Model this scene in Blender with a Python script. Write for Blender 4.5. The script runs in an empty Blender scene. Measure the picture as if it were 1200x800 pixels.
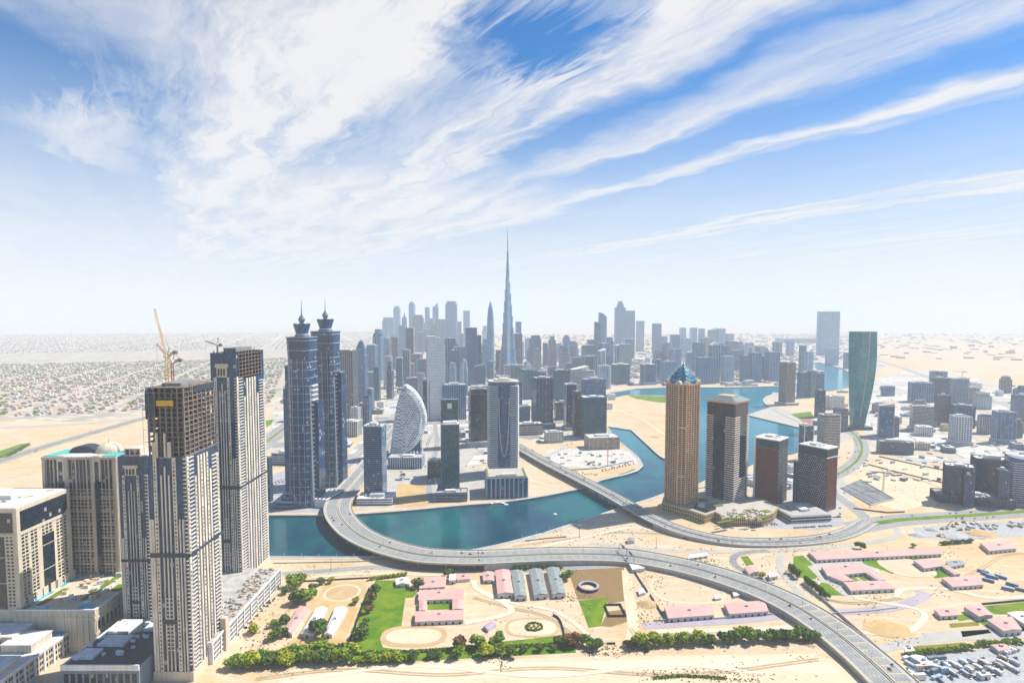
import bpy, bmesh, math, random
from mathutils import Vector, Matrix, geometry
random.seed(7)
R = math.radians
sc = bpy.context.scene
col = sc.collection
# ------------------------------------------------------------------ camera
F, HZ, CAMH, PITCH = 667.0, 372.0, 330.0, R(3.5)
CY = HZ + F*math.tan(PITCH)
cam_d = bpy.data.cameras.new('camera'); cam = bpy.data.objects.new('camera', cam_d); col.objects.link(cam)
cam.location = (0, 0, CAMH); cam.rotation_euler = (math.pi/2-PITCH, 0, 0)
cam_d.sensor_width = 36; cam_d.lens = 36*F/1200
cam_d.shift_y = (CY-400)/1200
cam_d.clip_start = 5; cam_d.clip_end = 300000
sc.camera = cam
# ------------------------------------------------------------------ sky, sun, exposure
SUN_AZ, SUN_EL = R(68), R(50)            # azimuth clockwise from the view axis (+Y)
w = bpy.data.worlds.new('World'); sc.world = w; w.use_nodes = True
nt = w.node_tree; nt.nodes.clear()
class NG:
    """tiny helper to wire shader nodes"""
    def __init__(s, nt): s.nt = nt
    def n(s, typ, **kw):
        nd = s.nt.nodes.new(typ)
        for k, v in kw.items():
            if k.startswith('i_'): 
                key = k[2:]; key = int(key) if key.isdigit() else key.replace('_', ' ')
                s.put(nd.inputs[key], v)
            else: setattr(nd, k, v)
        return nd
    def put(s, sock, v):
        if isinstance(v, bpy.types.NodeSocket): s.nt.links.new(v, sock)
        else:
            try: sock.default_value = v
            except Exception: sock.default_value = tuple(v)+(1,)
    def m(s, op, a, b=None, c=None, clamp=False):
        nd = s.nt.nodes.new('ShaderNodeMath'); nd.operation = op; nd.use_clamp = clamp
        for i, v in enumerate((a, b, c)):
            if v is not None: s.put(nd.inputs[i], v)
        return nd.outputs[0]
    def vm(s, op, a, b=None):
        nd = s.nt.nodes.new('ShaderNodeVectorMath'); nd.operation = op
        s.put(nd.inputs[0], a)
        if b is not None: s.put(nd.inputs[3 if op == 'SCALE' else 1], b)
        return nd.outputs['Value'] if op in ('DOT_PRODUCT', 'LENGTH') else nd.outputs[0]
    def mix(s, fac, a, b, typ='MIX'):
        nd = s.nt.nodes.new('ShaderNodeMix'); nd.data_type = 'RGBA'; nd.blend_type = typ
        s.put(nd.inputs[0], fac); s.put(nd.inputs[6], a if not isinstance(a, tuple) or len(a) == 4 else a+(1,))
        s.put(nd.inputs[7], b if not isinstance(b, tuple) or len(b) == 4 else b+(1,))
        return nd.outputs[2]
    def noise(s, vec, scale, detail=4, rough=.55, dist=0, out=0):
        nd = s.n('ShaderNodeTexNoise'); s.put(nd.inputs['Vector'], vec); nd.inputs['Scale'].default_value = scale
        nd.inputs['Detail'].default_value = detail; nd.inputs['Roughness'].default_value = rough; nd.inputs['Distortion'].default_value = dist
        return nd.outputs[out]
    def ramp(s, fac, stops, interp='LINEAR'):
        nd = s.n('ShaderNodeValToRGB'); s.put(nd.inputs[0], fac); cr = nd.color_ramp; cr.interpolation = interp
        while len(cr.elements) > 1: cr.elements.remove(cr.elements[-1])
        for i, (p, c) in enumerate(stops):
            e = cr.elements[0] if i == 0 else cr.elements.new(p)
            e.position = p; e.color = (c, c, c, 1) if not isinstance(c, tuple) else c+(1,)
        return nd.outputs[0]
    def maprange(s, v, a, b, c=0, d=1, t='SMOOTHSTEP'):
        nd = s.n('ShaderNodeMapRange', interpolation_type=t)
        for i, x in enumerate((v, a, b, c, d)): s.put(nd.inputs[i], x)
        return nd.outputs[0]
    def comb(s, x, y, z):
        nd = s.n('ShaderNodeCombineXYZ')
        for i, v in enumerate((x, y, z)): s.put(nd.inputs[i], v)
        return nd.outputs[0]
    def sep(s, v):
        nd = s.n('ShaderNodeSeparateXYZ'); s.put(nd.inputs[0], v); return nd.outputs
g = NG(nt)
sky = g.n('ShaderNodeTexSky', sky_type='NISHITA', sun_disc=False, sun_elevation=SUN_EL, sun_rotation=SUN_AZ,
          altitude=300, air_density=1.0, dust_density=0.3, ozone_density=4.0)
skyc = g.n('ShaderNodeHueSaturation', i_Saturation=1.9, i_Value=0.85, i_Color=sky.outputs[0]).outputs[0]
skyc = g.mix(1.0, skyc, (.08, 1.0, 1.02), 'MULTIPLY')
d = g.n('ShaderNodeTexCoord').outputs['Generated']
dx, dy, dz = g.sep(d)
zz = g.m('MAXIMUM', dz, 0.03)
px, py = g.m('DIVIDE', dx, zz), g.m('DIVIDE', dy, zz)
# cirrus laid out on a level sheet: bands run along one wind direction, 33.7 degrees left of the view axis
al = g.m('ADD', g.m('MULTIPLY', px, -.555), g.m('MULTIPLY', py, .832))
ac = g.m('ADD', g.m('MULTIPLY', px, .832), g.m('MULTIPLY', py, .555))
P = g.comb(px, py, 0)
w1 = g.noise(P, .55, 4, .6); w2 = g.noise(P, 1.9, 5, .6)
acw = g.m('ADD', ac, g.m('ADD', g.m('MULTIPLY', g.m('SUBTRACT', w1, .5), .75), g.m('MULTIPLY', g.m('SUBTRACT', w2, .5), .35)))
acw = g.m('ADD', acw, g.m('MULTIPLY', g.m('SUBTRACT', al, 2.0), -.035))
fil = g.noise(g.comb(g.m('MULTIPLY', al, .55), g.m('MULTIPLY', acw, 3.2), 0), 1.2, 8, .60, .5)
fil2 = g.noise(g.comb(g.m('MULTIPLY', al, .9), g.m('MULTIPLY', ac, 5.0), 3), 3.0, 6, .65, 1.2)
A0, A1 = -4.0, 8.0
def ap(x): return (x-A0)/(A1-A0)
band = g.ramp(g.m('DIVIDE', g.m('SUBTRACT', acw, A0), A1-A0), [
    (ap(-4), .2), (ap(-2.2), .3), (ap(-1.2), .25), (ap(-.75), .15), (ap(-.35), .75), (ap(.0), .5), (ap(.35), .95), (ap(.9), 1.0), (ap(1.1), .55), (ap(1.3), .6), (ap(1.5), .95), (ap(1.85), .85),
    (ap(2.03), .1), (ap(2.2), .55), (ap(2.42), .8), (ap(2.6), .25), (ap(2.85), .12), (ap(3.02), .85), (ap(3.2), .8), (ap(3.36), .1), (ap(4.2), .0),
    (ap(4.6), .25), (ap(5.1), .9), (ap(5.7), .95), (ap(6.2), .35), (ap(6.7), .85), (ap(7.3), .4), (ap(7.8), .9)])
fm = g.m('ADD', g.m('MULTIPLY', fil, .75), g.m('MULTIPLY', fil2, .25))
dens = g.m('MULTIPLY', band, g.maprange(fm, .25, .62, .42, 1.12))
# thin out the top-left corner and a gap above the middle, where the photograph's sky is clear
def hole(x, y, r0, r1, lo):
    dd = g.vm('LENGTH', g.vm('SUBTRACT', g.vm('ADD', P, g.comb(g.m('MULTIPLY', g.m('SUBTRACT', w2, .5), .9), g.m('MULTIPLY', g.m('SUBTRACT', fil2, .5), .9), 0)), (x, y, 0)))
    return g.maprange(dd, r0, r1, lo, 1)
for a in ((-2.1, 2.1, .25, .95, .12), (-3.9, 4.3, .4, 1.5, .25), (.08, 2.15, .1, .45, .1)): dens = g.m('MULTIPLY', dens, hole(*a))
boost = g.m('MULTIPLY', g.m('MULTIPLY', g.maprange(al, 1.9, 4.6, 0, .95), g.m('MULTIPLY', g.maprange(acw, -.4, .5), g.maprange(acw, 3.0, 4.2, 1, 0))), g.maprange(fm, .2, .6, .6, 1.05))
dens = g.m('MAXIMUM', dens, boost)
dens = g.m('MINIMUM', g.m('MULTIPLY', g.m('SUBTRACT', dens, .07), 1.08), .97, clamp=True)
fade = g.maprange(dz, .0, .1, .25, 1)
dens = g.m('MAXIMUM', g.m('MULTIPLY', dens, fade), g.maprange(dz, .0, .40, 1.0, 0))
# unseen cloud overhead and behind the viewer is thinned to cut fill light
dens = g.m('MULTIPLY', dens, g.m('MULTIPLY', g.maprange(dz, .52, .72, 1, .08), g.maprange(dy, -.35, .1, .35, 1)))
CLOUD = 5.7
cl = g.mix(g.maprange(fil, .3, .7), (CLOUD*.90, CLOUD*.91, CLOUD*.95), (CLOUD*1.02, CLOUD*1.0, CLOUD*.99))
skymix = g.mix(dens, skyc, cl)
bg = g.n('ShaderNodeBackground', i_Color=skymix, i_Strength=0.105)
out = g.n('ShaderNodeOutputWorld'); nt.links.new(bg.outputs[0], out.inputs[0])
sun_d = bpy.data.lights.new('sun', 'SUN'); sun_d.energy = 5.0; sun_d.angle = R(.55); sun_d.color = (1, .945, .86)
sun = bpy.data.objects.new('sun', sun_d); col.objects.link(sun)
sdir = Vector((math.sin(SUN_AZ)*math.cos(SUN_EL), math.cos(SUN_AZ)*math.cos(SUN_EL), math.sin(SUN_EL)))
sun.rotation_euler = sdir.to_track_quat('Z', 'Y').to_euler(); sun.location = sdir*3000
sc.view_settings.view_transform = 'Standard'; sc.view_settings.look = 'None'
sc.view_settings.exposure = 0.6; sc.view_settings.gamma = 1; sc.view_settings.use_curve_mapping = False
cy = sc.cycles
sc.render.engine = 'CYCLES'
cy.max_bounces = 5; cy.diffuse_bounces = 2; cy.glossy_bounces = 3; cy.transmission_bounces = 2; cy.volume_bounces = 1; cy.transparent_max_bounces = 4
cy.use_denoising = True; cy.use_adaptive_sampling = True; cy.adaptive_threshold = .02
cy.sample_clamp_indirect = 6; cy.caustics_reflective = False; cy.caustics_refractive = False
HAZE = 0.95e-4
# ------------------------------------------------------------------ helpers
def ray(px, py):
    xc, yc = (px-600)/F, -(py-CY)/F
    c, s = math.cos(PITCH), math.sin(PITCH)
    return Vector((xc, c+yc*s, -s+yc*c))
def G(px, py, z=0.0):
    """the point of the level plane z that is seen at this spot of the photograph"""
    r = ray(px, py); t = (z-CAMH)/r.z
    return Vector((r.x*t, r.y*t, z))
def proj(p):
    c, s = math.cos(PITCH), math.sin(PITCH)
    x, y, z = p[0], p[1], p[2]-CAMH
    dep = y*c - z*s; up = y*s + z*c
    return 600+F*x/dep, CY-F*up/dep
def zat(pt, py):
    """height at which the upright through pt is seen at picture height py"""
    c, s = math.cos(PITCH), math.sin(PITCH); k = -(py-CY)/F; y = pt[1]
    return CAMH + y*(k*c - s)/(c + k*s)
def tag(o, label=None, cat=None, group=None, kind=None):
    if label: o['label'] = label
    if cat: o['category'] = cat
    if group: o['group'] = group
    if kind: o['kind'] = kind
    return o
def thing(name, label, cat, loc=(0, 0, 0), rot=0, group=None):
    o = bpy.data.objects.new(name, None); col.objects.link(o); o.location = loc; o.rotation_euler = (0, 0, rot)
    o.empty_display_size = 5
    return tag(o, label, cat, group)
class MB:
    def __init__(s): s.v, s.f = [], []
    def quad(s, a, b, c, d):
        n = len(s.v); s.v += [tuple(a), tuple(b), tuple(c), tuple(d)]; s.f.append((n, n+1, n+2, n+3)); return s
    def poly(s, pts):
        n = len(s.v); s.v += [tuple(p) for p in pts]; s.f.append(tuple(range(n, n+len(pts)))); return s
    def prism(s, pts, z0, z1, top=None, caps=True):
        """pts: list of (x, y) counter-clockwise; top: other outline at z1"""
        n, k = len(s.v), len(pts); t = top or pts
        s.v += [(p[0], p[1], z0) for p in pts] + [(p[0], p[1], z1) for p in t]
        for i in range(k):
            j = (i+1) % k; s.f.append((n+i, n+j, n+k+j, n+k+i))
        if caps: s.f += [tuple(n+k+i for i in range(k)), tuple(n+i for i in reversed(range(k)))]
        return s
    def box(s, x0, x1, y0, y1, z0, z1): return s.prism([(x0, y0), (x1, y0), (x1, y1), (x0, y1)], z0, z1)
    def rbox(s, cx, cy, w, d, z0, z1, a=0):
        c, sn = math.cos(a), math.sin(a)
        return s.prism([(cx+c*x-sn*y, cy+sn*x+c*y) for x, y in ((-w/2, -d/2), (w/2, -d/2), (w/2, d/2), (-w/2, d/2))], z0, z1)
    def bar(s, a, b, r, r1=None, k=4):
        a, b = Vector(a), Vector(b); r1 = r if r1 is None else r1
        d = (b-a).normalized(); u = d.orthogonal().normalized(); v = d.cross(u); n = len(s.v)
        for p, q in ((a, r), (b, r1)):
            for i in range(k):
                t = 2*math.pi*(i+.5)/k; s.v.append(tuple(p + (u*math.cos(t)+v*math.sin(t))*q))
        for i in range(k):
            j = (i+1) % k; s.f.append((n+i, n+j, n+k+j, n+k+i))
        s.f += [tuple(n+i for i in reversed(range(k))), tuple(n+k+i for i in range(k))]
        return s
    def lathe(s, prof, k=20, c=(0, 0)):
        """prof: (radius, z) pairs from bottom to top"""
        n = len(s.v)
        for r, z in prof:
            for i in range(k):
                t = 2*math.pi*i/k; s.v.append((c[0]+r*math.cos(t), c[1]+r*math.sin(t), z))
        for q in range(len(prof)-1):
            for i in range(k):
                j = (i+1) % k; s.f.append((n+q*k+i, n+q*k+j, n+(q+1)*k+j, n+(q+1)*k+i))
        s.f += [tuple(n+i for i in reversed(range(k))), tuple(n+(len(prof)-1)*k+i for i in range(k))]
        return s
    def truss(s, a, b, wd, r, step=None):
        """a square lattice mast or jib from a to b"""
        a, b = Vector(a), Vector(b); L = (b-a).length; d = (b-a)/L; u = d.orthogonal().normalized(); v = d.cross(u)
        cs = [(u*i+v*j)*wd/2 for i, j in ((1, 1), (1, -1), (-1, -1), (-1, 1))]; n = max(2, int(L/(step or wd*1.6)))
        for c in cs: s.bar(a+c, b+c, r)
        for i in range(n):
            p, q = a+d*L*i/n, a+d*L*(i+1)/n
            for k in range(4): s.bar(p+cs[k], q+cs[(k+1) % 4], r*.7, k=3)
        return s
    def build(s, name, mat, parent=None, smooth=False):
        me = bpy.data.meshes.new(name); me.from_pydata(s.v, [], s.f)
        for m in (mat if isinstance(mat, (list, tuple)) else [mat]): me.materials.append(m)
        if smooth:
            for p in me.polygons: p.use_smooth = True
        o = bpy.data.objects.new(name, me); col.objects.link(o); o.parent = parent
        return o
def copy_tree(o, parent=None):
    c = o.copy(); col.objects.link(c); c.parent = parent
    for ch in o.children: copy_tree(ch, c)
    return c
# outlines -----------------------------------------------------------
def rect(w, d, cx=0, cy=0): return [(cx-w/2, cy-d/2), (cx+w/2, cy-d/2), (cx+w/2, cy+d/2), (cx-w/2, cy+d/2)]
def oval(w, d, k=24, e=2.0):
    r = []
    for i in range(k):
        t = 2*math.pi*i/k; c, s = math.cos(t), math.sin(t)
        r.append((w/2*math.copysign(abs(c)**(2/e), c), d/2*math.copysign(abs(s)**(2/e), s)))
    return r
def chamfer(w, d, c): return [(-w/2+c, -d/2), (w/2-c, -d/2), (w/2, -d/2+c), (w/2, d/2-c), (w/2-c, d/2), (-w/2+c, d/2), (-w/2, d/2-c), (-w/2, -d/2+c)]
def offset(pts, o):
    """grow a convex outline outward by o metres"""
    k = len(pts); r = []
    for i in range(k):
        p0, p1, p2 = Vector(pts[i-1]), Vector(pts[i]), Vector(pts[(i+1) % k])
        n1 = Vector(((p1-p0).y, -(p1-p0).x)).normalized(); n2 = Vector(((p2-p1).y, -(p2-p1).x)).normalized()
        b = n1+n2; b = b/max(b.length_squared/2, .3); r.append(tuple(p1+b*o))
    return r
def scaled(pts, s, sy=None): return [(x*s, y*(sy or s)) for x, y in pts]
# materials ----------------------------------------------------------
MATS = {}
def nmat(name):
    m = bpy.data.materials.new(name); m.use_nodes = True; nt = m.node_tree; nt.nodes.clear(); g = NG(nt)
    bs = g.n('ShaderNodeBsdfPrincipled'); o = g.n('ShaderNodeOutputMaterial'); nt.links.new(bs.outputs[0], o.inputs[0])
    return m, g, bs
def lin(c):
    """sRGB 0-255 triple to linear"""
    return tuple(((x/255)/12.92 if x/255 <= .04045 else ((x/255+.055)/1.055)**2.4) for x in c)
def matte(key, colr, rough=.8, var=.12, scale=.15, spec=.3, streak=0.0):
    """paint, concrete, render: base colour with patchy wear and, on upright faces, soft rain streaks"""
    if key in MATS: return MATS[key]
    m, g, bs = nmat(key); tc = g.n('ShaderNodeTexCoord').outputs['Object']
    n = g.noise(tc, scale, 5, .6); f = g.maprange(n, .3, .7, 1-var, 1+var, 'LINEAR')
    if streak:
        x, y, z = g.sep(tc); n2 = g.noise(g.comb(x, y, g.m('MULTIPLY', z, .04)), .5, 4, .6)
        f = g.m('MULTIPLY', f, g.maprange(n2, .35, .7, 1+streak*.3, 1-streak, 'LINEAR'))
    c = g.vm('SCALE', tuple(colr), f); g.put(bs.inputs['Base Color'], c)
    bs.inputs['Roughness'].default_value = rough; bs.inputs['Specular IOR Level'].default_value = spec
    MATS[key] = m; return m
def glass(key, colr, px=3.0, pz=3.8, rough=.10, var=.5, spec=.45, metal=0.0, line=.0, tilt=.02, lightp=.0):
    """curtain wall: each pane differs a little in tint, blind and tilt; thin mullion and floor lines"""
    if key in MATS: return MATS[key]
    m, g, bs = nmat(key); tc = g.n('ShaderNodeTexCoord').outputs['Object']
    x, y, z = g.sep(tc)
    geo = g.n('ShaderNodeNewGeometry').outputs['Normal']
    nd = g.n('ShaderNodeVectorTransform', vector_type='NORMAL', convert_from='WORLD', convert_to='OBJECT'); g.put(nd.inputs[0], geo)
    nx, ny, nz = g.sep(nd.outputs[0])
    # run along the wall, whichever way it faces
    u = g.m('ADD', g.m('MULTIPLY', x, g.m('ABSOLUTE', ny)), g.m('MULTIPLY', y, g.m('ABSOLUTE', nx)))
    cu, cz = g.m('DIVIDE', u, px), g.m('DIVIDE', z, pz)
    cell = g.comb(g.m('FLOOR', cu), g.m('FLOOR', cz), g.m('ROUND', g.m('MULTIPLY', nx, 3)))
    wn = g.n('ShaderNodeTexWhiteNoise', noise_dimensions='3D'); g.put(wn.inputs[0], cell)
    rnd, rc = wn.outputs[0], wn.outputs[1]
    big = g.noise(tc, .03, 3, .5)
    fac = g.m('MULTIPLY', g.maprange(rnd, 0, 1, 1-var, 1+var, 'LINEAR'), g.maprange(big, .35, .65, .8, 1.25, 'LINEAR'))
    c = g.vm('SCALE', tuple(colr), fac)
    if lightp: c = g.mix(g.m('MULTIPLY', g.m('GREATER_THAN', rnd, 1-lightp), .7), c, (.45, .47, .48))
    if line:
        lz = g.m('LESS_THAN', g.m('FRACT', cz), .2); lu = g.m('LESS_THAN', g.m('FRACT', cu), .12)
        c = g.mix(g.m('MULTIPLY', g.m('MAXIMUM', lz, lu), line), c, (.30, .33, .36))
    g.put(bs.inputs['Base Color'], c)
    bs.inputs['Roughness'].default_value = rough; bs.inputs['Specular IOR Level'].default_value = spec; bs.inputs['Metallic'].default_value = metal
    if tilt:
        nn = g.vm('NORMALIZE', g.vm('ADD', geo, g.vm('SCALE', g.vm('SUBTRACT', rc, (.5, .5, .5)), tilt)))
        g.put(bs.inputs['Normal'], nn)
    MATS[key] = m; return m
# ------------------------------------------------------------------ haze
def pix(pts, z=0.0): return [G(a, b, z) for a, b in pts]
def smooth_line(pts, n=8, closed=False):
    """Catmull-Rom through the points"""
    P = [Vector(p) for p in pts]; out = []; k = len(P)
    rng = range(k) if closed else range(k-1)
    for i in rng:
        p0 = P[i-1] if (closed or i > 0) else P[0]*2-P[1]
        p1, p2 = P[i], P[(i+1) % k]
        p3 = P[(i+2) % k] if (closed or i+2 < k) else P[-1]*2-P[-2]
        for j in range(n):
            t = j/n
            out.append(.5*((2*p1)+(p2-p0)*t+(2*p0-5*p1+4*p2-p3)*t*t+(3*p1-p0-3*p2+p3)*t*t*t))
    if not closed: out.append(P[-1])
    return out
FARX = 110000.0
m = bpy.data.materials.new('haze_air'); m.use_nodes = True; m.node_tree.nodes.clear(); g = NG(m.node_tree)
pv = g.n('ShaderNodeVolumePrincipled', i_Density=HAZE, i_Anisotropy=.0); pv.inputs['Color'].default_value = (.80, .895, .98, 1)
o = g.n('ShaderNodeOutputMaterial'); m.node_tree.links.new(pv.outputs[0], o.inputs['Volume'])
tag(MB().box(-FARX-500, FARX+500, -5500, FARX+500, -7, 900).build('haze', m), kind='stuff')
# ------------------------------------------------------------------ land, canal
def sand_mat():
    m, g, bs = nmat('sand_ground'); tc = g.n('ShaderNodeTexCoord').outputs['Object']
    x, y, z = g.sep(tc); p = g.comb(x, y, 0)
    n0 = g.noise(p, .0016, 5, .6); n1 = g.noise(p, .011, 6, .62, .6); n2 = g.noise(p, .09, 6, .65, .3)
    c = g.mix(g.maprange(n1, .35, .68), (.55, .385, .205), (.64, .485, .31))
    c = g.mix(g.maprange(n0, .42, .62), c, (.55, .45, .32))
    # graded and driven-over patches: paler, sometimes greyer
    c = g.mix(g.m('MULTIPLY', g.maprange(g.noise(g.comb(g.m('MULTIPLY', x, .35), y, 7), .03, 5, .6, 1.0), .54, .66), .45), c, (.60, .51, .39))
    c = g.mix(g.m('MULTIPLY', g.maprange(n2, .52, .75), .55), c, (.33, .235, .13))
    c = g.mix(g.m('MULTIPLY', g.maprange(g.noise(p, .45, 4, .7), .58, .72), .45), c, (.21, .155, .09))
    # tyre tracks: thin wavering lines
    wv = g.n('ShaderNodeTexWave', wave_type='BANDS', bands_direction='Y'); g.put(wv.inputs['Vector'], p)
    wv.inputs['Scale'].default_value = .012; wv.inputs['Distortion'].default_value = 9; wv.inputs['Detail'].default_value = 2; wv.inputs['Detail Scale'].default_value = .6
    c = g.mix(g.m('MULTIPLY', g.maprange(wv.outputs[1], .9, 1.0), g.m('MULTIPLY', n1, .5)), c, (.68, .62, .52))
    g.put(bs.inputs['Base Color'], c); bs.inputs['Roughness'].default_value = .95; bs.inputs['Specular IOR Level'].default_value = .1
    b = g.n('ShaderNodeBump', i_Strength=.5, i_Distance=1.5, i_Height=n2); g.put(bs.inputs['Normal'], b.outputs[0])
    return m
SAND = sand_mat()
WATER_PX = [(190, 652), (313, 652), (430, 652.5), (520, 648.5), (565, 642), (612, 631), (660, 617), (720, 597), (762, 584), (785, 576), (818, 567), (832, 561), (876, 547), (895, 538), (930, 532),
            (938, 529), (943, 515), (946, 503), (938, 496), (917, 485.5), (902, 477), (894, 469), (903, 462.5), (925, 459.8), (950, 460), (975, 458), (1000, 453.5), (1012, 446), (1000, 438), (986, 431.5), (960, 424.5), (946, 425),
            (951, 431), (957, 438), (949, 444.5), (935, 449), (912, 452.5), (850, 454), (790, 453.6), (745, 455.5), (716, 460), (702, 465), (716, 466.5), (735, 462.5), (785, 463.5),
            (798, 475), (799, 510), (790, 530), (778, 537.5), (757, 520), (739, 503.5), (712, 499.5), (722, 513), (754, 545.5), (703, 563.5), (686, 571), (640, 581), (590, 588.5), (540, 592.5), (470, 599), (400, 603.5), (313, 604), (190, 604)]
WZ = -2.6
def land():
    wpts = [G(a, b) for a, b in WATER_PX]
    X0, X1, Y0, Y1 = -3000, 3500, 420, 5200
    vs = [Vector((p.x, p.y)) for p in wpts]; nw = len(vs)
    edges = [(i, (i+1) % nw) for i in range(nw)]
    fr = [(X0, Y0), (X1, Y0), (X1, Y1), (X0, Y1)]
    vs += [Vector(p) for p in fr]; edges += [(nw+i, nw+(i+1) % 4) for i in range(4)]
    ov, oe, of, *_ = geometry.delaunay_2d_cdt(vs, edges, [], 0, 1e-3)
    def inside(p):
        c = False; j = nw-1
        for i in range(nw):
            a, b = vs[i], vs[j]
            if (a.y > p.y) != (b.y > p.y) and p.x < (b.x-a.x)*(p.y-a.y)/(b.y-a.y)+a.x: c = not c
            j = i
        return c
    mb = MB(); mb.v = [(v.x, v.y, 0) for v in ov]
    for f in of:
        cpt = sum((ov[i] for i in f), Vector((0, 0)))/len(f)
        if not inside(cpt): mb.f.append(tuple(f))
    # the land beyond, in a ring of large sheets
    B = FARX
    for a, b, c, d in ((-B, B, Y1, B), (-B, X0, -5000, Y1), (X1, B, -5000, Y1), (X0, X1, -5000, Y0)):
        mb.quad((a, c, 0), (b, c, 0), (b, d, 0), (a, d, 0))
    tag(mb.build('ground', SAND), kind='structure')
    q = MB()
    for i in range(nw):
        a, b = wpts[i], wpts[(i+1) % nw]
        q.quad((a.x, a.y, -6), (b.x, b.y, -6), (b.x, b.y, 0), (a.x, a.y, 0))
    tag(q.build('quay_wall', matte('quay_stone', (.23, .22, .20), var=.3)), 'stone quay wall edging the green canal on every side', 'quay wall')
    # canal water
    m, g, bs = nmat('canal_water'); tc = g.n('ShaderNodeTexCoord').outputs['Object']
    x, y, z = g.sep(tc); p = g.comb(x, y, 0)
    n = g.noise(p, .006, 5, .6, .8); n2 = g.noise(g.comb(x, g.m('MULTIPLY', y, .35), 0), .02, 5, .6)
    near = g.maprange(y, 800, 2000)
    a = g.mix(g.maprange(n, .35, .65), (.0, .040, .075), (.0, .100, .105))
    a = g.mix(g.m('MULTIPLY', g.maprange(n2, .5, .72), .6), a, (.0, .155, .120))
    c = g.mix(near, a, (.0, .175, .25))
    g.put(bs.inputs['Base Color'], c); bs.inputs['Roughness'].default_value = .14; bs.inputs['Specular IOR Level'].default_value = .12
    bmp = g.n('ShaderNodeBump', i_Strength=.25, i_Distance=.4, i_Height=g.noise(p, .25, 4, .65)); g.put(bs.inputs['Normal'], bmp.outputs[0])
    xs = [p.x for p in wpts]; ys = [p.y for p in wpts]
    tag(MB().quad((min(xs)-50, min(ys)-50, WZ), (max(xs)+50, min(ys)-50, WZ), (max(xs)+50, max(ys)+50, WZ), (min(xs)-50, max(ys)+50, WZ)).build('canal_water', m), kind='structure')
    return wpts
WPTS = land()
# ------------------------------------------------------------------ materials of the open ground
def ground_mat(key, ca, cb, scale=.05, dark=None, rough=.95):
    if key in MATS: return MATS[key]
    m, g, bs = nmat(key); tc = g.n('ShaderNodeTexCoord').outputs['Object']
    n = g.noise(tc, scale, 6, .65, .4); n2 = g.noise(tc, scale*7, 4, .6)
    c = g.mix(g.maprange(n, .32, .68), tuple(ca), tuple(cb))
    if dark: c = g.mix(g.m('MULTIPLY', g.maprange(n2, .55, .75), .6), c, tuple(dark))
    g.put(bs.inputs['Base Color'], c); bs.inputs['Roughness'].default_value = rough; bs.inputs['Specular IOR Level'].default_value = .12
    MATS[key] = m; return m
LAWN = ground_mat('lawn', (.055, .165, .004), (.17, .245, .010), .045, (.09, .13, .012))
DRYGRASS = ground_mat('dry_grass', (.24, .19, .03), (.15, .20, .02), .05, (.28, .2, .06))
BROWN = ground_mat('brown_scrub', (.27, .17, .075), (.22, .15, .07), .06, (.10, .10, .03))
ASPHALT = ground_mat('asphalt', (.20, .20, .195), (.27, .265, .25), .02, (.15, .15, .15))
OLDROAD = ground_mat('pale_asphalt', (.27, .27, .265), (.33, .32, .30), .02, (.24, .235, .22))
DUSTROAD = ground_mat('dusty_road', (.40, .385, .35), (.47, .44, .39), .03)
PAVE = ground_mat('pale_paving', (.40, .375, .335), (.50, .46, .40), .05, (.40, .37, .34))
LILAC = ground_mat('lilac_track', (.36, .32, .36), (.43, .38, .41), .03)
TRACK = ground_mat('riding_sand', (.46, .31, .16), (.52, .38, .22), .05)
PALESAND = ground_mat('pale_sand', (.62, .48, .32), (.66, .54, .38), .02, (.48, .36, .22))
ORANGESAND = ground_mat('orange_sand', (.50, .33, .14), (.56, .41, .22), .03, (.40, .25, .1))
GRAVEL = ground_mat('grey_gravel', (.34, .35, .35), (.45, .45, .44), .2, (.2, .2, .2))
PLAZA = ground_mat('grey_plaza', (.33, .33, .34), (.42, .41, .41), .08, (.22, .22, .24))
WHITEPAINT = matte('white_road_paint', (.75, .75, .72), .7, .15)
CONCRETE = matte('pale_concrete', (.46, .44, .40), .85, .14, .06, streak=.25)
TANCON = matte('tan_parapet', (.50, .43, .30), .85, .12, .06, streak=.2)
DARKCON = matte('grey_concrete', (.24, .24, .235), .85, .2, .08, streak=.3)
WHITEC = matte('white_wall', (.74, .73, .70), .75, .08, .1, streak=.15)
def patch(name, pts, z, mat, kind='structure', sm=False):
    P = [G(a, b, z) for a, b in pts]
    if sm: P = smooth_line(P, 5, True)
    mb = MB(); mb.poly([(p.x, p.y, z) for p in P]); o = mb.build(name, mat)
    return tag(o, kind=kind)
def norms(P):
    out = []
    for i in range(len(P)):
        a, b = P[max(i-1, 0)], P[min(i+1, len(P)-1)]; t = Vector((b.x-a.x, b.y-a.y)).normalized(); out.append(Vector((t.y, -t.x)))
    return out
def ribbon(mb, P, N, a, b, dz=0):
    """strip between offsets a and b to the right of the line"""
    n = len(mb.v)
    for p, q in zip(P, N):
        for o in (a, b): mb.v.append((p.x+q.x*o, p.y+q.y*o, p.z+dz))
    for i in range(len(P)-1): mb.f.append((n+2*i, n+2*i+1, n+2*i+3, n+2*i+2))
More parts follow.
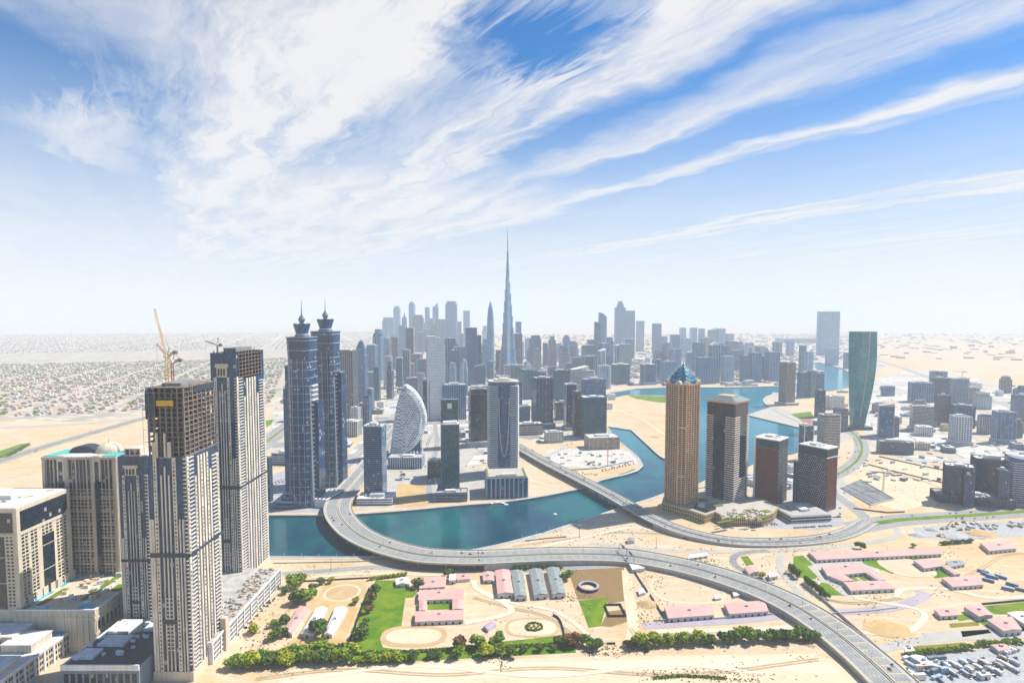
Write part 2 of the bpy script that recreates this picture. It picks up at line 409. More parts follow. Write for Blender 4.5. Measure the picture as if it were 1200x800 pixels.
def wallstrip(mb, P, N, a, b, z0, z1, base=None):
    """solid kerb, barrier or wall between offsets a and b, from dz z0 (or down to height base) to dz z1"""
    n = len(mb.v)
    for p, q in zip(P, N):
        lo = p.z+z0 if base is None else base
        for o, z in ((a, lo), (b, lo), (b, p.z+z1), (a, p.z+z1)): mb.v.append((p.x+q.x*o, p.y+q.y*o, z))
    for i in range(len(P)-1):
        for k in range(4): mb.f.append((n+4*i+k, n+4*i+(k+1) % 4, n+4*i+4+(k+1) % 4, n+4*i+4+k))
    m = n+4*(len(P)-1); mb.f += [(n+3, n+2, n+1, n), (m, m+1, m+2, m+3)]
def resample(P, step):
    out = [P[0].copy()]; acc = 0
    for a, b in zip(P, P[1:]):
        L = (b-a).length; t = step-acc
        while t <= L: out.append(a+(b-a)*(t/L)); t += step
        acc = (acc+L) % step
    return out
def dashes(mb, P, N, off, wd, on, gap, dz):
    Q = resample(P, 1.5); M = norms(Q); i = 0; k, s = int(on/1.5), int((on+gap)/1.5)
    while i+k < len(Q):
        ribbon(mb, Q[i:i+k+1], M[i:i+k+1], off-wd/2, off+wd/2, dz); i += s
def road(name, pts, width, z, mat, lanes=2, dual=0.0, kerb=None, median=None, step=10, sm=6, paint=True):
    """level road; pts in picture coordinates. dual = width of a raised middle strip"""
    P = resample(smooth_line([G(a, b, 0) for a, b in pts], sm), step); N = norms(P)
    for p in P: p.z = z
    mb = MB(); ribbon(mb, P, N, -width/2, width/2); o = tag(mb.build(name, mat), kind='structure')
    if paint:
        q = MB()
        for e in (-width/2+.9, width/2-.9): ribbon(q, P, N, e-.17, e+.17, .03)
        for s_ in (-1, 1):
            half = (width-dual)/2 if dual else width
            for i in range(1, lanes):
                off = s_*(dual/2+half*i/lanes) if dual else -width/2+width*i/lanes
                dashes(q, P, N, off, .3, 4.5, 7.5, .03)
            if not dual: break
        tag(q.build('road_markings', WHITEPAINT), kind='structure')
    if kerb:
        q = MB()
        for s_ in (-1, 1): wallstrip(q, P, N, s_*width/2-.3, s_*width/2+.3, -.1, .14)
        tag(q.build('kerb', CONCRETE), kind='structure')
    if dual:
        q = MB(); wallstrip(q, P, N, -dual/2, dual/2, -.1, .2); tag(q.build('median_strip', median or CONCRETE), kind='structure')
    return P, N
# ------------------------------------------------------------------ patches of the ground
def lots_mat(key, ang, sx, sy, tones):
    """built-up ground: plots of sand, paving, gravel and parking side by side, with lanes between them"""
    m, g, bs = nmat(key); tc = g.n('ShaderNodeTexCoord').outputs['Object']
    mp = g.n('ShaderNodeMapping'); g.put(mp.inputs[0], tc); mp.inputs['Rotation'].default_value = (0, 0, ang)
    wob = g.noise(tc, .006, 3, .5, out=1); v = g.vm('ADD', mp.outputs[0], g.vm('SCALE', g.vm('SUBTRACT', wob, (.5, .5, .5)), 60.0))
    br = g.n('ShaderNodeTexBrick'); g.put(br.inputs['Vector'], v); br.inputs['Scale'].default_value = 1; br.inputs['Brick Width'].default_value = sx; br.inputs['Row Height'].default_value = sy
    br.inputs['Mortar Size'].default_value = 3.2; br.inputs['Mortar Smooth'].default_value = .1; br.inputs['Bias'].default_value = 0; br.offset = .37
    br.inputs['Color1'].default_value = (0, 0, 0, 1); br.inputs['Color2'].default_value = (1, 1, 1, 1); br.inputs['Mortar'].default_value = (.5, .5, .5, 1)
    c = g.ramp(br.outputs[0], tones, 'CONSTANT'); c = g.mix(br.outputs[1], c, (.29, .285, .27))
    n = g.noise(tc, .07, 6, .7); n2 = g.noise(tc, .25, 5, .7)
    c = g.mix(g.m('MULTIPLY', g.maprange(n, .5, .7), .5), c, (.52, .44, .33)); c = g.mix(g.m('MULTIPLY', g.maprange(n2, .56, .66), .7), c, (.12, .12, .115)); c = g.mix(g.m('MULTIPLY', g.maprange(g.noise(tc, .16, 4, .6), .6, .68), .8), c, (.66, .65, .62))
    g.put(bs.inputs['Base Color'], c); bs.inputs['Roughness'].default_value = .92; bs.inputs['Specular IOR Level'].default_value = .1
    return m
TONES = [(0, (.52, .43, .31)), (.18, (.34, .34, .335)), (.32, (.58, .53, .45)), (.5, (.50, .49, .46)), (.62, (.25, .26, .265)), (.72, (.62, .58, .51)), (.86, (.56, .56, .54))]
LOTS = lots_mat('city_lots', -.15, 78, 52, TONES); LOTS2 = lots_mat('site_lots', .35, 110, 64, TONES[:1]+TONES[2:4]+TONES[5:])
patch('city_lots', [(395, 545), (420, 520), (452, 470), (470, 445), (560, 432), (700, 424), (716, 440), (700, 452), (694, 465), (710, 499), (690, 512), (650, 520), (604, 512), (560, 545), (500, 552)], .07, LOTS)
patch('city_lots', [(716, 440), (712, 415), (1000, 400), (1040, 430), (1010, 440), (1000, 436.5), (986, 430), (960, 423), (944, 423.5), (930, 443), (912, 449), (790, 450), (740, 452)], .07, LOTS)
patch('city_lots', [(1016, 446), (1060, 436), (1130, 440), (1230, 462), (1260, 540), (1110, 560), (1040, 530), (1012, 505), (1003, 480), (1000, 458)], .07, LOTS2)
patch('city_lots', [(320, 470), (430, 430), (560, 410), (700, 408), (700, 424), (560, 432), (470, 445), (440, 470), (380, 505), (345, 520), (318, 540)], .065, LOTS)
patch('suburb_ground', [(-400, 490), (-300, 405), (450, 398), (430, 430), (320, 468), (180, 484), (100, 494)], .05, lots_mat('suburb_lots', .35, 66, 44, [(0, (.54, .44, .32)), (.3, (.47, .36, .26)), (.5, (.56, .49, .38)), (.7, (.44, .40, .33)), (.85, (.36, .33, .24))]))
patch('sand_track', [(300, 800), (360, 781), (430, 779), (560, 773), (700, 769), (860, 767), (960, 768), (1010, 800), (1010, 830), (290, 830)], .06, PALESAND, sm=True)
patch('sand_track', [(420, 783), (560, 777), (700, 774), (880, 770), (955, 774), (980, 790), (860, 781), (700, 788), (520, 796), (400, 800), (340, 800)], .12, matte('packed_sand', (.69, .56, .40), .95, .06, .03), sm=True)
LAWNS = [[(440, 680), (479, 679), (479, 686), (489, 694), (484, 699), (475, 700), (470, 735), (452, 741), (445, 749), (449, 758), (480, 762), (560, 754), (640, 746), (672, 741), (675, 764), (560, 770), (470, 775), (412, 777), (404, 771), (416, 742), (429, 697)],
         [(678, 703), (713, 700), (709, 715), (704, 733), (690, 735), (684, 719)],
         [(930, 651), (941, 651), (953, 661), (946, 663), (958, 675), (955, 678), (941, 677), (929, 670)], [(962, 682), (970, 683), (988, 697), (963, 697), (958, 690)],
         [(1009, 655), (1052, 652), (1060, 657), (1040, 659), (1050, 670), (1046, 672), (1030, 666), (1012, 660)], [(1056, 651), (1088, 649), (1094, 653), (1066, 656)],
         [(1092, 667), (1105, 666), (1112, 675), (1096, 677), (1083, 667)], [(1104, 666), (1110, 665.5), (1124, 672), (1118, 674)],
         [(1150, 710), (1200, 705), (1220, 708), (1220, 720), (1165, 719)], [(868, 652), (876, 651), (884, 661), (875, 663)],
         [(1104, 722), (1116, 721), (1116, 726), (1108, 726)], [(1118, 721), (1130, 719), (1146, 724), (1124, 727)], [(1144, 727), (1160, 723), (1220, 738), (1170, 741)],
         [(0, 528), (24, 520), (36, 519), (26, 527), (0, 536), (-30, 540), (-30, 530)], [(306, 494), (320, 491), (318, 497), (309, 502), (300, 502)],
         [(735, 462.6), (785, 464.0), (797, 473), (770, 471), (745, 467)]]
for i, L in enumerate(LAWNS): patch('lawn', L, .20, LAWN)
patch('dry_field', [(1068, 757), (1130, 752), (1139, 758), (1110, 764), (1070, 766)], .2, DRYGRASS)
patch('dry_field', [(1112, 730), (1146, 728), (1148, 732), (1114, 735)], .2, DRYGRASS); patch('dry_field', [(1126, 739), (1158, 737), (1162, 741), (1128, 746)], .2, DRYGRASS)
patch('scrub_ground', [(666, 668), (731, 664), (735, 703), (713, 707), (708, 701), (677, 702)], .14, BROWN)
patch('bare_ground', [(704, 733), (712, 716), (736, 713), (738, 727), (716, 734)], .14, BROWN)
patch('orange_sand', [(380, 683), (430, 680), (428, 696), (416, 711), (366, 712)], .14, ORANGESAND)
patch('orange_sand', [(366, 700), (420, 712), (402, 755), (318, 768), (352, 742)], .12, ORANGESAND)
patch('yard_paving', [(1076, 768), (1128, 764), (1200, 752), (1330, 738), (1420, 830), (1110, 830), (1064, 775)], .16, GRAVEL)
patch('yard_paving', [(945, 662), (1010, 656), (1052, 690), (990, 698), (962, 681)], .12, PAVE)
patch('forecourt', [(860, 611), (905, 607), (945, 610), (985, 604), (992, 614), (960, 621), (880, 617), (842, 617)], .12, PLAZA)
patch('gravel_heap_yard', [(1070, 618), (1130, 612), (1200, 610), (1200, 628), (1130, 632), (1075, 630)], .12, GRAVEL)
patch('storage_yard', [(640, 527), (700, 524), (738, 528), (752, 542), (700, 549), (640, 545)], .14, matte('pale_yard', (.56, .52, .46), .9, .25, .06))
patch('storage_yard', [(312, 600), (312, 560), (345, 545), (372, 540), (405, 545), (395, 600)], .12, PLAZA)
patch('paved_yard', [(415, 598), (470, 592), (620, 577), (604, 552), (560, 548), (450, 555), (428, 575)], .12, PAVE)
patch('street_paving', [(425, 520), (520, 505), (560, 528), (545, 548), (500, 552), (440, 552)], .1, PAVE)
patch('pit_floor', [(466, 567), (504, 566), (504, 592), (464, 594)], .2, ORANGESAND)
patch('paved_yard', [(870, 556), (930, 545), (985, 552), (1000, 580), (985, 606), (905, 607), (880, 585)], .12, PAVE)
patch('site_paving', [(1002, 545), (1050, 540), (1110, 548), (1110, 585), (1060, 598), (1020, 590)], .1, PALESAND)
patch('plaza', [(875, 486), (905, 476), (960, 490), (985, 500), (1000, 512), (960, 530), (946, 520), (946, 503)], .1, PAVE)
patch('track_ground', [(905, 459.5), (935, 462), (935, 472), (903, 472)], .1, PAVE)
patch('lawn', [(926, 485), (950, 482), (955, 490), (938, 491)], .2, LAWN)
patch('sports_court', [(937, 491.5), (951, 490.5), (952, 496), (944, 497)], .25, matte('red_court', (.35, .13, .09), .9, .1))
def oval_track(px, py, rx, ry, wd, mat, inner=None, e=2.0, n=40):
    """riding ring: a flat looped path of other sand"""
    c = G(px, py, .24); sx = c.y/F; sy = c.y*c.y/(F*CAMH)
    mb = MB(); o = [(c.x+x, c.y+y, .24) for x, y in oval(2*rx*sx, 2*ry*sy, n, e)]
    i_ = [(c.x+x, c.y+y, .24) for x, y in oval(2*rx*sx-2*wd, 2*ry*sy-2*wd, n, e)]
    k = len(o)
    for a in range(k): b = (a+1) % k; mb.quad(o[a], o[b], i_[b], i_[a])
    tag(mb.build('riding_track', mat), kind='structure')
    if inner: tag(MB().poly([(x, y, .22) for x, y, z in i_]).build('riding_ring_sand', inner), kind='structure')
oval_track(401, 694, 22, 10.8, 3.5, PALESAND, TRACK, 2.1)
oval_track(485, 744.5, 40, 13.5, 6, TRACK, PALESAND, 2.6)
oval_track(624, 734.5, 33, 12.2, 3.5, TRACK, PALESAND, 2.6)
oval_track(805, 690, 44, 18, 5, PALESAND, None, 2.6)
oval_track(1062, 664, 28, 12, 4, PALESAND, ground_mat('ring_sand', (.56, .44, .30), (.60, .49, .35), .04), 2.6)
oval_track(1180, 713, 14, 3.6, 3, DRYGRASS, None, 2.2)
# promenades along the quays
def promenade(pts, width, side):
    P = resample(smooth_line([G(a, b, 0) for a, b in pts], 4), 8); N = norms(P)
    mb = MB(); wallstrip(mb, P, N, 0 if side > 0 else -width, width if side > 0 else 0, -.3, .35); tag(mb.build('promenade', PAVE), kind='structure')
    q = MB(); wallstrip(q, P, N, (.1 if side > 0 else -1.0), (1.0 if side > 0 else -.1), .3, 1.25); tag(q.build('quay_parapet', WHITEC), 'long pale parapet along the canal quay', 'parapet', 'pale parapets along the canal promenades')
promenade([(190, 652), (313, 652), (430, 652.5), (520, 648.5), (565, 642), (612, 631), (660, 617), (720, 597), (762, 584), (785, 576), (818, 567), (832, 561), (876, 547)], 7, 1)
promenade([(190, 604), (313, 604), (400, 603.5), (470, 599), (540, 592.5), (590, 588.5), (640, 581), (686, 571), (703, 563.5), (754, 545.5), (722, 513), (712, 499.5)], 9, -1)
promenade([(739, 503.5), (757, 520), (778, 537.5), (790, 530)], 5, -1)
promenade([(703, 465), (716, 460), (745, 455.5), (790, 453.6), (850, 454), (912, 452.5)], 14, -1)
promenade([(946, 503), (938, 496), (917, 485.5), (902, 477), (894, 469), (903, 462.5), (925, 459.8)], 14, 1)
promenade([(946, 425), (951, 431), (957, 438), (949, 444.5)], 18, -1)
promenade([(960, 424.5), (986, 431.5), (1000, 438)], 16, -1)
# ------------------------------------------------------------------ level roads
road('highway', [(-60, 560), (0, 540), (60, 521), (130, 501), (180, 487), (250, 470), (330, 455)], 44, .3, OLDROAD, 4, 6, median=DRYGRASS, step=25)
road('highway', [(-60, 503), (20, 500), (100, 496), (170, 489), (250, 480), (330, 474)], 40, .28, DUSTROAD, 4, 6, step=25)
road('highway', [(180, 610), (290, 534), (345, 494), (390, 470), (430, 454), (470, 440), (520, 428)], 60, .3, OLDROAD, 5, 8, median=DRYGRASS, step=20)
road('street', [(330, 590), (400, 551), (430, 520), (450, 498), (470, 480), (490, 465)], 22, .26, OLDROAD, 3, 3, step=15)
road('street', [(505, 590), (503, 560), (512, 520), (510, 500), (508, 478)], 14, .25, OLDROAD, 2)
road('street', [(440, 553), (520, 548), (600, 541), (640, 534), (658, 526), (662, 520)], 16, .27, DUSTROAD, 2)
road('service_road', [(318, 673), (380, 668.5), (440, 664.5), (500, 667), (600, 668), (680, 664.5), (735, 660)], 13, .22, OLDROAD, 2)
road('service_road', [(690, 636), (760, 643), (820, 646), (870, 645.5), (930, 643.5), (1000, 638), (1045, 630), (1052, 622), (1045, 613)], 10, .22, DUSTROAD, 2, paint=False)
road('slip_road', [(900, 645), (880, 646), (865, 649), (859, 655), (863, 663), (880, 673), (905, 684)], 11, .26, ASPHALT, 2)
road('frontage_road', [(916, 648), (914, 660), (918, 672), (932, 690), (960, 716), (1000, 752), (1040, 790), (1070, 820)], 9, .24, DUSTROAD, 2, paint=False)
road('avenue', [(1000, 618), (1050, 609.5), (1090, 606.5), (1140, 603.5), (1200, 599), (1300, 592)], 46, .3, OLDROAD, 4, 12, median=LAWN)
road('curved_road', [(975, 494), (993, 503), (1006, 513), (1010, 525), (1006, 537), (993, 549), (975, 558), (950, 564), (925, 566)], 34, .3, OLDROAD, 3, 5, median=LAWN)
road('street', [(1004, 508), (1040, 530), (1080, 538), (1130, 540), (1200, 546)], 14, .26, DUSTROAD, 2)
road('street', [(1012, 440), (1060, 458), (1120, 478), (1200, 502)], 20, .26, DUSTROAD, 3, step=20)
road('street', [(1020, 612), (1002, 596), (980, 580), (965, 566)], 20, .28, OLDROAD, 3)
road('dirt_road', [(734, 668), (736, 690), (739, 712), (742, 735), (738, 757)], 12, .18, PALESAND, paint=False)
road('dirt_road', [(1085, 745), (1130, 742), (1180, 739), (1240, 735)], 12, .2, DUSTROAD, paint=False)
road('dirt_road', [(1030, 760), (1075, 751), (1130, 745.5), (1200, 743), (1260, 740)], 13, .17, DUSTROAD, paint=False)
road('racing_track', [(754, 733), (800, 730.5), (860, 727), (905, 722.5), (925, 720)], 12, .2, LILAC, paint=False)
road('racing_track', [(975, 717), (1020, 714.5), (1050, 711), (1075, 702), (1088, 692)], 13, .2, LILAC, paint=False)
road('street', [(700, 453), (760, 448), (850, 448.5), (915, 447)], 24, .25, DUSTROAD, 3, step=20)
road('street', [(560, 470), (640, 462), (700, 456), (780, 440), (900, 428), (1000, 420)], 26, .25, DUSTROAD, 3, step=30)
road('street', [(420, 480), (520, 462), (640, 445), (760, 420), (860, 408)], 26, .24, DUSTROAD, 3, step=30)
road('highway', [(960, 412), (1010, 418), (1060, 432), (1140, 462), (1220, 486)], 34, .27, OLDROAD, 4, 6, step=25)
road('highway', [(1220, 404), (1120, 400), (1000, 398), (860, 398)], 50, .27, DUSTROAD, 4, 6, step=80)
# wheel tracks and rubble on the open sand
TYRE = ground_mat('wheel_track_sand', (.40, .28, .155), (.50, .37, .23), .08); TYREL = ground_mat('worn_pale_sand', (.66, .55, .40), (.70, .60, .46), .05)
for i, L in enumerate(([(560, 690), (600, 706), (650, 716), (690, 745), (700, 775)], [(555, 700), (600, 712), (640, 722), (676, 748), (690, 770)], [(545, 730), (600, 715), (560, 690), (555, 678)], [(600, 640), (660, 632), (720, 624), (790, 626)], [(615, 645), (690, 628), (740, 618), (768, 622)], [(300, 795), (400, 784), (520, 790), (640, 782), (800, 790), (960, 772)], [(330, 800), (480, 780), (640, 792), (780, 778), (900, 790)],
        [(720, 770), (745, 752), (738, 735)], [(1050, 700), (1060, 690), (1110, 690), (1160, 700), (1220, 698)], [(1100, 690), (1150, 666), (1180, 650), (1230, 648)], [(1000, 700), (1080, 716), (1060, 742), (1000, 740)], [(960, 700), (1000, 706), (1060, 700)], [(1020, 560), (1060, 572), (1100, 580), (1090, 596)], [(1010, 550), (1070, 560), (1110, 575)],
        [(720, 480), (750, 490), (780, 510)], [(715, 490), (745, 482), (790, 490)], [(600, 555), (640, 568), (660, 570)], [(345, 675), (350, 700), (325, 730), (300, 770)], [(365, 676), (430, 672), (520, 674)], [(860, 740), (920, 745), (960, 760)], [(765, 740), (860, 738), (930, 735)])):
    P = resample(smooth_line([G(a, b, 0) for a, b in L], 8), 5); N = norms(P)
    for p in P: p.z = .30+.004*i
    q = MB(); wd_ = 1.0+(i % 3)*.5
    if i % 2: ribbon(q, P, N, -2.2, -2.2+wd_); ribbon(q, P, N, 1.2, 1.2+wd_)
    else: ribbon(q, P, N, -1.6-wd_, 1.6+wd_)
    tag(q.build('dirt_track', TYREL if i % 2 == 0 else TYRE), kind='structure')
WP2 = [(p.x, p.y) for p in WPTS]
def wet(p):
    c = False; j = len(WP2)-1
    for i in range(len(WP2)):
        a, b = WP2[i], WP2[j]
        if (a[1] > p.y) != (b[1] > p.y) and p.x < (b[0]-a[0])*(p.y-a[1])/(b[1]-a[1])+a[0]+4: c = not c
        j = i
    return c
def scatter(name, areas, per, size, mat, flat=.6):
    rng = random.Random(len(areas)*7+per); q = MB()
    for x0, x1, y0, y1 in areas:
        cl = [(rng.uniform(x0, x1), rng.uniform(y0, y1)) for _ in range(9)]
        for _ in range(per):
            c_ = rng.choice(cl); u, v = (rng.gauss(c_[0], (x1-x0)*.07), rng.gauss(c_[1], (y1-y0)*.10)) if rng.random() < .75 else (rng.uniform(x0, x1), rng.uniform(y0, y1))
            if not (x0 < u < x1 and y0 < v < y1): continue
            p = G(u, v)
            if wet(p): continue
            s_ = rng.uniform(*size)
            if name.endswith('scrub'):
                for _ in range(4):
                    a = Vector((rng.gauss(0, 1), rng.gauss(0, 1), rng.gauss(0, .5))).normalized()*s_; b = a.orthogonal().normalized()*s_; c = p+Vector((rng.uniform(-s_, s_), rng.uniform(-s_, s_), s_*.6)); q.quad(c-a-b*.6, c+a-b, c+a*.7+b, c-a+b*.8)
            else: q.rbox(p.x, p.y, s_, s_*rng.uniform(.5, 1.5), 0, s_*rng.uniform(.3, flat), rng.uniform(0, 3))
    tag(q.build(name, mat), kind='stuff')
scatter('desert_scrub', [(740, 900, 784, 800), (690, 760, 752, 768), (735, 790, 668, 735), (610, 760, 612, 640), (1000, 1080, 690, 760), (800, 860, 655, 668), (300, 360, 740, 795), (1010, 1100, 536, 600), (645, 700, 664, 705), (280, 340, 690, 760), (560, 600, 752, 790), (870, 960, 640, 690)], 170, (.25, .65), ground_mat('scrub_leaves', (.13, .12, .045), (.24, .19, .09), .5))
scatter('sand_rubble', [(610, 770, 612, 648), (640, 745, 524, 548), (1010, 1110, 535, 600), (1060, 1200, 604, 632), (960, 1060, 640, 700), (800, 930, 648, 690), (560, 700, 690, 760), (270, 340, 690, 790), (330, 440, 655, 676), (440, 600, 545, 575), (780, 980, 636, 646), (740, 960, 755, 800), (1090, 1200, 640, 700), (720, 790, 470, 530), (640, 700, 500, 530)], 120, (.5, 1.7), matte('rubble', (.40, .345, .27), .9, .5, .4))
# ------------------------------------------------------------------ the two flyovers
def viaduct(label, pts, zs, half, med, open_from, open_to, road_m, par_m):
    """dual carriageway on a deck: pts in picture coordinates at deck height zs"""
    W = [G(a, b, z) for (a, b), z in zip(pts, zs)]
    P = resample(smooth_line(W, 8), 6); N = norms(P)
    c0 = G(*pts[0], 0)
    t = thing('flyover', label, 'flyover', (P[0].x, P[0].y, 0)); off = Vector((P[0].x, P[0].y, 0)); P = [p-off for p in P]
    deck, wall, par, mark, surf, walk = MB(), MB(), MB(), MB(), MB(), MB()
    isopen = lambda p: open_from < proj(p+off)[0] < open_to or (p+off).y > open_y
    open_y = G(*pts[1], 9).y - 1e9 if False else 1e9
    runs, cur, st = [], [P[0]], None
    wallstrip(deck, P, N, -half, half, -1.5, 0)
    # girders below and solid ramps elsewhere
    idx = [i for i in range(len(P)) if not isopen(P[i])]
    groups = []
    for i in idx:
        if groups and i == groups[-1][-1]+1: groups[-1].append(i)
        else: groups.append([i])
    for gr in groups:
        if len(gr) > 1:
          wall = MB(); wallstrip(wall, [P[i] for i in gr], [N[i] for i in gr], -half+.4, half-.4, 0, -1.502, base=-.5); wall.build('retaining_wall', CONCRETE, t)
    wallstrip(deck, P, N, -half*.72, -half*.28, -2.6, -1.5); wallstrip(deck, P, N, half*.28, half*.72, -2.6, -1.5)
    for s_ in (-1, 1): wallstrip(par, P, N, s_*half-.35, s_*half+.35, -1.2, 1.1)
    wallstrip(par, P, N, -med/2, -med/2+.5, 0, .9); wallstrip(par, P, N, med/2-.5, med/2, 0, .9)
    for s_ in (-1, 1):
        a, b = s_*(med/2+.6), s_*(half-.9)
        ribbon(surf, P, N, min(a, b), max(a, b), .06)
        a, b = s_*(half-3.6), s_*(half-.9); ribbon(walk, P, N, min(a, b), max(a, b), .11)
        lo, hi = med/2+1.4, half-4.0
        for o in (lo, hi): ribbon(mark, P, N, s_*o-.2, s_*o+.2, .12)
        for k in range(1, 4): dashes(mark, P, N, s_*(lo+(hi-lo)*k/4), .32, 4.5, 7.5, .12)
    ribbon(walk, P, N, -med/2+.5, med/2-.5, .11)
    deck.build('deck', CONCRETE, t); par.build('parapet', par_m, t); surf.build('carriageway', road_m, t); walk.build('shoulder', DUSTROAD, t)
    mark.build('lane_markings', WHITEPAINT, t)
    for i in range(3, len(P)-2):
        if isopen(P[i]) and i % 6 == 0:
            a = math.atan2(N[i].y, N[i].x); q = MB()
            for o in (-half*.5, half*.5): q.prism([(P[i].x+N[i].x*o+x, P[i].y+N[i].y*o+y) for x, y in oval(2.6, 2.6, 10)], -7, P[i].z-2.6)
            q.rbox(P[i].x, P[i].y, half*1.5, 2.2, P[i].z-3.6, P[i].z-2.55, a); q.build('pier', CONCRETE, t)
    if half > 20:
        q = MB()
        for i in range(len(P)):
            if proj(P[i]+off)[1] > 706 and i % 2 == 0: a = math.atan2(N[i].y, N[i].x); q.rbox(P[i].x+N[i].x*(-11), P[i].y+N[i].y*(-11), 15, 2.0, P[i].z+.13, P[i].z+.17, a)
        if q.v: q.build('rumble_strips', TANCON, t)
    # expansion joints
    jt = MB()
    for i in range(4, len(P)-2, 12): jt.rbox(P[i].x, P[i].y, 2*half-2, .5, P[i].z+.13, P[i].z+.16, math.atan2(N[i].y, N[i].x))
    jt.build('expansion_joint', DARKCON, t)
    return [p+off for p in P], N
FLY1 = viaduct('long curved dual-carriageway flyover sweeping over the canal and past the stables',
    [(470, 498), (446, 527), (419, 560), (403, 579), (396.5, 590), (397, 601), (405, 613), (419, 625), (440, 635.5), (470, 645), (500, 650.5), (540, 652.5), (570, 652.3), (600, 651), (650, 649), (700, 649), (740, 651.5), (780, 658), (820, 667), (860, 679), (900, 694), (940, 714), (980, 741), (1020, 774), (1060, 812), (1095, 848), (1150, 905), (1260, 1020)],
    [3, 6, 9, 10, 11, 11, 11, 11, 11, 11, 10.5, 10, 9.5, 8.5, 7, 5.5, 5, 5, 5.5, 6, 6, 6, 5.5, 5, 5, 5, 4, 3], 22.5, 3.0, 380, 566, ground_mat('weathered_asphalt', (.25, .255, .245), (.31, .31, .29), .02, (.19, .20, .20)), TANCON)
FLY2 = viaduct('straight twin-deck bridge crossing the canal between the round apartment tower and the tan tower',
    [(560, 497), (595, 516), (612, 525.5), (640, 541), (680, 561), (720, 582), (755, 602), (780, 614), (805, 623), (835, 630), (865, 634), (900, 635), (940, 633.5), (975, 629), (1000, 621), (1018, 610)],
    [1, 5, 8, 10, 10, 10, 9, 7.5, 5.5, 4, 3, 2, 1.5, 1, .8, .6], 14.5, 3.0, 598, 772, ASPHALT, CONCRETE)
# ------------------------------------------------------------------ facade materials
GL = dict(
    navy=glass('navy_glass', (.003, .036, .10), lightp=.02, line=.06), teal=glass('teal_glass', (.001, .075, .105), lightp=.0, line=.06),
    blue=glass('blue_glass', (.004, .070, .170), lightp=.01, line=.08), pale=glass('pale_hazed_glass', (.15, .27, .38), line=.15, var=.25),  # pale: silvery blue; on far towers distance haze is put into this colour
    grey=glass('grey_glass', (.022, .055, .095), lightp=.02, line=.12), brown=glass('brown_glass', (.040, .026, .030), lightp=.02, line=.12),
    dark=glass('dark_glass', (.004, .011, .026), lightp=.01, line=.04), steel=glass('steel_glass', (.010, .085, .21), lightp=.02, line=.15, var=.35),
    window=glass('window_glass', (.008, .011, .018), px=1.6, pz=3.6, var=.8, lightp=.04, rough=.2))
TR = dict(
    white=matte('white_cladding', (.72, .72, .70), .6, .08, .05, streak=.18), beige=matte('beige_render', (.58, .50, .38), .85, .1, .06, streak=.25),
    sand=matte('sand_render', (.60, .525, .41), .85, .1, .06, streak=.2), grey=matte('grey_cladding', (.16, .215, .27), .6, .12, .05, streak=.2),
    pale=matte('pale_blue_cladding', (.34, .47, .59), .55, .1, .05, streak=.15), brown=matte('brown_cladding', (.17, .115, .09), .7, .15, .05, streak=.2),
    rust=matte('rust_brick', (.135, .036, .024), .8, .2, .1, streak=.2), tan=matte('tan_stone', (.62, .37, .20), .8, .1, .06, streak=.2),
    dark=matte('dark_cladding', (.030, .045, .066), .5, .2, .05), pink=matte('pink_stone', (.52, .40, .36), .8, .1, .06, streak=.2),
    roof=matte('roof_gravel', (.42, .40, .37), .9, .25, .12), roofw=matte('white_roof', (.66, .65, .62), .85, .2, .1), plant=matte('roof_machinery', (.34, .35, .36), .6, .4, .3))
def bbox2(p): xs = [a for a, b in p]; ys = [b for a, b in p]; return min(xs), max(xs), min(ys), max(ys)
def turn(p, a): c, s = math.cos(a), math.sin(a); return [(c*x-s*y, s*x+c*y) for x, y in p]
def fit(unit, x0, x1, yb, yt):
    """scale, place and height of an outline so that it stands where the photograph shows it"""
    c = G((x0+x1)/2, yb); a, b, *_ = bbox2(unit); s = (x1-x0)*c.y/F/(b-a); h = 50; mx, my = (x0+x1)/2, yb
    for _ in range(14):
        W = [Vector((c.x+s*x, c.y+s*y, 0)) for x, y in unit]
        h = max(3, min(zat(p, yt) for p in W))
        pr = [proj((p.x, p.y, h*.6)) for p in W]; pb = max(proj(p)[1] for p in W)
        L, Rr = min(p[0] for p in pr), max(p[0] for p in pr)
        s *= (x1-x0)/(Rr-L); mx += (x0+x1)/2-(L+Rr)/2; my += yb-pb; c = G(mx, my)
    return s, c, h
def unit_shape(shape, ratio):
    if shape == 'rect': return rect(1, ratio)
    if shape == 'oval': return oval(1, ratio, 28)
    if shape == 'soft': return oval(1, ratio, 28, 4)
    if shape == 'chamfer': return chamfer(1, ratio, .16*min(1, ratio))
    if shape == 'tri': return [(-.5, -ratio/2), (.5, -ratio/2), (.15, ratio/2), (-.15, ratio/2)]
def bands(mb, poly, z0, z1, step, h, out):
    o = offset(poly, out); z = z0
    while z+h <= z1+.01: mb.prism(o, z, z+h); z += step
def fins(mb, poly, z0, z1, gap, wd, out, sides=None):
    k = len(poly)
    for i in range(k):
        if sides is not None and i not in sides: continue
        a, b = Vector(poly[i]), Vector(poly[(i+1) % k]); L = (b-a).length; n = max(1, round(L/gap)); d = (b-a)/L; ang = math.atan2(d.y, d.x)
        for j in range(n+(1 if k <= 8 else 0)): 
            p = a+d*L*j/n; nrm = Vector((d.y, -d.x)); q = p+nrm*(out/2-.05); mb.rbox(q.x, q.y, wd, out+.1, z0, z1, ang)
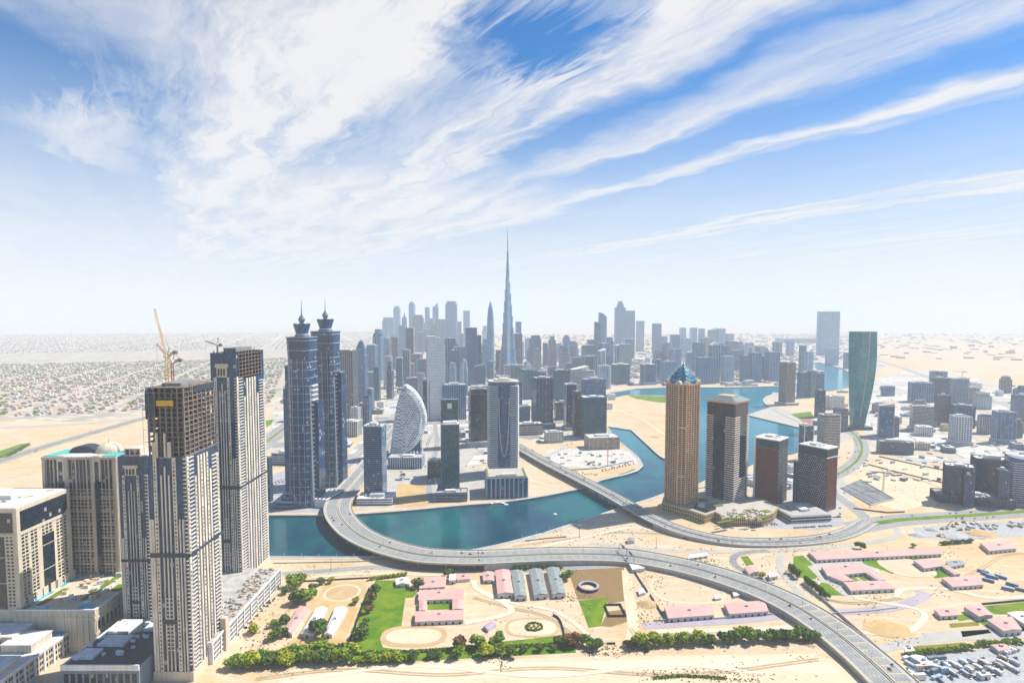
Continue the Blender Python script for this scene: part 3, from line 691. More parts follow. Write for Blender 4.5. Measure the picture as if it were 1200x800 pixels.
def plant(t, poly, z, n=3, seed=0, mat=None):
    """lift rooms, cooling units and ducts on a flat roof"""
    rng = random.Random(seed); x0, x1, y0, y1 = bbox2(poly); wx, wy = x1-x0, y1-y0
    core = MB(); core.rbox((x0+x1)/2+rng.uniform(-.1, .1)*wx, (y0+y1)/2+rng.uniform(-.1, .1)*wy, wx*rng.uniform(.25, .45), wy*rng.uniform(.25, .45), z, z+rng.uniform(3, 6)); core.build('lift_room', TR['roofw'], t)
    q = MB()
    for i in range(n*3): 
        s = rng.uniform(1.5, 3.5); q.rbox((x0+x1)/2+rng.uniform(-.33, .33)*wx, (y0+y1)/2+rng.uniform(-.33, .33)*wy, s, s*rng.uniform(.6, 1.6), z, z+rng.uniform(1.2, 2.6), rng.choice((0, .3)))
    q.build('cooling_units', mat or TR['plant'], t)
NT = [0]
def tower(label, x0, x1, yb, yt, gl='blue', tr='white', shape='rect', ratio=.8, rot=0, style='bands', fl=4.0, bh=.8, out=.35, gap=4.5, fw=.6, steps=((0, 1),), crown='flat', roof='roof', name='glass_tower', cat='tower', podium=None, group=None, sign=False):
    """a high-rise fitted to its outline in the photograph"""
    NT[0] += 1; seed = NT[0]
    U = turn(unit_shape(shape, ratio), R(rot)); s, c, h = fit(U, x0, x1, yb, yt)
    U0 = scaled(unit_shape(shape, ratio), s)
    far = c.y > 2600
    if far: fl, bh, out, gap, fw = max(fl, 7), max(bh, 1.6), max(out, .5), max(gap, 9), max(fw, 1.2)
    t = thing(name, label, cat, (c.x, c.y, 0), R(rot), group)
    ch = {'flat': 0, 'slant': .09, 'point': .16, 'gable': .08, 'dome': .1, 'spire': .2, 'frame': .03, 'curve': .1}[crown]*h
    body, bnd, fin, rf = MB(), MB(), MB(), MB(); H = h-ch
    st = list(steps)+[(1, 0)]
    for i, (f0, sc_) in enumerate(steps):
        z0, z1 = f0*H, st[i+1][0]*H; p = scaled(U0, sc_)
        body.prism(p, z0, z1)
        if 'bands' in style: bands(bnd, p, z0+fl*.6, z1-.5, fl, bh, out)
        if 'fins' in style: fins(fin, p, z0, z1, gap, fw, out+.35)
        if 'edges' in style: fins(fin, p, z0, z1+1.5, 1e9, 1.6, .5)
        pp = offset(p, .25); rf.prism(pp, z1-.2, z1+.25)
    top = scaled(U0, steps[-1][1]); rf2 = MB()
    body.build('glass_facade', GL[gl], t)
    if bnd.v: bnd.build('floor_banding', TR[tr], t)
    if fin.v: fin.build('facade_fins', TR[tr], t)
    rf.build('roof', TR[roof], t)
    x0_, x1_, y0_, y1_ = bbox2(top)
    if crown in ('flat', 'frame'):
        o = offset(top, .3); i_ = offset(top, -.5); q = MB(); k = len(o); hh = 1.6 if crown == 'flat' else ch
        for a in range(k):
            b = (a+1) % k
            for A, B_ in ((o, o), (i_, i_)):
                q.quad((*A[a], H+.2), (*A[b], H+.2), (*B_[b], H+hh), (*B_[a], H+hh))
            q.quad((*o[a], H+hh), (*o[b], H+hh), (*i_[b], H+hh), (*i_[a], H+hh))
        q.build('parapet', TR[tr], t)
        if c.y < 3500: plant(t, top, H+.25, 2 if far else 4, seed)
    else:
        q = MB()
        if crown == 'slant': n = len(q.v); q.v += [(x, y, H) for x, y in top]+[(x, y, H+ch*(x-x0_)/(x1_-x0_)+.3) for x, y in top]
        if crown == 'curve': n = len(q.v); q.v += [(x, y, H) for x, y in top]+[(x, y, H+ch*(1-((x-x0_)/(x1_-x0_))**2)+.3) for x, y in top]
        if crown in ('slant', 'curve'):
            k = len(top); q.f += [(i, (i+1) % k, k+(i+1) % k, k+i) for i in range(k)]+[tuple(range(k, 2*k))]
        if crown in ('point', 'spire'): 
            f = .7 if crown == 'point' else .35
            q.prism(top, H, H+ch*f, scaled(top, .45 if crown == 'point' else .3)); q.prism(scaled(top, .3), H+ch*f, H+ch*.85, scaled(top, .04)); q.bar((0, 0, H+ch*.8), (0, 0, H+ch), .9, .3)
        if crown == 'gable':
            q.v += [(x0_, y0_, H), (x1_, y0_, H), (x1_, y1_, H), (x0_, y1_, H), (0, y0_, H+ch), (0, y1_, H+ch)]; q.f += [(0, 1, 4), (1, 2, 5, 4), (2, 3, 5), (3, 0, 4, 5)]
        if crown == 'dome':
            for i in range(6): a, b = math.pi/2*i/6, math.pi/2*(i+1)/6; q.prism(scaled(top, math.cos(a)), H+ch*math.sin(a), H+ch*math.sin(b), scaled(top, max(.02, math.cos(b))))
        q.build('crown', TR[tr] if crown in ('gable', 'slant') else GL[gl], t)
    if podium:
        ps, ph, pm = podium[:3]; pd = scaled(U0, ps, podium[3] if len(podium) > 3 else ps)
        q = MB(); q.prism(pd, 0, ph); po = q.build('podium', TR[pm], t)
        q = MB(); bands(q, pd, 2, ph-1, 4.2, 1.6, .12); q.build('podium_windows', GL['window'], po); q = MB(); q.prism(offset(pd, .4), ph, ph+.9); q.build('podium_roof', TR['roofw'], po)
    if sign:
        q = MB(); q.box(-4.5, 4.5, y0_-.6, y0_-.2, H*.965-5, H*.965+4); q.build('sign_panel', TR['white'], t)
    return t, s, c, h
# ------------------------------------------------------------------ towers: centre, near bank of the canal to the far skyline
T = tower
# first row on the canal
T('dark glass tower with white floor lines above a white podium beside the flyover', 426, 453, 585, 496, 'navy', 'pale', 'rect', .9, -4, 'bands', 3.6, .5, roof='roofw')
T('black glass tower of two joined slabs behind the slim teal tower', 549, 574, 524, 454, 'dark', 'dark', 'rect', .8, 12, 'bands', 8, .3, steps=((0, 1), (.93, .9)), podium=(1.35, 14, 'pale'))
T('low dark louvred block beside the foot of the slim teal tower', 501, 518, 561, 537, 'dark', 'grey', 'rect', 1, 6, 'bands', 4, 1)
T('grey podium block with a pale roof at the foot of the slim teal tower', 511, 548, 588, 572, 'grey', 'grey', 'rect', .5, 3, 'bands', 5, 1.6, roof='roof')
T('low white office block with ribbon windows under the dark banded tower', 418, 464, 592, 577, 'grey', 'white', 'rect', .6, 1, 'bands', 4, 2.4, roof='roofw')
T('flat pale podium hall in front of the curved lattice building', 455, 497, 549, 532, 'grey', 'pale', 'rect', .5, 0, 'fins', gap=5, fw=2.4, roof='roof')
T('dark slate tower with a light strip down one side behind the sand pit', 623, 648, 503, 441, 'navy', 'grey', 'rect', .9, 14, 'fins', gap=11, fw=1.4, podium=(1.25, 16, 'grey'))
T('slim white-edged dark tower on the paved plaza', 661, 676, 504, 449, 'navy', 'white', 'rect', .9, 6, 'edges', roof='roofw', podium=(1.3, 8, 'pale'))
T('broad dark teal office tower with a pale roof block by the narrow canal arm', 679, 711, 514, 463, 'teal', 'grey', 'rect', .62, 9, 'bands', 4, .25, roof='roofw')
T('pale glass upper storeys standing behind the broad dark teal office tower', 681, 710, 500, 443, 'steel', 'pale', 'rect', .5, 9, 'bands', 4, .9)
T('beige ribbed car-park podium in front of the broad dark teal tower', 685, 726, 527, 508, 'dark', 'sand', 'rect', .6, 9, 'fins', gap=3.2, fw=1.6, roof='roofw')
T('brown narrow tower squeezed between the white-edged tower and the broad teal one', 671, 681, 511, 458, 'brown', 'brown', 'rect', 1.1, 9, 'bands', 4, .6)
T('small white building with rows of windows beyond the sand pit', 638, 660, 519, 504, 'dark', 'white', 'rect', .6, 8, 'bands fins', 4, 1.2, gap=4, fw=1.4, roof='roofw')
T('long pale warehouse-like block at the edge of the sand pit', 606, 636, 510, 494, 'grey', 'pink', 'rect', .45, 10, 'bands', 6, 3.4, roof='roofw')
T('sloped pale green glass pavilion behind the round apartment tower', 600, 621, 500, 473, 'pale', 'grey', 'rect', .9, 12, 'fins', crown='slant')
T('dark stub tower just behind the round apartment tower', 604, 612, 476, 447, 'navy', 'dark', 'rect', 1, 8, 'bands')
# second row
T('wide blue glass block with fine upright ribs behind the slim teal tower', 518, 546, 492, 449, 'blue', 'pale', 'rect', .6, 8, 'fins', gap=6, fw=.9)
T('narrow dark tower beside the white dotted shell tower', 496, 504, 492, 446, 'dark', 'dark', 'rect', 1.2, 4, 'edges')
T('dark roofed lower hall next to the wide ribbed blue block', 552, 574, 470, 451, 'brown', 'white', 'rect', .7, 10, 'bands', 6, .8)
T('grey brown apartment slab with pale edge strips behind the twin spired towers', 394, 419, 491, 410, 'brown', 'grey', 'rect', .7, -6, 'fins', gap=7, fw=1.8)
T('violet grey tower tapering to a stepped cap beyond the twin spired towers', 416, 431, 472, 396, 'steel', 'grey', 'rect', .9, -4, 'bands edges', crown='point', steps=((0, 1), (.88, .8)))
T('small white office building near the foot of the brown apartment slab', 397, 424, 512, 491, 'grey', 'white', 'rect', .7, -5, 'fins', gap=5, fw=1.5, roof='roofw')
T('slate blue tower with light upright fins left of the capped blue tower', 430, 443, 455, 404, 'steel', 'pale', 'rect', 1, -6, 'fins', gap=9)
T('deep blue glass tower with a pale rounded cap', 437, 450, 446, 388, 'blue', 'pale', 'soft', 1, -5, 'edges', crown='dome')
T('pale grey slab tower left of the white framed tower', 467, 476, 427, 381, 'pale', 'pale', 'rect', .8, 0, 'fins')
T('dark tower framed in white down its front', 475, 486, 438, 384, 'navy', 'white', 'rect', .9, 2, 'edges', steps=((0, 1), (.85, .96)))
T('dark blue office block in front of the white framed tower', 476, 491, 460, 442, 'navy', 'grey', 'rect', .8, 5, 'bands')
T('slim cream slab beside the dark blue office block', 489, 497, 476, 437, 'pale', 'sand', 'rect', .8, 5, 'bands')
T('grey white tower with two upright light bands beside the shell tower', 521, 534, 449, 396, 'steel', 'white', 'rect', .9, 6, 'fins', gap=14)
T('short blue tower with a white rim between two taller ones', 532, 546, 452, 406, 'blue', 'white', 'rect', .9, 8, 'fins edges', gap=10)
T('tall dark blue glass slab, the wider of a joined pair', 545, 559, 452, 384, 'blue', 'pale', 'rect', .9, 10, 'edges')
T('slim dark blue slab, the narrower of a joined pair', 557, 564, 451, 393, 'navy', 'dark', 'rect', 1.2, 10, 'bands')
T('brown square tower in front of the tallest spire', 581, 593, 436, 410, 'brown', 'brown', 'rect', .9, 12, 'bands fins')
T('tall brown grey tower just beyond the tallest spire with a lower brown base', 601, 612, 437, 391, 'brown', 'grey', 'rect', .9, 10, 'bands', steps=((0, 1.12), (.45, 1)))
T('faint pale tower peeping over the brown grey tower', 604, 611, 432, 377, 'pale', 'pale', 'rect', .9, 10, 'bands')
T('violet grey tower with a notched top', 621, 634, 432, 393, 'steel', 'grey', 'rect', .8, 12, 'fins', steps=((0, 1), (.92, .8)))
T('teal lit slim tower in front of the notched violet tower', 625, 633, 434, 408, 'teal', 'white', 'rect', .8, 12, 'bands', steps=((0, 1), (.9, .8)))
T('slim slate tower between the notched tower and the pinkish one', 636, 642, 430, 402, 'steel', 'grey', 'rect', 1, 8, 'bands')
T('pinkish white apartment tower with a stepped top', 642, 652, 434, 394, 'grey', 'pink', 'rect', .9, 10, 'bands fins', steps=((0, 1), (.6, .85), (.9, .5)))
T('small blue tower with a pointed cap', 659, 668, 424, 391, 'blue', 'pale', 'rect', 1, 10, 'bands', crown='point')
T('short slate tower in front of the pointed blue one', 655, 661, 428, 405, 'steel', 'grey', 'rect', 1, 10, 'fins')
T('pale tower with a stepped shoulder', 669, 678, 423, 401, 'pale', 'pale', 'rect', .9, 8, 'bands', steps=((0, 1), (.7, .8)))
T('dark square tower before the tall curved sail pair', 681, 691, 434, 406, 'brown', 'grey', 'rect', .9, 10, 'bands')
T('grey blue slab behind the dark square tower', 688, 698, 428, 398, 'steel', 'pale', 'rect', .9, 10, 'fins')
T('blue slab at the foot of the tall curved sail pair', 690, 700, 440, 416, 'blue', 'pale', 'rect', .9, 8, 'fins')
T('low teal building with a sweeping curved roof', 609, 640, 468, 431, 'teal', 'pale', 'rect', .7, 12, 'fins', gap=8, crown='curve')
T('dark green glass cube beside the sloping white building', 648, 668, 477, 433, 'teal', 'dark', 'rect', .7, 8, 'bands', 8, .4)
T('glassy block with a red brown lower front below the dark cube', 649, 668, 492, 470, 'brown', 'grey', 'rect', .6, 8, 'bands')
T('white building with a sloping blank end wall', 667, 690, 472, 428, 'grey', 'white', 'rect', .6, 18, 'bands', 5, 2.2, crown='slant')
T('layered white office building with wavy floors', 682, 697, 476, 434, 'steel', 'white', 'soft', .8, 12, 'bands', 5, 2.2)
T('low violet hall behind the layered white building', 668, 688, 432, 418, 'steel', 'grey', 'rect', .6, 8, 'bands')
T('pale cylinder-fronted block beside the island', 700, 716, 456, 428, 'pale', 'white', 'soft', .8, 10, 'fins', gap=10)
T('teal drum-shaped office block on the far canal bank', 716, 738, 450, 426, 'teal', 'grey', 'soft', .7, 6, 'fins', gap=5, roof='roofw')
T('dark wedge tower with a white slanting roof', 720, 732, 428, 402, 'navy', 'white', 'rect', .8, 10, 'edges', crown='slant')
T('blue cube with white edges and a low glazed base on the far bank', 750, 769, 451, 426, 'blue', 'white', 'rect', .8, 14, 'edges', roof='roofw', podium=(1.1, 12, 'pale'))
T('violet glass block behind the blue cube', 764, 778, 443, 421, 'steel', 'grey', 'rect', .7, 10, 'fins')
T('blue violet office block nearest behind the tan tower', 774, 793, 449, 423, 'steel', 'pale', 'rect', .7, 10, 'fins bands')
T('slate blue twin-core block just past the teal crown', 815, 840, 450, 418, 'steel', 'pale', 'rect', .6, 10, 'fins', gap=9)
T('blue office block with a pale top behind the teal crown', 811, 826, 436, 401, 'blue', 'pale', 'rect', .7, 10, 'fins')
T('tower with a white gabled top on the far bank', 830, 844, 449, 400, 'blue', 'white', 'rect', .8, 10, 'fins edges', crown='gable')
T('pale apartment tower with a flat white cap near the gabled one', 845, 860, 448, 417, 'pale', 'white', 'rect', .8, 8, 'fins', gap=7, roof='roofw')
T('dark violet tower stepping up behind the pale apartment tower', 843, 856, 440, 405, 'steel', 'grey', 'rect', .8, 10, 'bands', steps=((0, 1), (.8, .7)))
T('blue slab of the far-bank group with a dark flank', 867, 880, 447, 416, 'steel', 'grey', 'rect', .9, 10, 'bands')
T('pale ribbed slab of the far-bank group', 877, 892, 447, 413, 'steel', 'pale', 'rect', .7, 10, 'fins', gap=6)
T('short slab tucked between the two ribbed slabs of the far bank', 890, 898, 445, 417, 'blue', 'pale', 'rect', .9, 10, 'bands')
T('wide ribbed slab at the end of the far-bank group', 896, 914, 447, 412, 'steel', 'pale', 'rect', .7, 10, 'fins', gap=6)
T('mid grey block behind the far-bank group', 854, 872, 434, 410, 'steel', 'grey', 'rect', .7, 8, 'bands')
T('tall brown and slate tower standing on the round peninsula', 913, 932, 475, 424, 'brown', 'pink', 'rect', 1.0, 18, 'fins bands', gap=6, podium=(1.5, 9, 'sand'))
T('slate block with bands behind the peninsula tower', 934, 948, 466, 436, 'steel', 'grey', 'rect', .8, 12, 'fins')
T('pale striped block between the slate block and the small canal', 946, 956, 466, 434, 'grey', 'pale', 'rect', .9, 12, 'bands')
T('blue end block of the peninsula group', 953, 966, 464, 437, 'blue', 'grey', 'rect', .9, 12, 'bands')
T('white curved-roof pavilion on the tip by the small canal', 945, 967, 446, 434, 'grey', 'white', 'soft', .7, 0, 'bands', 5, 3, roof='roofw')
T('thin white-sided tower behind the peninsula group', 943, 953, 438, 412, 'pale', 'white', 'rect', .8, 12, 'edges')
T('thin slate tower beside the white-sided one', 936, 945, 436, 405, 'steel', 'grey', 'rect', .8, 12, 'bands')
T('small slate tower far beyond the peninsula', 921, 931, 417, 399, 'steel', 'pale', 'rect', .8, 10, 'bands')
T('dark slim tower before the white lattice block', 955, 967, 489, 457, 'navy', 'dark', 'rect', 1, 10, 'edges')
T('low block with a white screen pierced by irregular holes', 966, 989, 480, 463, 'dark', 'white', 'rect', .6, 8, 'bands fins', 5, 2.6, gap=7, fw=3, roof='roofw')
T('pale pinkish slab beside the cream round apartments', 976, 994, 505, 478, 'grey', 'pink', 'rect', .7, 10, 'bands', 4, 1.4)
T('cream round-fronted apartment block with stacked balconies', 958, 985, 526, 484, 'grey', 'sand', 'soft', .7, 8, 'bands', 4, 1.8, out=.9)
T('dark green glass building in a thick white frame behind the red brown towers', 936, 953, 540, 497, 'navy', 'white', 'rect', .8, 12, 'edges', roof='roofw')
# across the canal, to the right
T('slate blue office block far side of the sandy plain road', 1064, 1094, 472, 447, 'steel', 'pale', 'rect', .6, -20, 'fins', gap=8)
T('violet grey unfinished tower with stepped height', 1090, 1114, 471, 442, 'grey', 'grey', 'rect', .6, -18, 'bands fins')
T('pale-sided unfinished tower with a tower crane on top', 1113, 1135, 475, 443, 'grey', 'pale', 'rect', .7, -22, 'bands fins')
T('dark bare-framed tower in front of the unfinished pair', 1095, 1114, 499, 462, 'dark', 'grey', 'rect', .8, -16, 'bands fins', 4, 1.2, gap=5)
T('bluish block half hidden behind the white gridded building', 1113, 1143, 502, 473, 'steel', 'grey', 'rect', .6, -18, 'fins', gap=9)
T('two-toned office block with a beige panelled side', 1066, 1094, 506, 474, 'steel', 'beige', 'rect', .7, -24, 'bands', 4, 1.4, podium=(1.2, 9, 'pale'))
T('violet tower with a sharp leaning edge near the twisted teal tower', 1029, 1048, 513, 470, 'steel', 'pink', 'rect', 1.1, -30, 'edges', crown='slant')
T('low pinkish wing joined to the violet leaning tower', 1044, 1054, 512, 488, 'grey', 'pink', 'rect', .8, -30, 'bands')
T('white building with a bold square window grid', 1112, 1139, 522, 486, 'steel', 'white', 'rect', .9, -12, 'bands fins', 5, 1.4, gap=6, fw=1.4, roof='roofw', podium=(1.2, 10, 'white'))
T('blue low cylinder-like hall beside the twisted teal tower', 1032, 1049, 464, 452, 'blue', 'pale', 'soft', .6, 0, 'bands')
T('glassy pair of slabs with a pale central seam at the plain edge', 1162, 1191, 520, 481, 'steel', 'pale', 'rect', .6, -14, 'fins', gap=8, podium=(1.15, 10, 'pale'))
T('tall violet slab cut by the picture edge beyond the glassy pair', 1184, 1212, 502, 462, 'steel', 'grey', 'rect', .7, -14, 'bands')
T('small tower block stepping above the violet edge slab', 1192, 1204, 486, 452, 'steel', 'grey', 'rect', .7, -14, 'bands')
T('dark ribbed office slab of the dark cluster, lowest of the three', 1105, 1142, 593, 541, 'navy', 'dark', 'rect', .7, -32, 'fins', gap=4.5, fw=.8, roof='roofw')
T('tall dark ribbed slab behind the lowest of the dark cluster', 1137, 1184, 584, 533, 'navy', 'dark', 'rect', .6, -24, 'fins', gap=4.5, fw=.8, roof='roofw')
T('slim slate tower at the front corner of the dark cluster', 1127, 1142, 595, 555, 'steel', 'dark', 'rect', 1, -24, 'fins', gap=4)
T('slate corner tower at the other end of the dark cluster', 1166, 1184, 595, 549, 'steel', 'dark', 'rect', 1, -24, 'fins', gap=4)
T('long low slate podium below the dark cluster of slabs', 1090, 1190, 597, 572, 'grey', 'dark', 'rect', .35, -20, 'fins', gap=4.5)
T('blue glass corner block with a swooping white roof edge', 1176, 1230, 592, 531, 'blue', 'white', 'rect', .7, -20, 'bands', 4, .9, crown='curve')
T('low grey hall with a teal roof along the curved road', 1027, 1071, 533, 515, 'grey', 'grey', 'rect', .3, -14, 'bands', 4, 1)
# far skyline
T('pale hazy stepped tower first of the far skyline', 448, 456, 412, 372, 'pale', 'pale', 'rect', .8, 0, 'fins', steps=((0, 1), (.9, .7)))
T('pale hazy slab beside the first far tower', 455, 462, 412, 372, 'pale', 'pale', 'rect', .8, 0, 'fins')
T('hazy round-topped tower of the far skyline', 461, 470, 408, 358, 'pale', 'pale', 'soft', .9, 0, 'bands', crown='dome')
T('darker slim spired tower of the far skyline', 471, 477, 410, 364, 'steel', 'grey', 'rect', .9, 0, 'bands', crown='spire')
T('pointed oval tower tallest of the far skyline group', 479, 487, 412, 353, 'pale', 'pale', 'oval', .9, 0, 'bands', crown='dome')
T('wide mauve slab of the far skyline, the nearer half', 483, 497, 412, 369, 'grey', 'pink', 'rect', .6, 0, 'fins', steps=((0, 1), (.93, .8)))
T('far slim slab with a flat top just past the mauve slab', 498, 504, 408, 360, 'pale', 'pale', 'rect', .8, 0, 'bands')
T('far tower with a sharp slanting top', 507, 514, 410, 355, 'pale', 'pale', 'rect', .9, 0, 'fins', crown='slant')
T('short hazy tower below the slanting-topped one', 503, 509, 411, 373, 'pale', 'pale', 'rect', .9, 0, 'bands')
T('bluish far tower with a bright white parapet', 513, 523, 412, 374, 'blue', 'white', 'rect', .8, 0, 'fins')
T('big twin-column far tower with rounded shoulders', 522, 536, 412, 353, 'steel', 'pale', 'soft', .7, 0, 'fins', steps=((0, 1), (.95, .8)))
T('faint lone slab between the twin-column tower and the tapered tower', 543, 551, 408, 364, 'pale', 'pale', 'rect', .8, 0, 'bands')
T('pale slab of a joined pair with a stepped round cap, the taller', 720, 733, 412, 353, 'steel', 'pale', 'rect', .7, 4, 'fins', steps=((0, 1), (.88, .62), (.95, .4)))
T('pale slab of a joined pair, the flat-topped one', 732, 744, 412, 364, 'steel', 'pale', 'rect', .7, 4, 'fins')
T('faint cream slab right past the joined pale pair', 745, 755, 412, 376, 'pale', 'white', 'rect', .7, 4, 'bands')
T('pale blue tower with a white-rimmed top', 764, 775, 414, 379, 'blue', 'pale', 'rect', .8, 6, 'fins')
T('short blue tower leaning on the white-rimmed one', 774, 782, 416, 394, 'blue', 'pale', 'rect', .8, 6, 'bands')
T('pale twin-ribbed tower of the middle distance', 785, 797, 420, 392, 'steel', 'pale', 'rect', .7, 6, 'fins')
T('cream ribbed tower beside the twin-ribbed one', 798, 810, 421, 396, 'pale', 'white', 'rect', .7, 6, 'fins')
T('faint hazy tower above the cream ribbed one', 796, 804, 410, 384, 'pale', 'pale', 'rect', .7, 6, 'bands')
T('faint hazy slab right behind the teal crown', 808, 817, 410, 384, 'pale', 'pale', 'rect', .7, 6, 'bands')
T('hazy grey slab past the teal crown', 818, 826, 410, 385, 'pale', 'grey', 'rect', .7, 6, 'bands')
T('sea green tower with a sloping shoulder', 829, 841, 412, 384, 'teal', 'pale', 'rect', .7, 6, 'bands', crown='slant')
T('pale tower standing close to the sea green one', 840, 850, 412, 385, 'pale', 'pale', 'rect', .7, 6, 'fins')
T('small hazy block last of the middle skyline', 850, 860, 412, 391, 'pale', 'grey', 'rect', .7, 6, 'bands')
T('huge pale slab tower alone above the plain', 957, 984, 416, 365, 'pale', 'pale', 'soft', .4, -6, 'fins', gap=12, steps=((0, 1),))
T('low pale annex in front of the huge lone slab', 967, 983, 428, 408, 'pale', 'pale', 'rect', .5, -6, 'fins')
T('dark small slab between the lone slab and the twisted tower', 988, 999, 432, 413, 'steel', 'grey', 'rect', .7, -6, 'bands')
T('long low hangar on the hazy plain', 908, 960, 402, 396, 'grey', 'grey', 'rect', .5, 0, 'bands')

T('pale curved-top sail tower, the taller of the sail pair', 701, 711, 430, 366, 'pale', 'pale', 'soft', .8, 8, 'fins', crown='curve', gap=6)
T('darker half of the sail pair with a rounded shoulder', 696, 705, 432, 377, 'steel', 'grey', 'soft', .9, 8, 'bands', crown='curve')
# ------------------------------------------------------------------ landmark buildings
def place(label, name, unit, x0, x1, yb, yt, rot, cat='tower'):
    U = turn(unit, R(rot)); s, c, h = fit(U, x0, x1, yb, yt)
    return thing(name, label, cat, (c.x, c.y, 0), R(rot)), scaled(unit, s), h, c
# slim teal tower: a front shaft and a taller slab behind it carrying a white square
t, p, h, c = place('slim dark teal tower with a taller rear slab bearing a blank white square', 'glass_tower', rect(1, .8), 517, 538, 583, 494, 8)
x0, x1, y0, y1 = bbox2(p)
MB().prism(p, 0, h).build('glass_facade', GL['teal'], t)
h2 = h+ (494-467)*1050/667
u = MB().box(x0+.5, x1-.5, y1-2, y1+9, 0, h2).build('upper_slab', GL['teal'], t)
MB().box(-4.2, 4.2, y1-2.5, y1-2.05, h2-17, h2-7).build('sign_panel', TR['white'], u)
q = MB(); fins(q, p, 0, h+1.5, 1e9, 1.5, .4); q.build('corner_fins', TR['grey'], t)
q = MB(); q.prism(offset(p, .3), h, h+.6); q.box(x0+3, x1-3, y0+4, y1-5, h+.6, h+4); q.build('roof_terrace', TR['white'], t)
MB().box(x0-7, x0-.4, y0+6, y1, 0, 30).build('low_annex', TR['grey'], t)
# white dotted shell tower
def lattice(key, base, hole, sx, sz, r):
    if key in MATS: return MATS[key]
    m, g, bs = nmat(key); tc = g.n('ShaderNodeTexCoord').outputs['Object']; x, y, z = g.sep(tc)
    rowi = g.m('FLOOR', g.m('DIVIDE', z, sz)); u = g.m('ADD', g.m('DIVIDE', g.m('ADD', x, y), sx), g.m('MULTIPLY', rowi, .5))
    fx = g.m('SUBTRACT', g.m('FRACT', u), .5); fz = g.m('SUBTRACT', g.m('FRACT', g.m('DIVIDE', z, sz)), .5)
    wn = g.n('ShaderNodeTexWhiteNoise', noise_dimensions='2D'); g.put(wn.inputs[0], g.comb(g.m('FLOOR', u), rowi, 0))
    rr = g.m('MULTIPLY', g.maprange(wn.outputs[0], 0, 1, .6, 1.15, 'LINEAR'), r)
    d = g.m('SQRT', g.m('ADD', g.m('MULTIPLY', fx, fx), g.m('MULTIPLY', g.m('MULTIPLY', fz, fz), 1.5)))
    k = g.m('LESS_THAN', d, rr)
    g.put(bs.inputs['Base Color'], g.mix(k, base, hole)); g.put(bs.inputs['Roughness'], g.maprange(k, 0, 1, .7, .15, 'LINEAR'))
    MATS[key] = m; return m
SHELL = lattice('pierced_white_shell', (.66, .69, .72), (.03, .06, .09), 5.0, 5.0, .30)
SHELL2 = lattice('dashed_white_shell', (.60, .65, .70), (.02, .05, .09), 7.5, 4.4, .38)
def extr(mb, prof, y0, y1):
    """outline in the upright x-z plane, extruded along y"""
    n, k = len(mb.v), len(prof); mb.v += [(x, y0, z) for x, z in prof]+[(x, y1, z) for x, z in prof]
    mb.f += [(n+i, n+(i+1) % k, n+k+(i+1) % k, n+k+i) for i in range(k)]+[tuple(n+i for i in reversed(range(k))), tuple(n+k+i for i in range(k))]
    return mb
t, p, h, c = place('tall white pierced-shell tower with a rounded sloping top', 'shell_tower', rect(1, .7), 500, 522, 492, 393, 10)
x0, x1, y0, y1 = bbox2(p); W = x1-x0
extr(MB(), [(x0, 0), (x1, 0), (x1, h*.9), (x1-W*.08, h*.94), (x1-W*.25, h*.975), (x1-W*.55, h*.995), (x0, h)], y0, y1).build('pierced_shell', SHELL, t)
MB().box(x0-.6, x0+2.5, y0+1, y1-1, 0, h*.985).build('dark_side_wall', GL['grey'], t)
q = MB(); bands(q, rect(3, y1-y0, x0, (y0+y1)/2), 0, h*.97, 8, 1.4, .2); q.build('side_balconies', TR['white'], t)
# leaf-shaped lattice building
c = G(477, 536); k = c.y/F
t = thing('leaf_building', 'leaf-shaped curved building wrapped in a white dashed lattice', 'building', (c.x, c.y, 0), 0)
def lz(px, py): return ((px-477)*k, (536-py)*k*1.0)
prof = [(455, 536), (469, 534), (482, 527), (491, 517), (497, 504), (498.5, 491), (496, 477), (491, 464), (484, 454), (475, 449), (470, 457), (465, 473), (460, 496), (456, 520)]
P2 = [(v.x, v.z) for v in smooth_line([Vector((lz(*q_)[0], 0, max(0, lz(*q_)[1]))) for q_ in prof], 4, True)]
P2 = [(a, max(b, 1)) for a, b in P2]
n = len(P2); mb = MB(); cxm = sum(a for a, b in P2)/n
for lay, (yy, sc_) in enumerate(((-9, .80), (-5, .95), (0, 1), (14, 1), (24, .97))):
    mz = sum(b for a, b in P2)/n
    mb.v += [(cxm+(a-cxm)*sc_, yy+((a-cxm)**2)*.012, mz+(b-mz)*sc_) for a, b in P2]
for l in range(4): mb.f += [(l*n+i, l*n+(i+1) % n, (l+1)*n+(i+1) % n, (l+1)*n+i) for i in range(n)]
mb.f += [tuple(reversed(range(n))), tuple(4*n+i for i in range(n))]
mb.build('lattice_shell', SHELL2, t)
q = MB(); q.box(lz(459, 0)[0], lz(491, 0)[0], 24, 46, 0, lz(0, 498)[1]); q.build('glass_base', GL['navy'], t)
q = MB(); [q.box(lz(460+i*4, 0)[0], lz(462+i*4, 0)[0], -4, 6, 0, 14) for i in range(8)]; q.build('entrance_fins', TR['pale'], t)
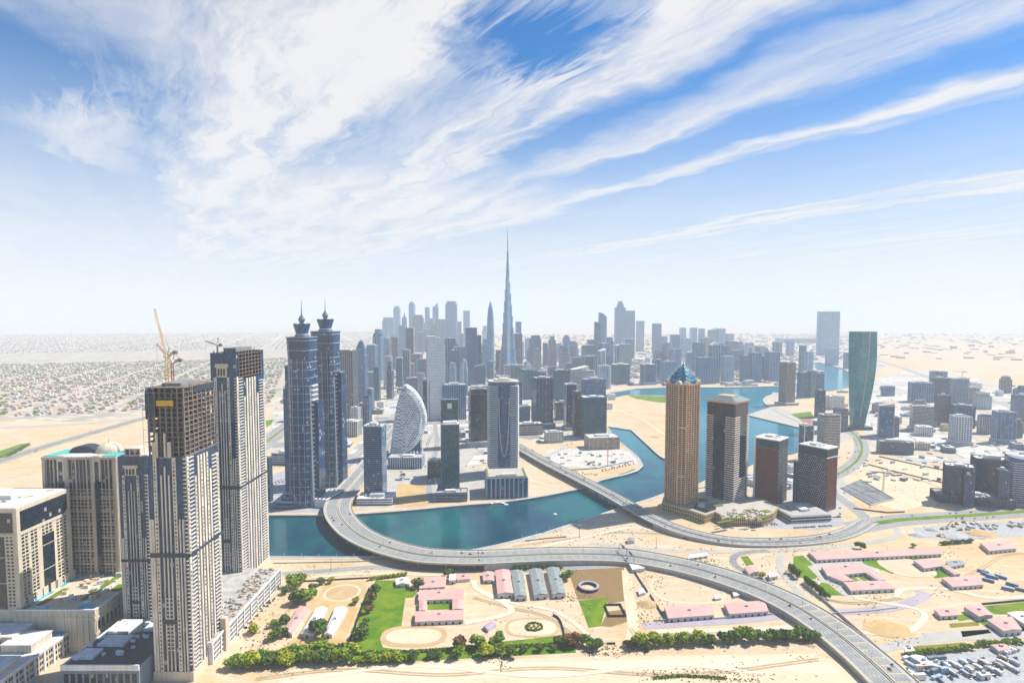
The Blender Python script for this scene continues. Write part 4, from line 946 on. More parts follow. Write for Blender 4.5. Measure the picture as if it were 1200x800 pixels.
# twin spired hotel towers
def spired(label, px0, px1, yb, yroof, yball, yspire, second):
    c = G((px0+px1)/2, yb); k = c.y/F; w_ = (px1-px0)*k; H = zat(c, yroof)
    t = thing('spired_tower', label, 'tower', (c.x, c.y+26, 0), R(-3), 'twin spired towers')
    sh = chamfer(w_*.62, 46, 6)
    b = MB(); b.prism(sh, 0, H-34); b.prism(sh, H-34, H, scaled(sh, 1.07)); b.build('glass_shaft', GL['navy'], t)
    q = MB(); bands(q, sh, 10, H-40, 13.5, .7, .35); bands(q, scaled(sh, 1.05), H-22, H-2, 17, .9, .3); q.build('white_floor_lines', TR['pale'], t)
    q = MB()
    for x in (-w_*.16, 0, w_*.16): q.box(x-.35, x+.35, -23.6, -22.9, 4, H-36)
    q.build('upright_mullions', TR['pale'], t)
    for s_ in (-1, 1):
        f = MB(); xa = s_*w_*.31
        f.prism([(xa-2.5, -19), (xa+2.5, -19), (xa+2.5, 20), (xa-2.5, 20)], 0, H*.80, [(xa-2.2-s_*2.5, -17), (xa+2.2-s_*2.5, -17), (xa+2.2-s_*2.5, 18), (xa-2.2-s_*2.5, 18)])
        fo = f.build('side_fin', TR['grey'], t)
        q = MB(); [q.box(xa-3.4 if s_ < 0 else xa-1, xa+1 if s_ < 0 else xa+3.4, -12, 12, z, z+1.3) for z in [14+i*8.2 for i in range(int(H*.72/8.2))]]
        q.build('balcony_slabs', TR['white'], fo)
    wl = MB(); wl.box(-w_*.52, -w_*.32, -10, 20, 0, H*.70); wl.box(-w_*.44, -w_*.30, -12, 18, H*.70, H*.84); wl.build('lower_wing', GL['blue' if not second else 'navy'], t)
    wr = MB(); wr.box(w_*.33, w_*.47, -8, 20, 0, H*(.74 if second else .62)); wr.build('lower_wing', GL['navy'], t)
    if second:
        q = MB()
        for x in (-w_*.17, w_*.10):
            for i in range(int(H*.8/6.2)):
                z = 20+i*6.2
                if (i//11) % 3 == 2 and x > 0: continue
                q.box(x-5, x+5, -23.9, -22.8, z, z+.8)
            for o in (-5, 0, 5): q.box(x+o-.5, x+o+.5, -24, -22.8, 20, H*.82)
        q.build('window_grid_frames', TR['grey'], t)
    r = MB(); r.prism(offset(scaled(sh, 1.07), .8), H, H+1.4); r.prism(scaled(sh, .5), H+1.4, H+5); r.build('roof', TR['grey'], t)
    zb = zat(c, yball); k1 = 16; zc = H+5
    cr = MB(); n = 24; r0, r1, hh = w_*.155, w_*.235, zb-6-zc
    for i in range(n):
        for z, rad in ((zc, r0), (zc+hh*(.86 if i % 4 == 2 else 1.0), r1)): a = 2*math.pi*i/n; cr.v.append((rad*math.cos(a), rad*math.sin(a), z))
    cr.f = [(2*i, 2*((i+1) % n), 2*((i+1) % n)+1, 2*i+1) for i in range(n)]+[tuple(2*i for i in reversed(range(n)))]
    cr.lathe([(r0*.9, zc), (r1*.9, zc+hh*.8)], n); co = cr.build('flared_crown', GL['blue'], t)
    q = MB(); q.lathe([(r0*1.06, zc), (r0*1.08, zc+1.5)], n); q.build('crown_rim', TR['white'], co)
    ball = MB(); ball.lathe([(1.2, zb-9), (4.6, zb-3), (6.4, zb+1), (4.4, zb+5), (.9, zb+10)], 8); bo = ball.build('finial_ball', TR['grey'], t)
    zs = zat(c, yspire); sp = MB(); sp.lathe([(1.3, zb+8), (.7, zb+(zs-zb)*.5), (.3, zs)], 8); sp.build('spire', TR['grey'], t)
    return t, c, H
J1, jc, JH = spired('dark blue spired tower with flared crown, nearer the canal, of the twin pair', 331, 373, 596, 396, 375, 350, False)
J2, jc2, _ = spired('dark blue spired tower with gridded window frames, the rear one of the twins', 359, 401, 572, 389, 370, 350, True)
# layered podium of the twin towers
t = thing('hotel_podium', 'layered wavy grey podium beside the foot of the spired twin towers', 'building', tuple(G(330, 597)), 0)
for i in range(5):
    q = MB(); s = 1-.13*i; q.prism([(x+4*i, y+24+2*i) for x, y in oval(46*s, 44*s, 24, 3)], i*6, i*6+4.2); so = q.build('curved_storey', GL['navy'], t)
    q = MB(); q.prism([(x+4*i, y+24+2*i) for x, y in oval(50*s, 48*s, 24, 3)], i*6+4.2, i*6+6); q.build('roof_slab', TR['pale'] if i % 2 else TR['grey'], so)
t = thing('slanted_pavilion', 'low podium with long slanted white ribs by the curved flyover', 'building', tuple(G(374, 594)), R(-13))
MB().box(-14, 14, 0, 58, 0, 13).build('glass_hall', GL['navy'], t)
q = MB()
for i in range(5): q.prism([(-15+i*7, -1), (-12.8+i*7, -1), (-12.8+i*7, 59), (-15+i*7, 59)], 13, 15)
q.box(-15, 15, -2, -1, 0, 15); q.box(-15, 15, 59, 60, 0, 15); q.build('white_ribs', TR['white'], t)
t, *_ = tower('small glass slab at the edge of the twin towers plaza', 309, 319, 588, 535, 'navy', 'grey', 'rect', .7, -5, 'fins')
tower('long low car-park hall behind the twin towers plaza', 318, 352, 545, 528, 'grey', 'pale', 'rect', .5, -5, 'bands', 5, 2)
# round apartment tower on a ribbed podium
t, p, h, c = place('round-fronted apartment tower with white balcony ladders on a ribbed podium', 'apartment_tower', oval(1, .8, 28, 3.2), 572, 607, 558, 445, 6)
x0, x1, y0, y1 = bbox2(p); W = x1-x0
MB().prism(p, 0, h).build('glass_facade', GL['steel'], t)
for s_ in (-1, 1):
    q = MB(); cx_ = s_*W*.36
    for i in range(int((h-18)/3.9)): q.rbox(cx_, 0, W*.30, (y1-y0)*1.02, 16+i*3.9, 16+i*3.9+1.25)
    q.build('balcony_stack', TR['white'], t)
q = MB(); cyl = [(W*.2*math.cos(a), y0+5+8*math.sin(a)) for a in [math.pi+math.pi*i/12 for i in range(13)]]; q.prism(cyl, 14, h-6); q.build('bowed_glass_front', GL['blue'], t)
q = MB(); a0 = None
for i in range(25):
    a = math.pi*(i/24); pt = (W*.17*math.cos(a), y0-3.4+2.2*abs(math.cos(a)), 42+ (h-60)*(1-math.sin(a))*.9)
    if a0: q.bar(a0, pt, .7)
    a0 = pt
q.build('arched_trim', TR['white'], t)
q = MB(); q.prism(offset(p, .8), h, h+2.2); q.prism(scaled(p, .6), h+2.2, h+5); q.build('roof', TR['sand'], t); plant(t, scaled(p, .8), h+2.2, 4, 5)
po = thing('podium_block', 'pale podium block with dark ribs and yellow planting on its roof', 'building', tuple(G(594, 583)), R(5))
MB().box(-37, 38, 0, 62, 0, 37).build('podium_walls', GL['grey'], po)
q = MB(); fins(q, rect(75, 62, .5, 31), 0, 37, 8.5, 2.6, .5); q.box(-37.6, 38.6, -.8, 62.6, 36, 38); q.build('pale_ribs', TR['pale'], po)
q = MB(); q.box(-36, 37, 1, 61, 38, 38.4); q.build('podium_roof', PAVE, po); plant(po, rect(60, 16, 0, 12), 38.4, 5, 78)
q = MB(); q.box(-36, 37, .5, 3, 38.4, 39.6); q.box(34, 37, 3, 61, 38.4, 39.6); q.box(-36, -33, 3, 61, 38.4, 39.6); q.build('planting_strip', ground_mat('roof_planting', (.30, .27, .02), (.14, .22, .02), .2), po)
# tan tower with teal pointed crown
t, p, h, c = place('tall tan ribbed tower with a teal pointed crown and spire', 'tan_tower', chamfer(1, 1, .2), 780.5, 818.5, 602, 447, 28)
W = p[2][0]*2
MB().prism(p, 0, h).build('window_wall', GL['window'], t)
q = MB(); bands(q, p, 3, h, 3.7, 1.25, .45); q.build('floor_banding', TR['tan'], t)
q = MB(); fins(q, p, 0, h+1, 6.2, 1.4, .35); q.build('stone_ribs', TR['tan'], t)
q = MB(); fins(q, p, 0, h+3, 1e9, 2.8, .7); q.prism(offset(p, .8), h-1, h+1); q.prism(offset(p, 1.0), 0, 11); q.build('corner_piers', TR['tan'], t)
for i in range(4):
    a = math.pi/2*i; q = MB()
    for sx in (-.26, .26):
        cx_, cy_ = sx*W, -W/2-.4
        arc = [(cx_+6.2*math.cos(b), h+1+6.2*math.sin(b)) for b in [math.pi*j/10 for j in range(11)]]
        m0 = MB(); extr(m0, arc, cy_, cy_+5); n0 = len(q.v); q.v += [(math.cos(a)*x-math.sin(a)*y, math.sin(a)*x+math.cos(a)*y, z) for x, y, z in m0.v]; q.f += [tuple(v+n0 for v in f) for f in m0.f]
    q.build('arched_gable', TR['sand'], t)
zt = zat(c, 424); hc = zt-h; TEAL = matte('teal_roof', (.0, .13, .22), .3, .2, .1, .6)
q = MB(); prof = [(0, .92), (.12, .88), (.28, .74), (.44, .57), (.58, .40), (.7, .25), (.8, .12), (.88, .03)]
for (f0, s0), (f1, s1) in zip(prof, prof[1:]): q.prism(scaled(p, s0), h+1+f0*hc, h+1+f1*hc, scaled(p, s1))
co = q.build('teal_crown', TEAL, t)
q = MB()
for i in range(4):
    a = math.pi/2*i-math.pi/4*0
    for lvl in range(4):
        f = .12+lvl*.18; s = .90-.02*lvl-f*.98; ap_ = Vector((0, -W/2*(s+.06), h+1+hc*(f+.02)))
        for sd in (-1, 1):
            en = Vector((sd*W*.40*(s+.02), -W/2*(s+.10), h+1+hc*(f+.17)))
            A = Matrix.Rotation(a, 3, 'Z'); q.bar(A@ap_, A@en, .55)
q.build('chevron_trim', matte('pale_teal_trim', (.35, .62, .66), .5, .05), co)
MB().lathe([(1.2, h+hc*.84), (.5, h+hc*.95), (.15, zt)], 8).build('spire', TEAL, t)
# dark striped tower
t, p, h, c = place('dark tower with stacked white chevron balconies and a flared cornice', 'striped_tower', chamfer(1, 1, .04), 828, 876, 597, 463, 43)
x0, x1, y0, y1 = bbox2(p); W = x1-x0
MB().prism(p, 0, h-2).build('dark_facade', GL['dark'], t)
stack = MB(); z = 10
while z < h*.86:
    o = W/2+1.0
    stack.prism([(x0-.9, y0-.9), (x0+W*.38, y0-.9), (x0+W*.38, y0+.4), (x0+.4, y0+.4), (x0+.4, y1*.16+y0*.84+W*.02), (x0-.9, y1*.16+y0*.84+W*.02)] if False else [(x0-.9, y0-.9), (x0+W*(.36 if z > h*.28 else 1.0), y0-.9), (x0+W*(.36 if z > h*.28 else 1.0), y0+.3), (x0-.9, y0+.3)], z, z+1.35)
    stack.prism([(x0-.9, y0+.3), (x0+.3, y0+.3), (x0+.3, y0+W*.32), (x0-.9, y0+W*.32)], z, z+1.35)
    stack.prism([(x1-W*.16, y0-.9), (x1+.9, y0-.9), (x1+.9, y1), (x1, y1), (x1, y0+.3), (x1-W*.16, y0+.3)], z, z+1.35)
    stack.prism([(x0-.9, y1-W*.26), (x0+.3, y1-W*.26), (x0+.3, y1+.5), (x0-.9, y1+.5)], z, z+1.35)
    z += 3.9
stack.build('white_balconies', matte('pinkish_white', (.68, .60, .56), .7, .06, .1, streak=.1), t)
q = MB(); q.prism(offset(p, .2), h-6, h-3, offset(p, 2.2)); q.prism(offset(p, 2.2), h-3, h-1.4); q.build('flared_cornice', TR['pink'], t)
q = MB(); q.prism(offset(p, 1.2), h-1.4, h+4, scaled(p, .62)); q.build('hipped_roof', matte('green_grey_roof', (.12, .20, .20), .6, .15), t)
q = MB(); q.prism(scaled(p, .5), h+4, h+5.5); q.build('roof_well', TR['tan'], t)
q = MB(); [q.box(x0+W*(.42+.1*i), x0+W*(.47+.1*i), y0-1.2, y0, 0, 26) for i in range(4)]; q.build('entrance_columns', TR['pink'], t)
# shared stepped podium of the tan and striped towers
t = thing('podium_terrace', 'long golden arcaded podium with roof gardens between the tan and striped towers', 'building', (0, 0, 0))
pod = [G(a, b, 0) for a, b in [(806, 606), (826, 613), (838, 609), (852, 616), (892, 615), (905, 611), (912, 603), (902, 597), (880, 592), (835, 578), (806, 582), (778, 590), (776, 598)]]
cc = sum(pod, Vector())/len(pod); t.location = cc; pl = [(v.x-cc.x, v.y-cc.y) for v in pod]
MB().prism(pl, 0, 13).build('podium_walls', GL['window'], t)
q = MB(); GOLD = matte('golden_render', (.56, .42, .20), .8, .1, .06, streak=.2)
for i in range(len(pl)): 
    a, b = Vector(pl[i]), Vector(pl[(i+1) % len(pl)]); L = (b-a).length; d_ = (b-a)/L; nn = Vector((d_.y, -d_.x)); ang = math.atan2(d_.y, d_.x); n = max(2, int(L/3.2))
    for j in range(n+1): m_ = a+d_*L*j/n+nn*.25; q.rbox(m_.x, m_.y, 1.3, .8, 0, 13, ang)
    for z0_, z1_ in ((0, 1.5), (5.6, 7), (11.6, 14.4)): m_ = (a+b)/2+nn*.3; q.rbox(m_.x, m_.y, L+.6, .9, z0_, z1_, ang)
q.build('arcade', GOLD, t)
MB().prism(scaled(pl, .985), 13, 13.5).build('roof_deck', PAVE, t)
RG = ground_mat('roof_garden', (.10, .17, .02), (.20, .21, .04), .2)
for a, b, w_, d_ in ((836, 592, 30, 16), (862, 606, 30, 7), (893, 606, 26, 9), (812, 585, 24, 12), (880, 598, 20, 12), (850, 611, 30, 5), (824, 586, 14, 14), (898, 599, 12, 10)):
    v = G(a, b, 13.5); MB().rbox(v.x-cc.x, v.y-cc.y, w_, d_, 13.5, 14.6, .4).build('roof_garden', RG, t)
q = MB(); rng = random.Random(3)
for i in range(46): v = G(rng.uniform(845, 897), rng.uniform(598, 610), 13.5); MB().rbox(v.x-cc.x, v.y-cc.y, rng.uniform(3, 7), rng.uniform(2, 3), 13.5, 16.5, .4).build('roof_pergola', TR['sand'], t)

v = G(826, 596, 13.5); MB().rbox(v.x-cc.x, v.y-cc.y, 24, 26, 13.5, 19, .62).build('glass_roof_hall', GL['dark'], t)
# the two red-brown towers
DOT = lattice('white_flecked_wall', (.03, .035, .045), (.62, .63, .64), 3.6, 3.9, .22)
def redtower(label, x0, x1, yb, yt, rot, ratio, side):
    t, p, h, c = place(label, 'brick_tower', rect(1, ratio), x0, x1, yb, yt, rot)
    a0, a1, b0, b1 = bbox2(p)
    MB().prism(p, 0, h).build('flecked_facade', DOT, t)
    q = MB()
    if side == 'left': q.box(a0-.5, a0+.2, b0+.8, b1-.8, 8, h*.86)
    else: q.box(a0+.8, a1-.8, b0-.5, b0+.2, 8, h*.84)
    q.build('brick_panel', TR['rust'], t)
    q = MB(); q.prism(offset(p, .35), h*.865, h-1.5); q.build('grey_top_storeys', TR['dark'], t)
    q = MB(); q.prism(offset(p, .6), h-1.5, h+.5); q.build('white_roof', TR['white'], t)
    q = MB(); q.box(a0-.8, a0+1.6, b1-2.2, b1+1.0, 0, h+3) if side == 'left' else q.box(a0-.7, a1+.7, b0-.8, b0+.4, h*.845, h*.865); q.build('white_pier', TR['white'], t)
    plant(t, p, h+.5, 5, int(x0), TR['white'])
    return t
redtower('red-brown tower with a flecked flank, standing beside the striped tower', 884, 923, 592, 508, 44, 1.0, 'left')
redtower('red-brown tower with a wide flecked flank on a white podium', 936, 981, 600, 517, 32, 1.5, 'right')
tower('lower flecked annex joined to the second red-brown tower', 930, 944, 590, 539, 'grey', 'grey', 'rect', 1, 32, 'bands fins', gap=4, roof='roofw')
t = thing('white_podium', 'low white podium with ribbon windows below the second red-brown tower', 'building', tuple(G(950, 612)), R(8))
MB().box(-34, 36, 0, 60, 0, 12).build('podium_walls', TR['white'], t)
MB().box(-34.3, 36.3, -.3, 58, 2, 4.6).build('ribbon_window', GL['dark'], t); MB().box(-34.3, 36.3, -.25, 58, 6.6, 9.2).build('ribbon_window', GL['dark'], t)
MB().box(-33, 35, 1, 59, 12, 12.4).build('podium_roof', TR['roof'], t); plant(t, rect(50, 40, 0, 28), 12.4, 6, 77)
# twisted teal tower
c = G(1008, 503); k = c.y/F; H = zat(c, 389)
t = thing('twisted_tower', 'tall twisted teal glass tower with a pale seam line', 'tower', (c.x, c.y+20, 0))
lv = []; N_ = 26
for i in range(N_+1):
    f = i/N_; px_l = 1001-3.5*f; px_r = 1016+11*math.sin(min(1, f*1.25)*math.pi/2)-2*max(0, f-.75)
    w_ = (px_r-px_l)*k; cx_ = ((px_l+px_r)/2-1008)*k; lv.append((f*H, [(cx_+x, y) for x, y in turn(rect(w_*.80, w_*.62), R(-14+34*f))]))
q = MB(); q.v = [(x, y, z) for z, pts in lv for x, y in pts]
q.f = [(i*4+j, i*4+(j+1) % 4, i*4+4+(j+1) % 4, i*4+4+j) for i in range(N_) for j in range(4)]+[(3, 2, 1, 0), tuple(N_*4+j for j in range(4))]
q.build('glass_facade', glass('twist_glass', (.004, .19, .205), px=4, lightp=.0, line=.22, var=.35), t)
q = MB()
for (z0_, p0), (z1_, p1) in zip(lv[3:], lv[4:]):
    a = Vector(p0[0]).lerp(Vector(p0[1]), .5); b = Vector(p1[0]).lerp(Vector(p1[1]), .5); q.bar((a.x, a.y-.3, z0_), (b.x, b.y-.3, z1_), .9)
q.build('seam_line', TR['white'], t)
q = MB(); q.prism(scaled([(x, y) for x, y in lv[-1][1]], .985), H, H+1.2); q.build('roof', TR['grey'], t)
MB().box(-34, 30, -32, 6, 0, 9).build('dark_base', GL['dark'], t)
# the tallest spire tower
c = G(595, 441.3); H = 828
t = thing('stepped_spire_tower', 'tallest stepped three-winged tower tapering to a needle spire', 'tower', (c.x, c.y, 0), R(20))
q = MB(); q.lathe([(17, 0), (15, 300), (12, 480), (9, 590), (6.5, 640), (5, 690)], 18); q.build('core', GL['pale'], t)
for wng in range(3):
    q = MB(); a = 2*math.pi*wng/3
    for tier in range(8):
        L = 42-tier*4.7; hh = 90+tier*62+wng*21
        if L < 8: continue
        cxx, cyy = math.cos(a)*L/2, math.sin(a)*L/2; q.rbox(cxx, cyy, L, 19-tier*1.1, 0, hh, a)
        q.prism([(math.cos(a)*L+x, math.sin(a)*L+y) for x, y in oval(19-tier*1.1, 19-tier*1.1, 12)], 0, hh)
    q.build('stepped_wing', GL['pale'], t)
MB().lathe([(4.6, 685), (3, 740), (1.6, 780), (.5, 828)], 10).build('spire', TR['pale'], t)
q = MB(); [q.lathe([(17.5-z/60, z), (17.5-z/60, z+5)], 18) for z in (150, 260, 370, 470)]; q.build('service_floors', TR['grey'], t)
c = G(574, 443)
t = thing('tapered_tower', 'tapered round-shouldered tower with a lower wing left of the tallest spire', 'tower', (c.x, c.y, 0))
Hh = zat(c, 354); k = c.y/F
q = MB()
prof = [(7.5, 0), (7.3, .55), (6.6, .75), (5.2, .88), (3.2, .95), (1.0, 1.0)]
for (r0, f0), (r1, f1) in zip(prof, prof[1:]): q.prism([(x+k*1, y) for x, y in oval(r0*2*k*.62, r0*k*1.1, 20)], f0*Hh, f1*Hh, [(x+k*1, y) for x, y in oval(r1*2*k*.62, r1*k*1.1, 20)])
q.build('tapered_shaft', GL['pale'], t); MB().prism([(x-k*3, y) for x, y in oval(10*k, 40, 20, 4)], 0, Hh*.52).build('lower_wing', GL['pale'], t)
MB().bar((k, 0, Hh*.98), (k, 0, Hh*1.06), 1.2, .4).build('spire', TR['pale'], t)
# ------------------------------------------------------------------ near cluster: hotel blocks and stepped stone towers
WINM = GL['window']
def win_mesh(name, w, h, axis):
    q = MB(); q.box(-.12, .12, -w/2, w/2, 0, h) if axis == 'x' else q.box(-w/2, w/2, -.12, .12, 0, h)
    me = bpy.data.meshes.new(name); me.from_pydata(q.v, [], q.f); me.materials.append(WINM); return me
def windows(parent, spots, w, h, axis, most=100, name='window'):
    """one mesh object per window; past the limit the rest is one object"""
    me = win_mesh('window', w, h, axis)
    for s_ in spots[:most]:
        o = bpy.data.objects.new(name, me); col.objects.link(o); o.parent = parent; o.location = s_
    if len(spots) > most:
        q = MB()
        for s_ in spots[most:]:
            if axis == 'x': q.box(s_[0]-.12, s_[0]+.12, s_[1]-w/2, s_[1]+w/2, s_[2], s_[2]+h)
            else: q.box(s_[0]-w/2, s_[0]+w/2, s_[1]-.12, s_[1]+.12, s_[2], s_[2]+h)
        tag(q.build('distant_windows', WINM, parent), kind='stuff')
BEI = TR['beige']
# A: hotel block with big dark glass panels
AX, AY, AZ, DZ = -486, 547, 143, 42
t = thing('hotel_block', 'beige hotel block with a large dark glass panel under its roof edge', 'building', (AX-39, AY+33, 0))
MB().box(-39, 39, -33, 33, 0, AZ).build('wall', TR['sand'], t)
q = MB(); q.box(39, 39.25, -29, 30, AZ-24, AZ-4); q.box(-38, 36, -33.25, -33, AZ-24, AZ-4); q.build('dark_glass_panel', GL['dark'], t)
q = MB(); q.box(38.9, 39.2, -4, 11, DZ, AZ-38); q.box(14, 26, -33.2, -32.9, DZ, AZ-26); q.build('dark_glass_recess', GL['dark'], t)
q = MB(); q.box(-39.6, 39.8, -33.8, 33.6, AZ-3.4, AZ+.6); q.box(-39.5, 39.7, -33.7, 33.5, AZ-27.5, AZ-25.2); q.box(38.9, 39.9, 29.8, 33.6, 0, AZ); q.box(38.9, 39.9, -33.8, -30, 0, AZ); q.box(36, 39.8, -33.9, -33, 0, AZ)
for z in (DZ+26, DZ+52): q.box(-39.3, 39.4, -33.4, 33.3, z, z+.7)
q.build('stone_trim', TR['sand'], t)
sp = []
for i in range(21):
    z = DZ+3+i*3.62
    for y in (-27, -22.6, -16, -11.6, 16.2, 20.8, 26.2): 
        if z < AZ-29: sp.append((39.05, y, z))
for y in (-2, 2.4, 7): 
    for i in range(3): sp.append((39.05, y, AZ-37+i*3.6))
windows(t, sp, 3.0, 2.2, 'x', 92)
sp = [(x, -33.05, DZ+3+i*3.62) for x in (2, 6.4, 10.8, 29, 33) for i in range(20)]
tag(MB().build('recess_mullions', BEI, t)) if False else None
q = MB()
for x, y, z in sp: q.box(x-1.2, x+1.2, y-.12, y+.12, z, z+1.9)
tag(q.build('front_windows', WINM, t), kind='stuff')
q = MB(); q.box(-37.5, 37.5, -31.5, 31.5, AZ+.6, AZ+1.0); q.build('roof', TR['roofw'], t); plant(t, rect(60, 50), AZ+1, 7, 11)
q = MB(); [q.rbox(random.Random(i).uniform(-20, 30), random.Random(i+50).uniform(-20, 24), 7, 1.2, AZ+1, AZ+1.8, .5) for i in range(6)]; q.build('yellow_roof_gear', matte('yellow_paint', (.55, .38, .04), .6), t)
# B: rear slab with arched windows, domes and teal roof ends
BX0, BX1, BY, BZ = -520, -439, 622, 175
t = thing('hotel_slab', 'shaded hotel slab with arched top windows, teal roof ends and a sandy dome', 'building', ((BX0+BX1)/2, BY+17, 0)); W2 = (BX1-BX0)/2
MB().box(-W2, W2, -17, 17, 0, BZ).build('window_wall', WINM, t)
q = MB()
xs = [-W2, -W2+8.5, -W2+17, -W2+25, -W2+30, -W2+41, -W2+52, -W2+56, -W2+64, -W2+72.5]
for i in range(21): x = -W2+81*i/20; wd_ = .85 if i % 3 == 0 else .3; q.box(x-wd_, x+wd_, -17.6, -16.9, 0, BZ)
for i in range(37): z = 6+i*3.7; q.box(-W2, W2, -17.3, -16.95, z, z+.9)
for i in range(9): q.box(-W2-.3, W2+.3, -17.7, -17.2, 10+i*15, 11.2+i*15)
for i in range(17): q.box(W2-.1, W2+.5, -17+34*i/16-.7, -17+34*i/16+.7, 0, BZ)
for i in range(37): q.box(W2-.1, W2+.3, -17, 17, 6+i*3.7, 7.6+i*3.7)
for x0_, x1_ in ((-W2, -W2+3), (W2-3, W2), (-W2+24, -W2+28), (-W2+53, -W2+57)): q.box(x0_, x1_, -18.2, -16.9, 0, BZ+1)
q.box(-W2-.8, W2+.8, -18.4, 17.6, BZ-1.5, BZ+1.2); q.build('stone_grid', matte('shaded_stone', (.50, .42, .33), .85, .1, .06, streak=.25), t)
for i in range(5):
    x = -W2+34+i*4.7-1.5
for x0_ in (-W2+20.5, -W2+60.5):
    q = MB(); q.box(x0_-4, x0_+4, -18.6, -10, BZ-26, BZ+2.5); q.build('recessed_bay', TR['sand'], t)
    q = MB(); q.box(x0_-2.2, x0_+2.2, -18.75, -18.5, 40, BZ-4); q.build('dark_bay_glass', GL['dark'], t)
for a, b in ((-W2, -W2+22), (W2-20, W2)): MB().box(a, b, -16, 16, BZ+1.2, BZ+1.9).build('teal_roof_end', matte('teal_membrane', (.10, .44, .38), .7, .1), t)
MB().box(-W2+22, W2-20, -16, 16, BZ+1.2, BZ+1.6).build('roof', TR['roofw'], t)
q = MB(); q.lathe([(13*math.cos(a), BZ+3+9*math.sin(a)) for a in [math.pi/2*i/8 for i in range(8)]]+[(.6, BZ+12), (.3, BZ+17)], 24, (16, 8)); q.lathe([(13.6, BZ+1.6), (13.6, BZ+3)], 24, (16, 8)); q.build('dome', TR['sand'], t)
q = MB(); arc = [(-9+15*math.cos(b), BZ+1.6+8*math.sin(b)) for b in [math.pi*j/12 for j in range(13)]]; extr(q, arc, 0, 14); q.build('barrel_vault', TR['dark'], t)
# stone podium with pool terrace
t = thing('podium_terrace', 'stone hotel podium with a pool terrace and palms planters on its roof', 'building', (-451, 584, 0))
MB().box(-40, 40, -40, 40, 0, DZ).build('wall', BEI, t)
q = MB()
for i in range(14): y = -38+i*5.9; q.box(39.9, 40.5, y-.9, y+.9, 4, DZ-4)
for z in (2, 17, 33): q.box(39.9, 40.7, -40, 40, z, z+1.8)
for i in range(14): x = -38+i*5.9; q.box(x-.9, x+.9, -40.5, -39.9, 4, DZ-4)
q.box(-40, 40.6, -40.6, -39.9, 33, 35); q.build('stone_pilasters', TR['sand'], t)
q = MB(); [q.box(40, 40.12, -38+i*5.9+1.4, -38+i*5.9+4.5, z, z+9) for i in range(13) for z in (6, 21)]; tag(q.build('tall_windows', WINM, t), kind='stuff')
MB().box(-39, 39, -39, 39, DZ, DZ+.3).build('terrace_paving', TR['sand'], t)
POOL = ground_mat('pool_water', (.02, .36, .52), (.06, .50, .62), .1, None, .15)
for a in ((-36, -31, -28, 0), (-22, -10, -37, -32), (-36, -31, 10, 34), (20, 33, -39, -28)): MB().box(a[0], a[1], a[2], a[3], DZ+.3, DZ+.6).build('swimming_pool', POOL, t)
for a in ((10, 16, -20, 34), (26, 37, 0, 14), (26, 37, 20, 36), (-26, -20, -30, 5), (-38, -30, -39, -31)): MB().box(a[0], a[1], a[2], a[3], DZ+.3, DZ+1.2).build('planting_bed', LAWN if a[0] > 0 else RG, t)
q = MB(); rng = random.Random(5)
for i in range(34): MB().rbox(rng.uniform(-18, 24), rng.uniform(-26, 36), rng.uniform(2, 7), rng.uniform(1.5, 5), DZ+.3, DZ+rng.uniform(1.5, 4.5), rng.choice((0, 0, .5))).build('terrace_pavilion', rng.choice([TR['sand'], TR['white'], TR['tan']]), t)
q = MB(); [q.box(-39, -34, -38+i*9.2, -32+i*9.2, DZ, DZ+9) for i in range(8)]; q.build('arcade_bays', TR['sand'], t)
q = MB(); q.box(38.6, 40.2, -40, 40, DZ, DZ+1.3); q.box(-40, 38.6, -40.2, -38.8, DZ, DZ+1.3); q.build('parapet', TR['white'], t)
# lower wing with arched windows
t = thing('arcaded_wing', 'low beige wing with arched windows along the hotel street front', 'building', (-457, 499, 0))
MB().box(-19, 19, -60, 51, 0, 20).build('wall', TR['sand'], t)
q = MB()
for i in range(20):
    y = -58+i*5.4
    for z in (2, 7.6, 13.2):
        for dy in (-1.1, 1.1): q.box(19, 19.14, y+dy-.75, y+dy+.75, z, z+3.4)
tag(q.build('arched_windows', WINM, t), kind='stuff')
q = MB(); [q.box(18.9, 19.7, -60+i*10.8-.9, -60+i*10.8+.9, 0, 21) for i in range(11)]; q.box(18.8, 20, -60, 51, 18.6, 21); q.box(-20, 20, 50.6, 51.6, 18.6, 21); q.build('pilasters', TR['white'], t)
MB().box(-18, 18, -59, 50, 20, 20.4).build('roof', TR['roofw'], t)
for i, (a, b, c_, d_, h_) in enumerate(((-16, 12, 10, 34, 7), (-10, 14, -24, -4, 5), (-16, 4, -52, -34, 6))): 
    o = MB().box(a, b, c_, d_, 20.4, 20.4+h_).build('roof_pavilion', TR['sand'], t); MB().box(a-.6, b+.6, c_-.6, d_+.6, 20.4+h_, 21.2+h_).build('pavilion_roof', TR['roofw'], o)
MB().box(-14, 16, 37, 49, 20.4, 21).build('turquoise_awning', matte('turquoise_sheet', (.04, .36, .46), .6), t)
MB().box(-14, 14, -33, -25, 20.4, 20.9).build('pale_blue_skylight', matte('pale_blue_sheet', (.40, .58, .62), .5), t)
t = thing('arcaded_wing', 'inner beige courtyard wing with pointed pinnacles below the hotel block', 'building', (-500, 534, 0))
MB().box(-60, 30, -16, 10, 0, 30).build('wall', TR['sand'], t)
q = MB(); [q.box(-58+i*4.4, -55.6+i*4.4, -16.12, -16, z, z+4) for i in range(20) for z in (4, 11, 18)]; tag(q.build('arched_windows', WINM, t), kind='stuff')
